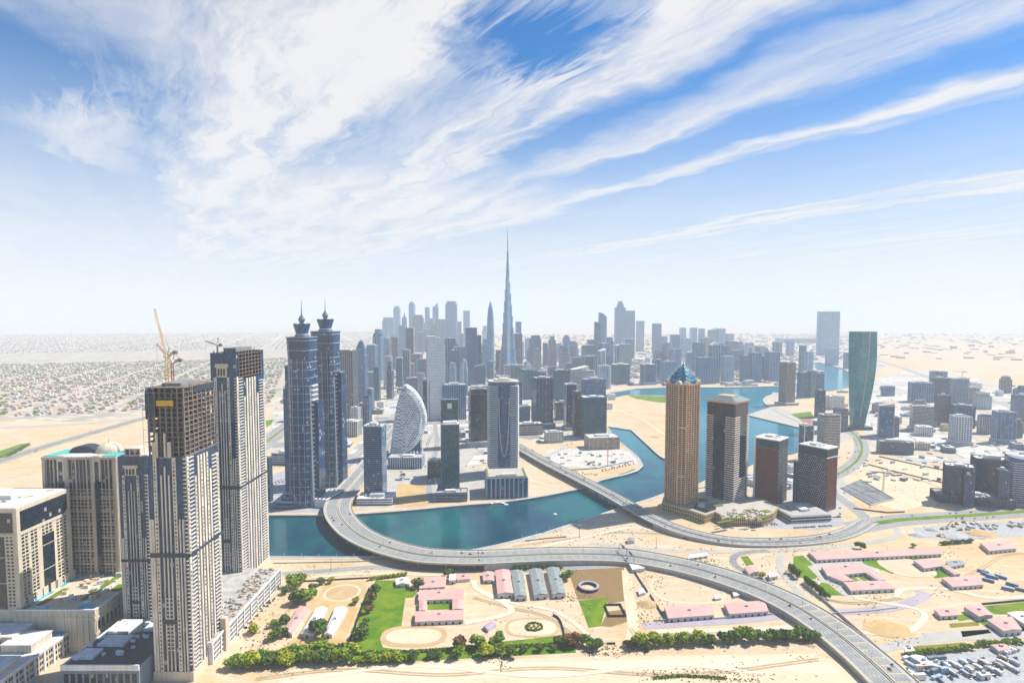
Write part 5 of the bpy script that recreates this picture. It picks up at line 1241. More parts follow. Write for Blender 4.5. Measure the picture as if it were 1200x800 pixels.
q = MB(); [q.prism([(-60+i*13+x, -16.4+y) for x, y in rect(1.8, 1.8)], 0, 33) for i in range(7)]; [q.prism([(-60+i*13+x, -16.4+y) for x, y in rect(2, 2)], 33, 37, [(-60+i*13+x, -16.4+y) for x, y in rect(.1, .1)]) for i in range(7)]; q.build('pinnacles', TR['sand'], t)
MB().box(-59, 29, -15, 9, 30, 30.4).build('roof', TR['roofw'], t)
# C, D, E: tall stepped stone and glass towers
DECO = matte('cream_stone', (.66, .61, .52), .85, .14, .08, streak=.4)
wrng = random.Random(8)
def facade(t, axis, L, H, off, strips, deepglass):
    """strips: (u0, u1, kind, z0, z1) laid along one face; axis 'f' faces -y, 'r' faces +x"""
    for u0, u1, k, z0, z1 in strips:
        q, dk = MB(), MB(); a, b = -L/2+u0*L, -L/2+u1*L
        def B(m_, a, b, o0, o1, z0, z1):
            m_.box(a, b, -off-o1, -off-o0, z0, z1) if axis == 'f' else m_.box(off+o0, off+o1, a, b, z0, z1)
        if k == 'pier':
            B(q, a, b, -.3, 1.1, z0, z1); z = z0+4
            while z < z1-4:
                m_ = (a+b)/2; hw = wrng.choice((.55, .55, .7, .4))
                if wrng.random() > .08: B(dk, m_-hw, m_+hw, 1.0, 1.16, z, z+wrng.uniform(1.5, 2.1))
                z += 3.7
        elif k == 'fin': B(q, a, b, -.3, 1.1, z0, z1)
        elif k == 'balcony':
            z = z0+2
            while z < z1: B(q, a, b, -.3, 1.3, z, z+.85); z += 3.7
        elif k == 'belt': B(q, a, b, -.3, 1.35, z0, z1)
        nm = {'pier': 'stone_pier', 'fin': 'slender_fin', 'balcony': 'balcony_stack', 'belt': 'dark_belt'}[k]
        o = q.build(nm, {'pier': DECO, 'fin': DECO, 'balcony': DECO, 'belt': TR['dark']}[k], t)
        if dk.v: tag(dk.build('pier_windows', WINM, o), kind='stuff')
def deco(label, x0, y0, w, d, H, unfinished=0, right=True):
    t = thing('stepped_tower', label, 'tower', (x0+w/2, y0+d/2, 0)); top = H-unfinished
    MB().box(-w/2, w/2, -d/2, d/2, 0, top).build('glass_core', GL['navy'], t)
    z = lambda f: f*H
    tf = top if unfinished else H*.9
    facade(t, 'f', w, H, d/2, [(.0, .06, 'fin', 0, z(.56)), (.07, .13, 'fin', 0, z(.56)), (.155, .245, 'pier', 0, tf), (.34, .37, 'fin', 0, tf-16), (.44, .47, 'fin', 0, tf-8), (.54, .57, 'fin', 0, tf-16),
        (.655, .745, 'pier', 0, tf), (.79, .82, 'fin', 0, z(.56)), (.87, .91, 'fin', 0, z(.56)), (.93, 1, 'balcony', z(.05), tf), (.37, .54, 'balcony', z(.1), z(.3)), (.0, 1, 'belt', z(.43), z(.445)), (.26, .64, 'belt', z(.2), z(.215))], True)
    if right:
        st = [(0, .05, 'pier', 0, tf), (.06, .2, 'balcony', 6, tf), (.78, .93, 'balcony', 6, tf*.96), (.94, 1, 'pier', 0, tf*.96), (.0, 1, 'belt', z(.43), z(.44))]
        st += [(.225+i*.094, .225+i*.094+.048, 'fin' if i % 2 else 'pier', 0, tf*(.985 if 0 < i < 5 else .9)) for i in range(6)]
        facade(t, 'r', d, H, w/2, st, True)
    MB().box(-w/2-1.2, w/2+1.2, -d/2-1.3, d/2+1.3, 0, 9).build('stone_base', TR['sand'], t)
    if not unfinished:
        q = MB(); q.box(-w*.24, w*.16, -d/2-1.2, -d/2+8, H*.9, H*.94); q.box(-w*.3, w*.22, -d/2-1.6, -d/2+9, H*.94, H*.955); q.build('framed_lantern', TR['sand'], t)
        q = MB(); [q.box(-w*.2+i*w*.11, -w*.2+i*w*.11+w*.07, -d/2-1.35, -d/2-1.1, H*.905, H*.935) for i in range(3)]; q.build('lantern_windows', WINM, t)
    return t, top
D, dtop = deco('unfinished stepped stone tower with a bare concrete frame and cranes on top', -324.5, 499.7, 34, 54, 268, 62)
# bare frame on the unfinished tower
FRAME = matte('raw_concrete', (.21, .165, .13), .9, .3, .15, streak=.4)
def bare(t, w, d, z0, z1, step, seed, mat=None):
    rng = random.Random(seed); q = MB(); z = z0
    while z < z1: q.box(-w/2, w/2, -d/2, d/2, z, z+.7); z += step
    so = q.build('floor_slabs', FRAME, t)
    q = MB()
    for i in range(7):
        for j in range(8):
            x, y = -w/2+.8+(w-1.6)*i/6, -d/2+.8+(d-1.6)*j/7
            if i in (0, 6) or j in (0, 7): q.box(x-.6, x+.6, y-.6, y+.6, z0, z1-(4 if rng.random() < .3 else 0))
    q.build('columns', FRAME, t)
    q = MB()
    for i in range(int((z1-z0)/step)):
        for k in range(7):
            if rng.random() < .6:
                a = -w/2+w*k/7; q.box(a+.8, a+w/7-.8, -d/2+1.2, -d/2+1.5, z0+i*step+.7, z0+(i+1)*step)
            if rng.random() < .5:
                a = -d/2+d*k/7; q.box(w/2-1.5, w/2-1.2, a+.8, a+d/7-.8, z0+i*step+.7, z0+(i+1)*step)
    q.build('infill_walls', TR['dark'], t)
    MB().box(-w/2+8, w/2-8, -d/2+10, d/2-10, z0, z1+3).build('concrete_core', DARKCON, t)
bare(D, 33, 52, dtop, 268, 4.4, 4)
q = MB(); [q.box(a, b, -28.8, -27.6, dtop, dtop+h_) for a, b, h_ in ((-11.5, -8.5, 14), (2, 5, 14), (-8.3, -6.5, 22), (-1, .5, 22))]; q.build('stub_piers', TR['sand'], D)
for a_ in ((-16.9, -8, -27.4, -27, 243, 262), (8, 16.9, -10, 26, 262, 267), (-17, -16.6, -27, 20, 240, 266)): MB().box(*a_).build('formwork_screen', TR['dark'], D)
q = MB(); [q.box(x-.5, x+.5, y-.5, y+.5, 262, 262+h_) for x, y, h_ in ((-16, -26, 6), (-9, -26.5, 3), (0, -26, 7), (7, -26, 4), (16, -26, 5), (16, -14, 8), (16, 0, 3), (16, 14, 7), (-5, -10, 9), (6, 16, 8))]; q.build('column_starters', FRAME, D)
q = MB(); q.box(-7, 8, -27.6, -27.1, 252, 257); q.box(0, 5, -14, -6, 263, 268); q.box(8, 12, 4, 8, 263, 267); q.build('yellow_formwork', matte('formwork_yellow', (.60, .34, .02), .6), D)
q = MB()
for i in range(9): q.bar((-18.5, -28.5+i*.001, dtop-30+i*11), (-8, -28.5, dtop-30+i*11), .15)
for x in (-18.5, -13, -8): q.bar((x, -28.6, dtop-40), (x, -28.6, 262), .16)
q.build('scaffold', TR['grey'], D)
E, _ = deco('taller finished stone and dark glass stepped tower beside the canal bank', -358.9, 675, 30, 76, 288, 0)
q = MB(); q.box(-13, 15, -33, 30, 256, 288); Eo = q.build('upper_storeys', GL['dark'], E)
bare(E, 31, 62, 258, 290, 4.6, 9)
q = MB(); q.box(-2, 6, -31.2, -30.6, 274, 277); q.build('orange_sheeting', matte('orange_sheet', (.5, .2, .04), .7), E)
C_, _ = deco('slim stone and glass tower with a windowed lantern beside the unfinished tower', -398.3, 567, 29, 30, 190, 0)
q = MB(); q.box(-8, 8, -14, 2, 190, 198); q.build('top_lantern', TR['sand'], C_); q = MB(); [q.box(-6.8+i*5, -3.2+i*5, -14.15, -13.95, 191.5, 197) for i in range(3)]; q.build('top_windows', WINM, C_)
MB().box(-14, 14, -12, 14, 190, 191).build('roof', TR['roofw'], C_)
# tower cranes on the unfinished tower
YEL, RED = matte('crane_yellow', (.62, .36, .03), .5), matte('crane_red', (.42, .10, .05), .5)
def crane(label, base, hm, tip, back, mat, sz=1.6):
    t = thing('tower_crane', label, 'crane', base)
    MB().truss((0, 0, 0), (0, 0, hm), sz, .2).build('mast', mat, t)
    MB().truss((0, 0, hm), Vector(tip), sz*.62, .13).build('jib', mat, t)
    MB().truss((0, 0, hm), Vector(back), sz*.8, .26).build('counter_jib', mat, t)
    q = MB(); b = Vector(back); q.box(b.x-1.8, b.x+1.8, b.y-1.2, b.y+1.2, b.z-2.6, b.z+.4); q.build('counterweight', DARKCON, t)
    q = MB(); q.box(-1.3, 1.3, -2.6, .6, hm, hm+2.4); q.build('cab', TR['white'], t)
    q = MB(); pk = Vector((b.x*.35, b.y*.35, hm+9)); q.bar((0, 0, hm), pk, .3); q.bar(pk, b, .12); q.bar(pk, Vector(tip)*.6+Vector((0, 0, hm*.4)), .1)
    hk = Vector(tip); q.bar(hk, hk-Vector((0, 0, 14)), .09); q.build('stay_cables', TR['dark'], t)
    return t
cb = Vector((-311, 511, 269))
crane('yellow luffing crane with its long jib raised high above the unfinished tower', cb, 25, (-14, 8, 69), (10, -3, 31), YEL, 2.0)
crane('shorter red and dark crane beside the yellow one on the unfinished tower', (-318, 531, 268), 20, (-9, -8, 38), (6, 3, 23), RED, 1.8)
q = crane('small dark crane perched on the roof corner of the finished stepped tower', (-354, 683, 289), 8, (-13, -2, 13), (4, 0, 9), matte('crane_dark', (.08, .08, .09), .6), 1.2)
# podium under the stepped towers
t = thing('podium_block', 'long grey podium with a white gridded street front under the stepped towers', 'building', (-330, 594, 0))
MB().box(-50, 44, -70, 92, 0, 21).build('wall', TR['white'], t)
q = MB()
for i in range(62):
    for z in (2, 6.6, 11.2, 15.6): q.box(44, 44.15, -69+i*2.57, -69+i*2.57+1.5, z, z+2.9)
tag(q.build('street_windows', WINM, t), kind='stuff')
q = MB(); [q.box(43.9, 44.8, -70+i*16, -68.6+i*16, 0, 22) for i in range(11)]; q.box(43.8, 44.9, -70, 92, 20.2, 22); q.box(-50.6, 44.8, -70.6, -69.8, 19, 22); q.build('pilasters', TR['white'], t)
MB().box(-49, 43, -69, 91, 21, 21.4).build('roof_deck', TR['roof'], t)
q = MB(); rng = random.Random(12)
for i in range(150): 
    s_ = rng.uniform(.8, 4); q.rbox(rng.uniform(20, 42), rng.uniform(-60, 88), s_, s_*rng.uniform(.5, 2), 21.4, 21.4+rng.uniform(.6, 3), rng.uniform(0, 3))
q.build('building_materials', [CONCRETE], t)
q = MB(); [q.rbox(rng.uniform(22, 42), rng.uniform(-60, 88), rng.uniform(2, 5), rng.uniform(2, 4), 21.4, 22.6, rng.uniform(0, 3)) for i in range(26)]; q.build('timber_stacks', matte('timber', (.40, .24, .08), .8), t)
MB().rbox(34, -28, 6, 4, 21.4, 24.5, .3).build('blue_sheeting', matte('blue_sheet', (.02, .14, .5), .6), t)
MB().box(41, 46.5, -48, -42, 0, 33).build('stair_tower', TR['beige'], t)
# dark roofed hall in front
t = thing('podium_block', 'dark flat roofed block with white roof plant in front of the slim stone tower', 'building', (-352, 516, 0))
MB().box(-44, 24, -34, 44, 0, 24).build('wall', TR['grey'], t)
q = MB(); [q.box(-42+i*6, -38+i*6, -34.15, -34, 5, 18) for i in range(11)]; q.build('front_windows', WINM, t)
MB().box(-43, 23, -33, 43, 24, 24.4).build('roof', TR['dark'], t)
q = MB(); q.box(-44.4, 24.4, -34.5, -33.4, 21, 26); q.box(-44.4, -43, -34, 44, 21, 25.5); q.build('white_fascia', TR['white'], t)
q = MB(); rng = random.Random(21)
for a, b, c_, d_ in ((-40, -20, 18, 40), (-34, -10, -4, 12), (-8, 8, 22, 34), (-40, -24, -24, -10)): q.box(a, b, c_, d_, 24.4, 27)
for i in range(22): q.rbox(rng.uniform(-40, 4), rng.uniform(-30, 40), rng.uniform(1.5, 5), rng.uniform(1.5, 3), 24.4, 26.2+rng.uniform(0, 2), 0)
q.build('white_roof_plant', TR['white'], t)
# ------------------------------------------------------------------ stables, barns and compounds
PINK = matte('pink_sheet_roof', (.58, .35, .31), .75, .10, .08); GREYR = matte('grey_sheet_roof', (.25, .28, .27), .65, .28, .25); WHITER = matte('white_sheet_roof', (.72, .71, .69), .6, .08, .1)
SHEDW = matte('shed_wall', (.55, .53, .52), .85, .12, .1)
def shed_into(t, off, quad, h, mat, rise=1.0, wall=SHEDW, over=.5, doors=True, flat=False):
    """quad: roof edge corners in the photograph (front-left, front-right, back-right, back-left)"""
    P = [G(a, b, h)-off for a, b in quad]; P2 = [(p.x, p.y) for p in P]
    ctr = sum((Vector(p) for p in P2), Vector((0, 0)))/4; ins = [tuple(ctr+(Vector(p)-ctr)*(1-over/max(3, (Vector(p)-ctr).length))) for p in P2]
    MB().prism(ins, 0, h).build('wall', wall, t)
    q = MB(); a, b, c, d = [Vector((x, y, h)) for x, y in P2]
    if flat: q.prism(P2, h, h+.5)
    else:
        if (b-a).length > (d-a).length: r0, r1, pairs = (a+d)/2, (b+c)/2, 0
        else: r0, r1, pairs = (a+b)/2, (d+c)/2, 1
        up = Vector((0, 0, rise)); lo = Vector((0, 0, -.25)); r0, r1 = r0+up, r1+up
        if pairs == 0: fs = [(a, b, r1, r0), (c, d, r0, r1), (d, a, r0), (b, c, r1)]
        else: fs = [(d, a, r0, r1), (b, c, r1, r0), (a, b, r0), (c, d, r1)]
        for f in fs: q.poly(f)
        q.prism(P2, h-.25, h-.01)
    q.build('roof', mat, t)
    if doors:
        a2, b2 = Vector(ins[0]), Vector(ins[1]); L = (b2-a2).length; n = max(1, int(L/7)); dd = (b2-a2)/L; ang = math.atan2(dd.y, dd.x); nn = Vector((dd.y, -dd.x))
        for i in range(n): m_ = a2+dd*L*(i+.5)/n+nn*.06; MB().rbox(m_.x, m_.y, 2.2, .14, 0, min(h-.6, 2.8), ang).build('stable_door', TR['dark'], t)
    return P2
def shed(label, quad, h=4.5, mat=PINK, name='stable_block', cat='building', rise=1.0, flat=False, vents=True, group=None, doors=True):
    off = sum((G(a, b, h) for a, b in quad), Vector())/4; off.z = 0
    t = thing(name, label, cat, off, 0, group); P2 = shed_into(t, off, quad, h, mat, rise, flat=flat, doors=doors)
    if vents and not flat: MB().rbox(0, 0, 3, 2, h+rise*.6, h+rise+1.4).build('roof_vent', TR['plant'], t)
    return t
def wings(label, quads, h=4.5, mat=PINK, vents=()):
    off = G(sum(q[0][0] for q in quads)/len(quads), sum(q[0][1] for q in quads)/len(quads)); t = thing('courtyard_stable', label, 'building', off)
    for q in quads: shed_into(t, off, q, h, mat, .9)
    for v in vents: p = G(*v, h)-off; MB().rbox(p.x, p.y, 3.4, 2.2, h, h+2).build('roof_vent', TR['plant'], t)
wings('pink-roofed stable square around a small green lawn', [[(486, 728), (543.5, 725.5), (543.5, 713.8), (487, 715.8)], [(490, 703), (543.5, 701), (543.5, 688.5), (491, 691)], [(491, 715.5), (500, 715), (500.5, 703), (491, 703.4)], [(530, 713.7), (543.5, 713.4), (543.5, 701.4), (530, 701.8)]], 4.8, PINK, ((514.5, 694.5), (514.5, 719.5)))
wings('pink-roofed courtyard stable on pale paving beside two lawns', [[(970, 674.5), (1018, 670), (1008, 660), (962, 663)], [(997, 691.5), (1049, 689), (1039, 679.5), (988, 681.5)], [(988, 681), (1001, 680), (989, 672.8), (972, 674.8)], [(1030, 680), (1039, 679.2), (1022, 669.8), (1014, 670.5)]], 4.8, PINK, ((991, 664), (1022, 685)))
wings('pink-roofed open courtyard stable with lawn near the parked coaches', [[(1083, 665.5), (1107, 662.5), (1099, 653.5), (1070, 656)], [(1116, 687), (1153, 684.5), (1147, 673.5), (1103, 676.5)], [(1119, 673), (1126, 672.2), (1110, 661.8), (1103, 662.6)]], 4.8, PINK, ((1132, 680),))
MB_ = MB()
patch('lawn', [(501, 714), (529.5, 713), (529.5, 703.5), (501.5, 704.5)], .26, LAWN)
patch('lawn', [(992, 675), (998, 674), (1008, 680), (1001, 680.6)], .26, LAWN); patch('lawn', [(1002, 673.6), (1010, 672.5), (1022, 679), (1012, 680)], .26, LAWN)
shed('long shed with a pink roof near the podium street', [(332, 738), (342, 742), (364, 712), (351, 709)], 4.5, PINK)
shed('white tent-roofed shed next to the pink one', [(352, 742), (367, 743), (384, 712), (371, 711)], 4.5, WHITER, 'shed', rise=2)
shed('second white tent-roofed shed closer to the big lawn', [(379, 743), (389, 743), (408, 712), (393, 711)], 4.5, WHITER, 'shed', rise=2)
shed('pink and white flat hall behind the stable square', [(491, 689), (522, 687), (523.5, 674.5), (494, 676)], 4, PINK, rise=.4)
shed('tiny pink hut beside the riding ground barns', [(566, 680), (580, 680), (577, 669), (565, 670)], 4, PINK)
shed('small pink annex with yellow planting at the flyover foot', [(535, 679), (551, 677.5), (550, 672), (536, 673)], 4, PINK, doors=False)
shed('barn with one grey and one pink roof half', [(583, 695.5), (602, 694.5), (597, 667), (580, 668)], 6, PINK, 'barn', rise=1.6)
shed('grey barn with a pink far end', [(603, 698), (617.5, 698), (613, 668), (598.5, 668)], 6, GREYR, 'barn', rise=1.6)
shed('long grey barn in the middle of the barn row', [(626, 697), (642.5, 696), (634.5, 666), (620, 666.5)], 6, GREYR, 'barn', rise=1.6)
shed('last grey barn of the row beside the round bush', [(648, 696), (663, 695), (655.5, 664.5), (640.5, 665)], 6, GREYR, 'barn', rise=1.6)
shed('long pink stable below the big sand paddock', [(783, 724), (837.5, 720), (833, 708), (778, 710)], 5, PINK)
shed('pink stable beside the flyover underpass', [(855, 719), (901, 715.5), (895, 703), (848, 706)], 5, PINK)
shed('very long pink stable row with dark stall doors', [(957, 655.5), (1104, 648.5), (1101, 641.5), (947, 646)], 4.5, PINK, rise=.7)
shed('lone pink stable by the gravel yard', [(1159, 645), (1191.5, 642), (1184, 633), (1148, 635.5)], 5, PINK)
shed('pale pink bungalow with small green plots', [(1102, 721.5), (1123.5, 720), (1121, 712), (1094, 713.5)], 4.5, PINK)
shed('pink hall between the bungalow and the walled garden', [(1148, 722), (1164, 720), (1150, 707), (1129, 710)], 6, PINK)
shed('pink hall nearest the yard of parked vehicles', [(1176, 739), (1198, 737), (1186, 722), (1156, 725)], 6, PINK)
shed('white hall at the side of the walled garden', [(1200, 730), (1214, 728), (1200, 716), (1180, 717.5)], 5, WHITER)
shed('grey curved-roof shelter beside the coach park', [(1112, 664), (1131, 660.5), (1126, 656), (1108, 657)], 4, GREYR, 'shelter', rise=1.5)
shed('white long shed fronting the vehicle yard', [(1085, 779), (1102, 781), (1078, 767), (1066, 768)], 5, WHITER, 'shed')
shed('white square hut at the end of the dry field', [(1061, 763), (1072, 762), (1069, 757), (1059, 758)], 5, WHITER, 'hut', doors=False)
shed('white block with ribbed roof in the vehicle yard', [(1150, 791), (1162, 790), (1155, 786), (1143, 787)], 5, WHITER, 'shed')
shed('pink low block beside the yard gate', [(1186, 760), (1170, 762), (1160, 755), (1176, 753)], 4, PINK, 'shed', doors=False)
shed('small white house on the big lawn edge', [(464, 685), (480, 684), (479, 677), (463, 678)], 4, WHITER, 'hut', rise=2.4)
shed('white cube hut behind the stable square', [(526, 680), (534.5, 679.5), (534, 672.5), (526.5, 673)], 5, WHITER, 'hut', flat=True)
shed('pinkish villa in the loop of the slip road', [(878, 672), (890, 669), (884, 661), (872, 664)], 5, PINK, 'villa', vents=False)
shed('white villa beyond the loop of the slip road', [(902, 676), (912, 674), (908, 669), (899, 671)], 5, WHITER, 'villa', vents=False)
shed('long low white block below the frontage road bend', [(806, 654), (830, 650.5), (828, 647), (808, 649)], 3.5, WHITER, 'shed', vents=False)
shed('low grey office on the canal side sand', [(735, 634), (744, 633.5), (743, 629.5), (735, 630)], 4, GREYR, 'hut', vents=False, doors=False)
shed('lilac canvas shade on four posts in the sand', [(572, 738), (582, 731), (576, 727), (566, 733)], 3, matte('lilac_canvas', (.42, .33, .42), .8), 'canopy', doors=False, vents=False)
shed('white triangular canopy under the flyover edge', [(741, 667), (756, 665), (741, 660.5), (737, 660)], 5, WHITER, 'canopy', doors=False, vents=False)
shed('small grey hut along the paddock fence', [(838, 701), (846, 700), (843, 697), (836, 698)], 3, WHITER, 'hut', vents=False, doors=False)
shed('tiny pale hut at the paddock edge under the flyover', [(860, 698), (869, 696), (866, 692), (858, 693)], 3, WHITER, 'hut', vents=False, doors=False)
shed('small shed leaning on the paddock fence', [(749, 696), (757, 694), (754, 689), (747, 690)], 3, WHITER, 'hut', vents=False, doors=False)
# ring stall, walled pen, hedge garden
c = G(690, 689); t = thing('round_pen', 'round mauve walled training pen on brown scrub', 'pen', c)
n = 32; q = MB()
for r0, r1, z0, z1 in ((12.6, 9.6, 3.2, 3.9),): 
    for i in range(n):
        a, b = 2*math.pi*i/n, 2*math.pi*(i+1)/n; k = lambda r, th, z: (r*math.cos(th), r*math.sin(th), z)
        q.quad(k(r0, a, z1), k(r0, b, z1), k(r1, b, z1), k(r1, a, z1)); q.quad(k(r1, a, z0), k(r1, b, z0), k(r0, b, z0), k(r0, a, z0)); q.quad(k(r0, a, z0), k(r0, b, z0), k(r0, b, z1), k(r0, a, z1)); q.quad(k(r1, b, z0), k(r1, a, z0), k(r1, a, z1), k(r1, b, z1))
q.build('ring_roof', matte('mauve_roof', (.36, .30, .36), .7), t)
q = MB()
for i in range(n): a, b = 2*math.pi*i/n, 2*math.pi*(i+1)/n; q.quad((12*math.cos(a), 12*math.sin(a), 0), (12*math.cos(b), 12*math.sin(b), 0), (12*math.cos(b), 12*math.sin(b), 3.2), (12*math.cos(a), 12*math.sin(a), 3.2)); q.quad((10*math.cos(b), 10*math.sin(b), 0), (10*math.cos(a), 10*math.sin(a), 0), (10*math.cos(a), 10*math.sin(a), 3.2), (10*math.cos(b), 10*math.sin(b), 3.2))
q.build('ring_wall', TR['dark'], t); tag(MB().poly([(c.x+9.8*math.cos(2*math.pi*i/n), c.y+9.8*math.sin(2*math.pi*i/n), .3) for i in range(n)]).build('pen_sand', PALESAND), kind='structure')
def lowwall(label, pts, h=2.2, wd=.5, mat=None, name='boundary_wall', cat='wall', sm=False):
    P = [G(a, b, 0) for a, b in pts]; P = smooth_line(P, 5) if sm else P; off = P[0].copy(); P = [p-off for p in P]; N = norms(P)
    q = MB(); wallstrip(q, P, N, -wd/2, wd/2, -.1, h); o = q.build(name, mat or TR['dark']); o.location = off
    return tag(o, label, cat)
lowwall('black walls of a square pen with sand inside', [(714, 722.5), (734, 722.5), (727, 709), (708.5, 709.5), (714, 722.5)], 2.6, .6)
lowwall('dark diagonal fence along the sand paddock, its upper half', [(744, 671), (751, 682), (759, 694)], 2.2, .5)
lowwall('dark diagonal fence along the sand paddock, its lower half', [(762, 697), (777, 722)], 2.2, .5)
lowwall('black curved wall bending down to the tree belt', [(648, 721), (654, 724.5), (658, 731), (661, 742), (664, 757)], 2.4, .6, sm=True)
lowwall('long pale wall along the frontage road', [(941, 684), (970, 708), (1005, 739), (1045, 774), (1090, 812)], 3, .9, CONCRETE)
lowwall('thin dark boundary wall above the sand riding ring', [(355, 681.5), (432, 677.5), (462, 676)], 2, .5)
lowwall('pale boundary wall beside the promenade sand', [(320, 660), (420, 658), (470, 656.5)], 1.4, .6, CONCRETE)
lowwall('short black barrier standing on the dirt crossing', [(711, 754.5), (721, 754.3)], 2, .8)
lowwall('pale compound wall below the long pink stable', [(766, 727.5), (840, 725), (905, 720)], 2, .5, SHEDW)
lowwall('pale wall of the racing lane beside the courtyard stable', [(975, 719), (1020, 716), (1052, 712)], 1.6, .5, SHEDW)
lowwall('yard wall running beside the frontage road', [(1060, 768), (1084, 784), (1106, 802), (1120, 815)], 3, .8, DARKCON)
lowwall('black wall around the walled garden', [(1150, 708.5), (1200, 704), (1235, 708)], 2.4, .6)
lowwall('dark wall stub with rubble on canal sand', [(615, 634), (640, 631), (664, 629)], 1.6, .9, DARKCON)
lowwall('construction site hoarding beside the dark cluster, nearest line', [(1012, 543), (1050, 553), (1105, 566)], 2.4, .8, TR['brown'])
lowwall('construction site hoarding along the curved road', [(1000, 596), (1040, 601), (1060, 600)], 2.4, .8, TR['brown'])
lowwall('second hoarding line further across the sand site', [(1030, 535), (1075, 545), (1110, 552)], 2.4, .8, TR['brown'])
lowwall('hoarding of the sand pit on the canal headland', [(640, 541), (668, 551), (700, 549), (742, 540)], 2.2, .8, TR['grey'])
lowwall('low ramp wall on the sand above the flyover', [(786, 626), (800, 630), (806, 633)], 1.6, .8, TR['brown'])
# ------------------------------------------------------------------ trees
def leafmat(key, a, b):
    m, g, bs = nmat(key); inf = g.n('ShaderNodeObjectInfo').outputs['Random']; geo = g.n('ShaderNodeNewGeometry').outputs['Random Per Island']
    f = g.m('ADD', g.m('MULTIPLY', inf, .5), g.m('MULTIPLY', geo, .5)); c = g.mix(f, a, b); g.put(bs.inputs['Base Color'], c)
    bs.inputs['Roughness'].default_value = .7; bs.inputs['Specular IOR Level'].default_value = .2
    return m
LEAF = leafmat('green_leaves', (.075, .165, .006), (.24, .32, .012)); LEAFD = leafmat('dark_leaves', (.03, .08, .010), (.11, .18, .015)); LEAFR = leafmat('rusty_leaves', (.10, .07, .02), (.22, .10, .03)); LEAFY = leafmat('yellow_green_leaves', (.20, .27, .006), (.40, .40, .012))
BARK = matte('bark', (.13, .09, .06), .9, .2, 1)
def crown_mesh(seed, mat, nl=620, squash=.8):
    """leaf clumps through an uneven crown of unit radius"""
    rng = random.Random(seed); q = MB(); lobes = [(Vector((rng.uniform(-.5, .5), rng.uniform(-.5, .5), rng.uniform(-.45, .45))), rng.uniform(.38, .62)) for _ in range(9)]
    for _ in range(nl):
        c, r = rng.choice(lobes); d = Vector((rng.gauss(0, 1), rng.gauss(0, 1), rng.gauss(0, 1))).normalized(); p = c+d*r*rng.uniform(.55, 1.0); p.z *= squash
        s = rng.uniform(.07, .15); u = Vector((rng.gauss(0, 1), rng.gauss(0, 1), rng.gauss(0, .6))).normalized()*s; v = d.cross(u).normalized()*s if d.cross(u).length > 1e-4 else Vector((0, 0, s))
        q.quad(p-u-v*.6, p+u-v, p+u*.8+v, p-u*.7+v*.9)
    me = bpy.data.meshes.new('crown'); me.from_pydata(q.v, [], q.f); me.materials.append(mat); return me
def trunk_mesh(seed):
    rng = random.Random(seed); q = MB(); q.bar((0, 0, 0), (.05, 0, .55), .06, .04, 6)
    for i in range(4): a = i*1.6+rng.random(); q.bar((.05, 0, .45), (.35*math.cos(a), .35*math.sin(a), .85+rng.random()*.2), .03, .012, 5)
    me = bpy.data.meshes.new('trunk'); me.from_pydata(q.v, [], q.f); me.materials.append(BARK); return me
CROWNS = {k: [crown_mesh(s+i*10, m) for i in range(4)] for k, m, s in (('g', LEAF, 1), ('d', LEAFD, 2), ('r', LEAFR, 3), ('y', LEAFY, 4))}; TRUNKS = [trunk_mesh(i) for i in range(3)]
trng = random.Random(99)
def tree(px, py, hpx, kind, label, group=None, name='tree', wide=1.0):
    """a tree standing at this ground spot, hpx picture units tall"""
    p = G(px, py); h = hpx*p.y/F*1.15; t = thing(name, label, 'tree', p, trng.uniform(0, 6.28), group); r = h*.62*wide
    o = bpy.data.objects.new('trunk', trng.choice(TRUNKS)); col.objects.link(o); o.parent = t; o.scale = (h*.6, h*.6, h*.6)
    o = bpy.data.objects.new('crown', trng.choice(CROWNS[kind])); col.objects.link(o); o.parent = t; o.location = (0, 0, h*.52); o.scale = (r, r, h*.52)
    return t
for x, y, h, k in ((735, 757, 8, 'r'), (741, 758, 9, 'd'), (747, 757, 15, 'g'), (752, 756, 15, 'y'), (757, 760, 10, 'd'), (766, 755, 15, 'y'), (770, 757, 13, 'g'), (783, 754, 13, 'y'), (791, 754, 9, 'd'), (798, 755, 14, 'g'), (804, 753, 12, 'y'), (812, 754, 13, 'g'), (820, 752, 14, 'y'), (826, 755, 11, 'd'), (834, 754, 13, 'd'),
                   (848, 753, 14, 'd'), (862, 752, 15, 'd'), (870, 748, 15, 'y'), (876, 752, 16, 'g'), (889, 751, 14, 'd'), (898, 750, 12, 'g'), (907, 751, 14, 'd'), (921, 750, 15, 'd'), (933, 748, 15, 'g'), (943, 749, 13, 'd'), (955, 750, 12, 'd')):
    tree(x, y, h, k, 'bushy tree in the single row between the sand track and the pink stables', 'row of trees beside the sand track')
for i in range(26):
    f = i/25; tree(274+78*f+trng.uniform(-3, 3), 783-8*f+trng.uniform(-4, 2), trng.uniform(12, 17), trng.choice('gggyd'), 'broad green tree in the dense belt below the stepped towers podium', 'tree belt below the stepped towers')
for i in range(18):
    f = i/17; tree(360+52*f+trng.uniform(-2, 2), 777-5*f+trng.uniform(-9, 2), trng.uniform(13, 18), trng.choice('ggdyd'), 'green tree in the clump between the white sheds and the sand track', 'tree clump below the white sheds')
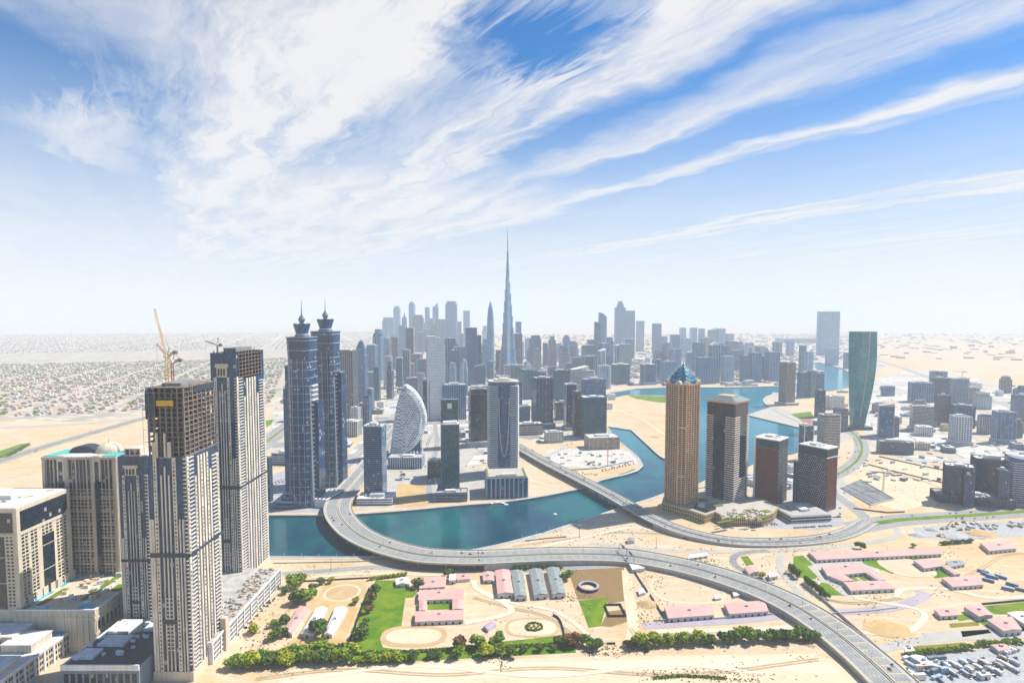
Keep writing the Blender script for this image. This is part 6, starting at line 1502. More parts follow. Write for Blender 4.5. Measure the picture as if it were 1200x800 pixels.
for x, y, h, k in ((418, 777, 9, 'y'), (430, 777, 10, 'y'), (438, 775, 14, 'g'), (447, 774, 11, 'g'), (456, 775, 12, 'y'), (466, 776, 13, 'y'), (473, 773, 10, 'g'), (487, 773, 13, 'd'), (505, 771, 8, 'd'), (515, 771, 9, 'd'), (535, 770, 14, 'g'), (570, 769, 15, 'y'), (581, 766, 14, 'g'), (600, 769, 12, 'd'), (615, 764, 9, 'd'), (632, 763, 8, 'd'), (648, 762, 8, 'd')):
    tree(x, y, h, k, 'shrubby tree along the lower lawn edge by the sand track', 'trees along the lower lawn edge')
for a in ((540, 760, 16, 'r', 'rusty green round tree above the lawn hedge'), (561, 758, 16, 'g', 'round green tree with a little shed roof behind it'), (581, 756, 15, 'g', 'round green tree second along the lawn from the rusty one'), (654, 755, 10, 'd', 'dark small tree beside the curved black wall'), (671, 757, 16, 'r', 'reddish tree at the lower end of the curved black wall'),
          (687, 756, 14, 'd', 'dark tree at the corner of the dirt crossing'), (693, 760, 10, 'g', 'low tree behind the dark corner tree'), (700, 761, 12, 'd', 'green shrub tree nearest the black barrier'),
          (440, 692, 9, 'd', 'dark tree at the top of the big lawn'), (437, 706, 12, 'r', 'rust-tinged tree upper on the lawn margin'), (432, 718, 10, 'r', 'red brown bush halfway down the lawn margin'), (429, 731, 8, 'd', 'small dark bush on the lawn margin'), (423, 748, 15, 'd', 'large dark tree low on the lawn margin'),
          (344, 689, 15, 'g', 'large tree by the grey street at the podium end'), (352, 682, 12, 'g', 'leafy tree closest to the podium corner'), (335, 695, 9, 'd', 'small tree wedged near the podium wall'), (350, 708, 18, 'd', 'tall dark tree in front of the riding ring'), (361, 704, 18, 'g', 'tall green tree touching the orange riding ground'), (366, 692, 9, 'd', 'short tree at the riding ring corner'),
          (321, 735, 9, 'g', 'round tree left of the pink shed'), (332, 730, 11, 'd', 'tree at the lower end of the pink shed'), (327, 747, 14, 'd', 'wide dark tree under the pink shed'), (320, 750, 11, 'g', 'spreading tree next to the wide dark one'), (374, 744, 20, 'd', 'great round tree between the two white sheds'), (297, 742, 11, 'y', 'yellow green tree on the podium street'),
          (375, 685, 8, 'd', 'small tree above the riding ring'), (388, 683, 7, 'y', 'yellowish shrub above the riding ring'), (490, 688, 11, 'd', 'dark tree by the small white house'), (526, 675, 10, 'd', 'palm-like tree near the white cube hut'), (663, 679, 12, 'g', 'round bush tree by the last grey barn'), (656, 667, 7, 'd', 'small dark tree at the back of the last barn'),
          (1008, 643, 9, 'd', 'lone dark tree behind the long pink stable row'), (1070, 641, 5, 'y', 'small yellow tree at the end of the stable row'), (417, 707, 8, 'y', 'yellow shrub between the ring and the lawn'), (893, 677, 7, 'y', 'yellow tree in the slip road loop'), (420, 503, 5, 'd', 'dark tree on sand behind the twin spired towers'), (413, 505, 4, 'd', 'small dark tree on sand by its larger neighbour')):
    tree(*a)
for x, y in ((928, 671), (931, 674), (934, 677), (944, 684), (948, 687), (952, 690), (956, 693), (960, 696), (964, 699), (968, 702)): tree(x, y, 11, 'd', 'slim dark conifer-like tree along the pale frontage wall', 'conifers along the frontage wall', wide=.6)
for i in range(9): tree(1104+i*4.3, 638-.35*i, 4.5, 'd', 'small dark tree in the hedge row by the gravel yard', 'hedge row by the gravel yard')
for i in range(10): tree(468+i*4.6-60+26, 679.5-i*.6, 4.5, 'y', 'small clipped shrub tree in the line above the big lawn', 'shrub line above the big lawn')
for i in range(8): tree(604+i*6.6, 667.5-i*.3, 5, 'd', 'small dark tree behind the barn row', 'trees behind the barns')
for i in range(16): tree(1064+i*5, 768.5-i*.55, 6.5, 'g', 'hedge-like tree between the dry field and the vehicle yard', 'hedge trees of the vehicle yard')
for i in range(9): tree(1146+i*6, 757-i*.4, 7, 'g', 'green tree behind the white trucks of the yard', 'trees behind the yard trucks')
def hedge(label, pts, h, wd, mat=LEAFD):
    P = resample([G(a, b, 0) for a, b in pts], .8); off = P[0].copy(); q = MB()
    for p in P:
        for _ in range(7):
            s = trng.uniform(.35, .8); c = p-off+Vector((trng.uniform(-wd, wd)*.5, trng.uniform(-wd, wd)*.5, trng.uniform(.2, h))); u = Vector((trng.gauss(0, 1), trng.gauss(0, 1), trng.gauss(0, .7))).normalized()*s; v = u.orthogonal().normalized()*s
            q.quad(c-u-v, c+u-v, c+u+v, c-u+v)
    o = q.build('hedge', mat); o.location = off; tag(o, label, 'hedge')
hedge('long dark hedge across the lower part of the big lawn', [(412, 767), (470, 765), (560, 760), (620, 757.5), (672, 755)], 3, 2.6)
hedge('dark hedge down the outer side of the big lawn', [(433, 690), (424, 712), (414, 740), (408, 756)], 2.4, 1.6)
hedge('oval hedge garden inside the sand riding oval', [(616, 734), (620, 731), (628, 730), (635, 733), (635, 737), (628, 739.5), (619, 738.5), (616, 734)], 1.8, 1.2)
for i in range(5): tree(620+i*2.8, 734+(i % 2)*2.5, 3, 'y', 'low bush inside the oval hedge garden', 'bushes of the oval hedge garden')
hedge('dark hedge at the back of the green field by the highway', [(-20, 541), (10, 535), (34, 522)], 8, 7)
hedge('scrub strip of dark bushes on the bottom sand', [(765, 795), (800, 792), (850, 795)], 1.4, 4)
# ------------------------------------------------------------------ vehicles, cranes, lamps, boat
def carmesh(name, L, W, H, paint, cab=(.25, .8), boxy=False):
    q = MB(); hb = H*.52
    n = len(q.v); prof = [(-L/2, .3), (L/2, .3), (L/2, hb*.9), (L*.47, hb), (-L*.49, hb), (-L/2, hb*.85)]
    extr(q, prof, -W/2, W/2); nb = len(q.f)
    if boxy == 'lorry':
        extr(q, [(-L/2, hb*.7), (L*.22, hb*.7), (L*.22, H), (-L/2, H)], -W/2, W/2); extr(q, [(L*.26, .5), (L/2, .5), (L/2, H*.5), (L*.44, H*.75), (L*.26, H*.78)], -W/2+.1, W/2-.1); nb = len(q.f); extr(q, [(L*.40, H*.5), (L/2+.04, H*.5), (L*.45, H*.72), (L*.40, H*.72)], -W/2+.05, W/2-.05)
    elif boxy:
        extr(q, [(-L/2, hb*.8), (L/2, hb*.8), (L/2-.3, H), (-L/2, H)], -W/2, W/2); nb = len(q.f); extr(q, [(-L*.46, H*.55), (L/2-.06, H*.55), (L/2-.2, H*.82), (-L*.46, H*.82)], -W/2-.03, W/2+.03)
    else:
        a, b = -L/2+L*(1-cab[1]), -L/2+L*(1-cab[0]); extr(q, [(a, hb), (b, hb), (b-L*.12, H), (a+L*.08, H)], -W/2+.12, W/2-.12)
    nc = len(q.f)
    for sx in (-.32, .32):
        for sy in (-1, 1):
            c = [(L*sx+.34*math.cos(2*math.pi*i/10), .34+.34*math.sin(2*math.pi*i/10)) for i in range(10)]; extr(q, c, sy*W/2-.11, sy*W/2+.11)
    me = bpy.data.meshes.new(name); me.from_pydata(q.v, [], q.f)
    for m in (paint, GL['dark'], TR['dark']): me.materials.append(m)
    for i, p in enumerate(me.polygons): p.material_index = 0 if i < nb else (1 if i < nc else 2)
    return me
CARP = [('white', matte('car_white', (.78, .78, .77), .3, .02)), ('silver', matte('car_silver', (.42, .43, .45), .3, .02)), ('black', matte('car_black', (.02, .02, .024), .3, .02)), ('red', matte('car_red', (.35, .02, .02), .35, .02)), ('sand coloured', matte('car_sand', (.45, .37, .25), .35, .02))]
CARM = {k: carmesh('car', 4.6, 1.85, 1.5, m) for k, m in CARP}; TRUCKM = {k: carmesh('lorry', 8.5, 2.5, 3.3, m, boxy='lorry') for k, m in CARP}
COACHM = carmesh('coach', 12, 2.6, 3.3, matte('coach_blue', (.14, .27, .48), .35, .02), boxy=True)
vr = random.Random(42)
def vehicle(p, ang, label, group, kind='car', colour=None):
    k = colour or (vr.choice(['white']*7+['silver']*2+['sand coloured']) if 'yard' in label else None) or vr.choice(['white']*5+['silver']*2+['black']*2+['red', 'sand coloured'])
    o = bpy.data.objects.new({'car': 'parked_car', 'lorry': 'lorry', 'coach': 'coach'}[kind] if 'parked' in label or kind != 'car' else 'car', COACHM if kind == 'coach' else (CARM if kind == 'car' else TRUCKM)[k]); col.objects.link(o)
    o.location = p; o.rotation_euler = (0, 0, ang); tag(o, label.replace('#', k), kind if kind != 'lorry' else 'lorry', group.replace('#', k)); return o
def traffic(P, N, offs, n, where, lift=.1, kind='car'):
    for _ in range(n):
        i = vr.randrange(2, len(P)-2); o = vr.choice(offs); p = P[i]+Vector((N[i].x*o, N[i].y*o, lift)); a = math.atan2(N[i].x, -N[i].y)+(0 if o > 0 else math.pi)
        vehicle(p, a+math.pi, f'# car driving {where}', f'# cars driving {where}')
traffic(*FLY1, [-16, -12.5, -9, 6, 9.5, 13], 46, 'on the long curved flyover'); traffic(*FLY2, [-9, -6, 5, 8], 30, 'on the twin-deck canal bridge')
def line(pts, z=.3): P = resample(smooth_line([G(a, b, 0) for a, b in pts], 6), 6); [setattr(p, 'z', z) for p in P]; return P, norms(P)
traffic(*line([(1015, 613), (1050, 609.5), (1090, 606.5), (1140, 603.5), (1200, 599)]), [-17, -12, 10, 15], 12, 'along the avenue with the green median', .05)
traffic(*line([(993, 503), (1006, 513), (1010, 525), (1006, 537), (993, 549), (975, 558)]), [-12, -7, 7, 12], 12, 'round the curved road', .05)
traffic(*line([(180, 610), (290, 534), (345, 494), (390, 470), (430, 454)]), [-24, -18, -12, 12, 18, 24], 50, 'on the wide diagonal highway', .05)
traffic(*line([(0, 540), (60, 521), (130, 501), (180, 487)]), [-17, -11, 11, 17], 24, 'on the highway past the green field', .05)
def parked(quad, rows, cols, where, kind='car', ang=None, fill=.85, jit=.2):
    A, B, C, D = [G(a, b, .24) for a, b in quad]; d = B-A; a0 = math.atan2(d.y, d.x)+math.pi/2 if ang is None else ang
    for i in range(rows):
        for j in range(cols):
            if vr.random() > fill: continue
            u, v = (j+.5)/cols, (i+.5)/rows; p = (A*(1-u)+B*u)*(1-v)+(D*(1-u)+C*u)*v; p.x += vr.uniform(-jit, jit); p.y += vr.uniform(-jit, jit)
            vehicle(p, a0+vr.uniform(-.05, .05), f'# {kind} parked {where}', f'# {kind}s parked {where}', kind)
parked([(858, 616.5), (912, 615.5), (912, 612), (858, 613)], 2, 18, 'in front of the golden podium')
parked([(930, 620), (975, 617), (975, 614.5), (930, 617)], 1, 14, 'below the white podium')
parked([(655, 552), (700, 558), (702, 555), (657, 549)], 2, 14, 'on the sand headland by the bridge', jit=1.5)
parked([(705, 553), (745, 544), (744, 541), (704, 550)], 2, 12, 'on the headland quay', jit=1)
parked([(316, 575), (345, 560), (340, 556), (314, 568)], 3, 8, 'behind the twin towers podium')
parked([(375, 585), (400, 556), (396, 553), (372, 580)], 2, 14, 'along the flyover by the spired towers')
parked([(500, 528), (510, 505), (506, 503), (496, 527)], 2, 10, 'on the street by the leaf building')
parked([(470, 551), (500, 548), (500, 545), (470, 547)], 2, 10, 'in front of the leaf building')
parked([(270, 745), (318, 700), (324, 701), (278, 747)], 2, 24, 'on the street beside the podium', jit=.6, fill=.4)
parked([(1110, 800), (1200, 790), (1200, 768), (1085, 776)], 6, 14, 'in the crowded vehicle yard', jit=2.5, fill=.42)
parked([(1115, 796), (1195, 786), (1190, 770), (1098, 778)], 4, 8, 'in the crowded vehicle yard', 'lorry', jit=3, fill=.6)
parked([(1176, 768), (1192, 763), (1188, 757), (1172, 762)], 1, 5, 'in a white line beside the yard trees', 'lorry', fill=1)
parked([(1130, 622), (1200, 618), (1200, 612), (1130, 614)], 3, 9, 'on the gravel heap yard', 'lorry', jit=4, fill=.6)
for x, y, a in ((1152, 670.5, -.9), (1158, 681, -.75), (1163, 677, -.75), (1173, 677, -1.0), (1186, 686, -.9), (1181, 691, -.7), (1197, 692, -.7), (1156, 674, -1.2)): vehicle(G(x, y, .1), a, 'dark blue coach parked on bare sand behind the stables', 'coaches parked on the sand', 'coach')
# boat
c = G(585, 591.5, WZ); t = thing('tour_boat', 'white double-deck tour boat moored at the canal quay', 'boat', c, R(6))
MB().prism([(-16, -3.4), (12, -3.4), (17, 0), (12, 3.4), (-16, 3.4)], -.5, 1.6).build('hull', TR['white'], t); q = MB(); q.box(-14, 9, -2.9, 2.9, 1.6, 3.6); q.build('cabin', GL['dark'], t); MB().box(-15, 10, -3.3, 3.3, 3.6, 4.0).build('upper_deck', TR['white'], t); MB().box(-9, 5, -2.4, 2.4, 4, 5.9).build('wheelhouse', TR['white'], t)
# light masts and lamps
def lampmast(px, py, h, label, ring=True):
    t = thing('lamp_mast', label, 'lamp', G(px, py)); MB().bar((0, 0, 0), (0, 0, h), .45, .2, 8).build('pole', TR['grey'], t)
    q = MB()
    if ring: q.lathe([(2.4, h-.4), (2.8, h), (2.4, h+.6)], 12)
    else: q.box(-2.6, 2.6, -.2, .2, h-.2, h+.2); [q.box(s_*2.2-.6, s_*2.2+.6, -.5, .5, h-.5, h-.2) for s_ in (-1, 1)]
    q.build('lamp_head', TR['white'], t); MB().rbox(0, 0, 3, 3, 0, .8).build('base_block', CONCRETE, t)
lampmast(650.5, 622, 27, 'tall mast with a ring of floodlights on the canal bank'); lampmast(679, 630, 20, 'twin-armed lamp mast on the sand below the bridge', False); lampmast(388, 668, 18, 'single lamp mast on the service road', False); lampmast(769, 642, 16, 'lamp mast near the low grey office', False)
pm = MB(); pm.bar((0, 0, 0), (0, 0, 5.5), .12, .09, 6); pm.lathe([(.3, 5.3), (.45, 5.8), (.2, 6.2)], 8)
lamp_me = bpy.data.meshes.new('promenade_lamp'); lamp_me.from_pydata(pm.v, [], pm.f); lamp_me.materials.append(TR['white'])
def lamps(pts, gap, where, z=.35):
    for p in resample(smooth_line([G(a, b, 0) for a, b in pts], 4), gap):
        o = bpy.data.objects.new('promenade_lamp', lamp_me); col.objects.link(o); o.location = (p.x, p.y, z); tag(o, f'slim white lamp post {where}', 'lamp post', f'lamp posts {where}')
lamps([(313, 653.5), (430, 654), (520, 650)], 24, 'along the near canal promenade'); lamps([(612, 632), (660, 618.5), (720, 598.5)], 26, 'along the sand promenade below the bridge')
lamps([(430, 601), (470, 597.5), (540, 591), (590, 587), (640, 579.5), (686, 569.5)], 24, 'along the far tower-side promenade'); lamps([(703, 562.5), (752, 545)], 20, 'around the headland quay')
lq = MB(); lq.bar((0, 0, 0), (0, 0, 11), .16, .1, 6); lq.bar((-2.6, 0, 11.3), (2.6, 0, 11.3), .09, .09); lq.box(-3.2, -2, -.25, .25, 11.2, 11.45); lq.box(2, 3.2, -.25, .25, 11.2, 11.45)
lm2 = bpy.data.meshes.new('street_lamp'); lm2.from_pydata(lq.v, [], lq.f); lm2.materials.append(TR['grey'])
for (P_, N_2), st_, wh in ((FLY1, 8, 'curved flyover'), (FLY2, 8, 'twin-deck bridge')):
    for i in range(3, len(P_)-1, st_): o = bpy.data.objects.new('street_lamp', lm2); col.objects.link(o); o.location = P_[i]+Vector((0, 0, .1)); o.rotation_euler = (0, 0, math.atan2(N_2[i].y, N_2[i].x)); tag(o, f'grey twin-armed street lamp on the median of the {wh}', 'street lamp', f'street lamps of the {wh}')
# highway sign gantry
c = G(735, 656); t = thing('sign_gantry', 'blue-green sign gantry spanning the flyover lanes', 'gantry', (c.x, c.y, 5), R(14))
q = MB(); [q.bar((0, y, 0), (0, y, 9), .4, .4) for y in (-20, 2, 24)]; q.build('posts', DARKCON, t); MB().truss((0, -20, 9), (0, 24, 9), 1.2, .16).build('crossbeam', DARKCON, t)
q = MB(); [q.box(-.9, -.6, y, y+8, 7.2, 11) for y in (-15, 8)]; q.build('sign_board', matte('sign_teal', (.02, .16, .20), .5), t)
# cranes of the distance
crane('orange tower crane rising from the headland sand site', G(712, 545), 52, (-30, 10, 54), (12, -4, 53), matte('crane_orange', (.55, .2, .05), .5), 2.2)
crane('dark flat-top crane standing on the sand by the curved road', G(1035, 574), 34, (36, -6, 35), (-14, 2, 35), matte('crane_dark', (.1, .1, .11), .6), 2.0)
crane('distant thin crane over the pale unfinished tower', G(1126, 474) + Vector((0, 0, 98)), 26, (-34, 6, 29), (14, 0, 28), matte('crane_orange', (.55, .2, .05), .5), 3.0)
# gravel heaps and diggers
def heap(px, py, r, h, mat, label):
    p = G(px, py); q = MB(); rng = random.Random(px); n = 18
    for f, z in ((1, 0), (.8, .35), (.5, .75), (.2, 1)):
        for i in range(n): a = 2*math.pi*i/n; rr = r*f*rng.uniform(.85, 1.1); q.v.append((rr*math.cos(a), rr*math.sin(a)*.7, z*h))
    q.f = [(l*n+i, l*n+(i+1) % n, (l+1)*n+(i+1) % n, (l+1)*n+i) for l in range(3) for i in range(n)]+[tuple(3*n+i for i in range(n))]
    o = q.build('gravel_heap', mat); o.location = p; tag(o, label, 'heap')
heap(1092, 621, 10, 3.5, GRAVEL, 'grey blue gravel heap in the contractor yard'); heap(1118, 629, 22, 3, GRAVEL, 'wide flat grey gravel heap by the hedge row'); heap(1150, 625, 24, 4, ORANGESAND, 'broad orange sand heap in the contractor yard'); heap(1075, 627, 14, 3, GRAVEL, 'low dark gravel heap at the yard edge'); heap(760, 708, 14, 4, ORANGESAND, 'pyramid of brown sand behind the paddock fence'); heap(631, 517, 9, 4, ORANGESAND, 'orange spoil heap in the sand pit'); heap(1040, 737, 26, 2.5, ORANGESAND, 'low rusty spoil mound on bare sand'); heap(768, 512, 14, 3, ORANGESAND, 'orange spoil bank at the island edge')
MACH = matte('machine_yellow', (.55, .33, .03), .5)
for i, (x, y, w_) in enumerate(((1104, 620, 'beside the blue gravel heap'), (1110, 619, 'next to its twin by the blue heap'), (1117, 617, 'third along the heaps'), (1121, 614, 'with its back to the avenue'), (1126, 621, 'low among the heaps with its arm down'), (1129, 612, 'closest to the green median'), (1100, 628, 'in front of the wide grey heap'), (1153, 616, 'apart from the others near the lorries'))):
    t = thing('excavator', f'yellow digger {w_}', 'digger', G(x, y, .2), i*.9); q = MB(); [q.box(-2.4, 2.4, s_*1.5-.4, s_*1.5+.4, 0, 1) for s_ in (-1, 1)]; q.build('crawler_tracks', TR['dark'], t)
    MB().box(-2.2, 1.6, -1.4, 1.4, 1, 2.6).build('body', MACH, t); MB().box(.2, 1.6, .1, 1.3, 2.6, 3.8).build('cab', GL['dark'], t); q = MB(); q.bar((1.4, -.3, 2), (5, -.3, 5), .35); q.bar((5, -.3, 5), (8, -.3, 2), .3); q.build('boom', MACH, t); MB().box(7.4, 8.8, -.9, .3, .8, 2.1).build('bucket', TR['dark'], t)
# excavation with white struts beside the curved road
pit = [G(a, b) for a, b in [(985, 572), (1008, 562), (1048, 585), (1020, 592)]]; c = sum(pit, Vector())/4; t = thing('excavation', 'shored building pit braced with white struts by the curved road', 'building site', c); pp_ = [(p.x-c.x, p.y-c.y) for p in pit]
MB().poly([(x, y, .35) for x, y in pp_]).build('pit_floor', matte('pit_floor', (.20, .20, .20), .9, .5, .1), t)
q = MB(); [q.bar((*pp_[i], 1), (*pp_[(i+1) % 4], 1), 1.1) for i in range(4)]; q.build('capping_beam', CONCRETE, t)
A_, B_, C2, D_ = [Vector((x, y, 1.4)) for x, y in pp_]
for f in (.15, .4, .8): MB().bar(A_.lerp(B_, f*.7), D_.lerp(C2, min(1, f*1.2)), .6).build('strut', TR['white'], t)
# site cabins and stacked goods on the building plots
for n_, (rx, ry, lab, grp) in enumerate((((1010, 1108), (536, 566), 'white site cabin or container among hoardings of the sand plots', 'cabins on the sand plots'), ((640, 742), (526, 546), 'white site cabin or container on the headland building site', 'cabins on the headland site'), ((1080, 1200), (519, 532), 'white site cabin or container beyond the dark cluster', 'cabins beyond the dark cluster'), ((466, 512), (553, 566), 'white site cabin or container near the small sand pit', 'cabins by the small sand pit'), ((560, 575), (528, 570), 'white site cabin or container behind the ribbed podium block', 'cabins behind the ribbed podium'), ((1060, 1110), (770, 800), 'white container lined up in the vehicle yard by its wall', 'containers in the vehicle yard'))):
    for i in range((34, 30, 26, 14, 10, 24)[n_]):
        q = MB(); L_ = vr.uniform(6, 14); q.box(-L_/2, L_/2, -1.6, 1.6, 0, vr.choice((2.7, 2.7, 5.3))); o = q.build('site_cabin', vr.choice([TR['white'], TR['white'], TR['pale'], TR['sand'], TR['grey']])); p = G(vr.uniform(*rx), vr.uniform(*ry), .2); o.location = p; o.rotation_euler = (0, 0, vr.choice((.35, .35+1.571, .1))); tag(o, lab, 'cabin', grp)
for rx, ry, nn_, wh in (((430, 560), (500, 560), 34, 'on the lots round the leaf building'), ((600, 700), (490, 530), 26, 'on the lots behind the twin-deck bridge'), ((440, 700), (470, 492), 20, 'on the downtown lots before the tallest spire'), ((965, 1060), (520, 560), 22, 'on the plots beside the curved road'), ((880, 990), (545, 605), 30, 'around the red-brown towers')):
    for i in range(nn_):
        p = G(vr.uniform(*rx), vr.uniform(*ry), .28); vehicle(p, vr.choice((.1, 1.67)), '# car parked '+wh, '# cars parked '+wh)
# ------------------------------------------------------------------ low buildings between the towers, suburb, far city
OCC = [(o.location.x, o.location.y, 34) for o in list(bpy.data.objects) if o.parent is None and o.get('category') in ('tower', 'building')]
RDS = []
for o in bpy.data.objects:
    if o.get('kind') == 'structure' and any(k in o.name for k in ('highway', 'street', 'avenue', 'curved_road', 'promenade')) : RDS += [tuple((o.matrix_world@v.co).xy) for v in list(o.data.vertices)[::3]]
RDS += [(p.x, p.y) for p in FLY1[0]+FLY2[0]]
CELL = {}
for x, y in RDS: CELL.setdefault((int(x//40), int(y//40)), []).append((x, y))
WPOLY = [(p.x, p.y) for p in WPTS]
def inwater(x, y):
    c = False; j = len(WPOLY)-1
    for i in range(len(WPOLY)):
        a, b = WPOLY[i], WPOLY[j]
        if (a[1] > y) != (b[1] > y) and x < (b[0]-a[0])*(y-a[1])/(b[1]-a[1])+a[0]: c = not c
        j = i
    return c
def free(x, y, r, occ=True):
    if occ and any((x-a)**2+(y-b)**2 < (r+c_)**2 for a, b, c_ in OCC): return False
    if any((x-a)**2+(y-b)**2 < (r+16)**2 for i in (-1, 0, 1) for j in (-1, 0, 1) for a, b in CELL.get((int(x//40)+i, int(y//40)+j), ())): return False
    return not any(inwater(x+i*r*1.3, y+j*r*1.3) for i in (-1, 0, 1) for j in (-1, 0, 1))
br = random.Random(77)
VW = [matte(f'villa_wall_{i}', c_, .85, .1, .05) for i, c_ in enumerate(((.62, .56, .47), (.54, .44, .33), (.56, .38, .29), (.44, .42, .38)))]
def lowmesh(w_, d_, h_, wall, roof, seed):
    rng = random.Random(seed); q = MB(); q.box(-w_/2, w_/2, -d_/2, d_/2, 0, h_); q.box(-w_*.25, w_*.1, -d_*.2, d_*.2, h_, h_+2.4); n1 = len(q.f)
    q.box(-w_/2+.5, w_/2-.5, -d_/2+.5, d_/2-.5, h_, h_+.25); n2 = len(q.f)
    for i in range(max(2, int(w_/5))):
        for z in range(int(h_/3.6)): x = -w_/2+w_*(i+.5)/max(2, int(w_/5)); q.box(x-1.3, x+1.3, -d_/2-.06, d_/2+.06, 1+z*3.6, 2.9+z*3.6)
    me = bpy.data.meshes.new('low_building'); me.from_pydata(q.v, [], q.f); [me.materials.append(m) for m in (wall, roof, WINM)]
    for i, p in enumerate(me.polygons): p.material_index = 0 if i < n1 else 1 if i < n2 else 2
    return me
LOWM = [lowmesh(br.uniform(20, 44), br.uniform(16, 34), h_, br.choice([TR['white'], TR['grey'], TR['sand'], TR['pale']]), br.choice([TR['roofw'], TR['roof']]), i) for i, h_ in enumerate((7, 9, 11, 14, 15, 18, 22, 26))]
PT = GRAVEL
def lowscatter(n, rx, ry, ang, label, group, sel=LOWM, tries=40, r=20):
    for _ in range(n):
        for _ in range(tries):
            p = G(br.uniform(*rx), br.uniform(*ry))
            if free(p.x, p.y, r):
                o = bpy.data.objects.new('low_building', br.choice(sel)); col.objects.link(o); o.location = p; o.rotation_euler = (0, 0, ang+br.choice((0, math.pi/2))); tag(o, label, 'building', group); OCC.append((p.x, p.y, r)); break
# mid-rise towers that fill the downtown between the taller ones
def filler(n, ru, rv, rt, wpx, label, group, rot):
    for i in range(n):
        for _ in range(60):
            u, v = br.uniform(*ru), br.uniform(*rv); p = G(u, v); wp = br.uniform(*wpx)
            if free(p.x, p.y+12, wp*p.y/F*.5, True):
                style = br.choice(['bands', 'fins', 'bands fins', 'edges']); tr = br.choice(['white', 'pale', 'grey', 'white', 'pink'])
                tower(label, u-wp/2, u+wp/2, v, v-br.uniform(*rt), br.choice(['steel', 'blue', 'navy', 'teal', 'grey', 'brown', 'pale']), tr, br.choice(['rect', 'rect', 'rect', 'soft', 'chamfer']), br.uniform(.7, 1.1), rot+br.choice((0, 0, 20, -12)), style, steps=br.choice([((0, 1),), ((0, 1),), ((0, 1.15), (.2, 1)), ((0, 1), (.85, .75))]), crown=br.choice(['flat', 'flat', 'flat', 'frame', 'point', 'dome', 'slant']), gap=br.uniform(4, 9), bh=br.uniform(.6, 1.6), name='mid_rise_tower', group=group); OCC.append((p.x, p.y+12, wp*p.y/F*.5)); break
filler(26, (440, 580), (428, 470), (22, 46), (8, 15), 'mid-rise tower packed between the spired twins and the tallest spire', 'mid-rise towers packed before the tallest spire', 4)
filler(30, (590, 715), (420, 468), (16, 34), (8, 16), 'mid-rise tower packed between the tallest spire and the sand island', 'mid-rise towers packed past the tallest spire', 10)
filler(26, (725, 912), (414, 446), (14, 30), (8, 15), 'mid-rise tower packed along the far canal bank', 'mid-rise towers along the far canal bank', 8)
filler(12, (405, 450), (440, 505), (16, 40), (9, 15), 'mid-rise tower just past the spired twins on the highway side', 'mid-rise towers past the spired twins', -5)
filler(12, (1030, 1200), (452, 520), (12, 26), (14, 24), 'mid-rise block among the half-built towers past the twisted one', 'mid-rise blocks past the twisted tower', -18)
filler(16, (440, 600), (404, 416), (12, 34), (5, 9), 'faint hazy tower filling the far skyline', 'faint towers filling the far skyline', 0)
lowscatter(60, (400, 720), (432, 480), .15, 'low pale block scattered among the downtown towers before the tallest spire', 'low blocks among the downtown towers')
lowscatter(16, (400, 560), (480, 530), .1, 'low pale block standing near the leaf building and its neighbours', 'low blocks near the leaf building', LOWM[:5])
lowscatter(46, (716, 930), (418, 446), .15, 'low pale block behind the far canal bank towers', 'low blocks behind the far canal bank')
lowscatter(34, (1020, 1200), (446, 530), -.3, 'low pale block among the unfinished towers beyond the twisted one', 'low blocks beyond the twisted tower')
lowscatter(14, (960, 1010), (455, 500), -.2, 'low pale block between the small canal and the twisted tower', 'low blocks before the small canal', LOWM[:5])
lowscatter(10, (880, 930), (540, 585), .5, 'low white block behind the red-brown towers', 'low blocks behind the red-brown towers', LOWM[:4], r=14)
# villas: the nearest ones one by one, the rest as one far mass
def villamesh(wall, s):
    q = MB(); q.box(-7, 7, -6, 6, 0, 7); q.box(-6.6, 6.6, -5.6, 5.6, 7, 7.3); q.box(-4, 2, -3, 4, 7.3, 9.6); q.box(7, 10, -4, 3, 0, 3.6); n1 = len(q.f)
    for i in range(4): x = -5.4+i*3.6; [q.box(x-.7, x+.7, -6.06, 6.06, z, z+1.7) for z in (1, 4.4)]
    me = bpy.data.meshes.new('villa'); me.from_pydata(q.v, [], q.f); me.materials.append(wall); me.materials.append(WINM)
    for i, p in enumerate(me.polygons): p.material_index = 0 if i < n1 else 1
    return me
VM = [villamesh(m, i) for i, m in enumerate(VW)]
near, far_ = [], []
def plots(x0, x1, y0, y1, gx, gy, ang, keep, test):
    c, s_ = math.cos(ang), math.sin(ang); nx, ny = int((x1-x0)/gx), int((y1-y0)/gy)
    for i in range(nx):
        for j in range(ny):
            if br.random() > keep or i % 9 == 8 or j % 5 == 4: continue
            a, b = x0+i*gx+br.uniform(-5, 5), y0+j*gy+br.uniform(-4, 4); mx, my = (x0+x1)/2, (y0+y1)/2
            p = (mx+c*(a-mx)-s_*(b-my), my+s_*(a-mx)+c*(b-my))
            if p[1] < 700: continue
            u, v = proj((p[0], p[1], 0))
            if -60 < u < 1260 and test(u, v) and free(p[0], p[1], 10): yield p, ang
for p, a in plots(-4600, -500, 1650, 4300, 31, 33, .35, .8, lambda u, v: u < 440 and 398 < v < 489): near.append((p, a))
near.sort(key=lambda t: t[0][1])
for (x, y), a in near[:260]:
    o = bpy.data.objects.new('villa', br.choice(VM)); col.objects.link(o); o.location = (x, y, 0); o.rotation_euler = (0, 0, a+br.choice((0, 1.571, 3.1416))); s_ = br.uniform(.8, 1.3); o.scale = (s_, s_, br.uniform(.7, 1.1)); tag(o, 'pale flat-roofed villa in the nearest streets of the suburb', 'villa', 'villas in the nearest suburb streets')
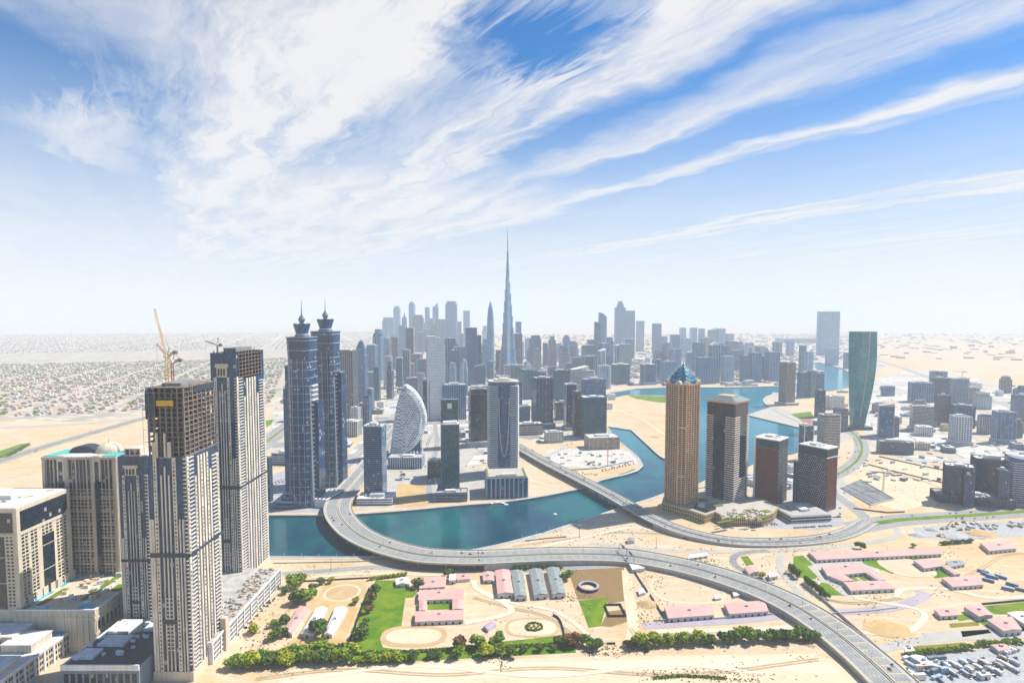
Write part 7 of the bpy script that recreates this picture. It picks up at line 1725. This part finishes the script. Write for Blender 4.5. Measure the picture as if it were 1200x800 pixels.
def mass(name, spots, sizes, mats, hmax):
    q = MB(); mi = []
    for (x, y), a in spots:
        w_, d_, h_ = br.uniform(*sizes), br.uniform(*sizes), br.uniform(hmax[0], hmax[1])*(1 if br.random() < .9 else 2); n0 = len(q.f); q.rbox(x, y, w_, d_, 0, h_, a); mi += [br.randrange(len(mats))]*(len(q.f)-n0)
    o = q.build(name, mats)
    for p, i in zip(o.data.polygons, mi): p.material_index = i
    tag(o, kind='stuff')
far_ = near[260:]+list(plots(-15000, -300, 4300, 11500, 58, 66, .35, .7, lambda u, v: u < 470))
mass('villa_suburb', far_, (11, 19), VW, (5, 9))
mid = list(plots(-1300, 3300, 2500, 4400, 42, 48, .12, .55, lambda u, v: 400 < u < 960 and 398 < v < 452))+list(plots(-2500, 6500, 4400, 11000, 88, 100, .12, .5, lambda u, v: 440 < u < 1000))
mass('low_rise_city', mid, (16, 36), VW+[TR['pale']], (6, 16))
plain = list(plots(2200, 12000, 3600, 12000, 130, 140, -.3, .3, lambda u, v: u > 960))
mass('plain_settlement', plain, (20, 60), VW+[TR['pale']], (5, 14))
# garden trees of the suburb, too many and too far to count
def treemass(name, spots, r, mat):
    q = MB()
    for (x, y), _a in spots:
        for _ in range(br.choice((1, 1, 2, 3))):
            R_ = br.uniform(*r); cx_, cy_ = x+br.uniform(-16, 16), y+br.uniform(-16, 16)
            for i in range(9):
                u = Vector((br.gauss(0, 1), br.gauss(0, 1), br.gauss(0, .6))).normalized()*R_*.6; v = u.orthogonal().normalized()*R_*.6; c_ = Vector((cx_, cy_, R_*.9))+Vector((br.uniform(-1, 1), br.uniform(-1, 1), br.uniform(-.7, .7)))*R_*.7
                q.quad(c_-u-v, c_+u-v, c_+u+v, c_-u+v)
    tag(q.build(name, mat), kind='stuff')
treemass('suburb_trees', [s_ for s_ in near if br.random() < .34]+[s_ for s_ in far_ if br.random() < .10], (3, 6.5), LEAF)
treemass('city_trees', [s_ for s_ in mid if br.random() < .22], (5, 9), LEAFD)
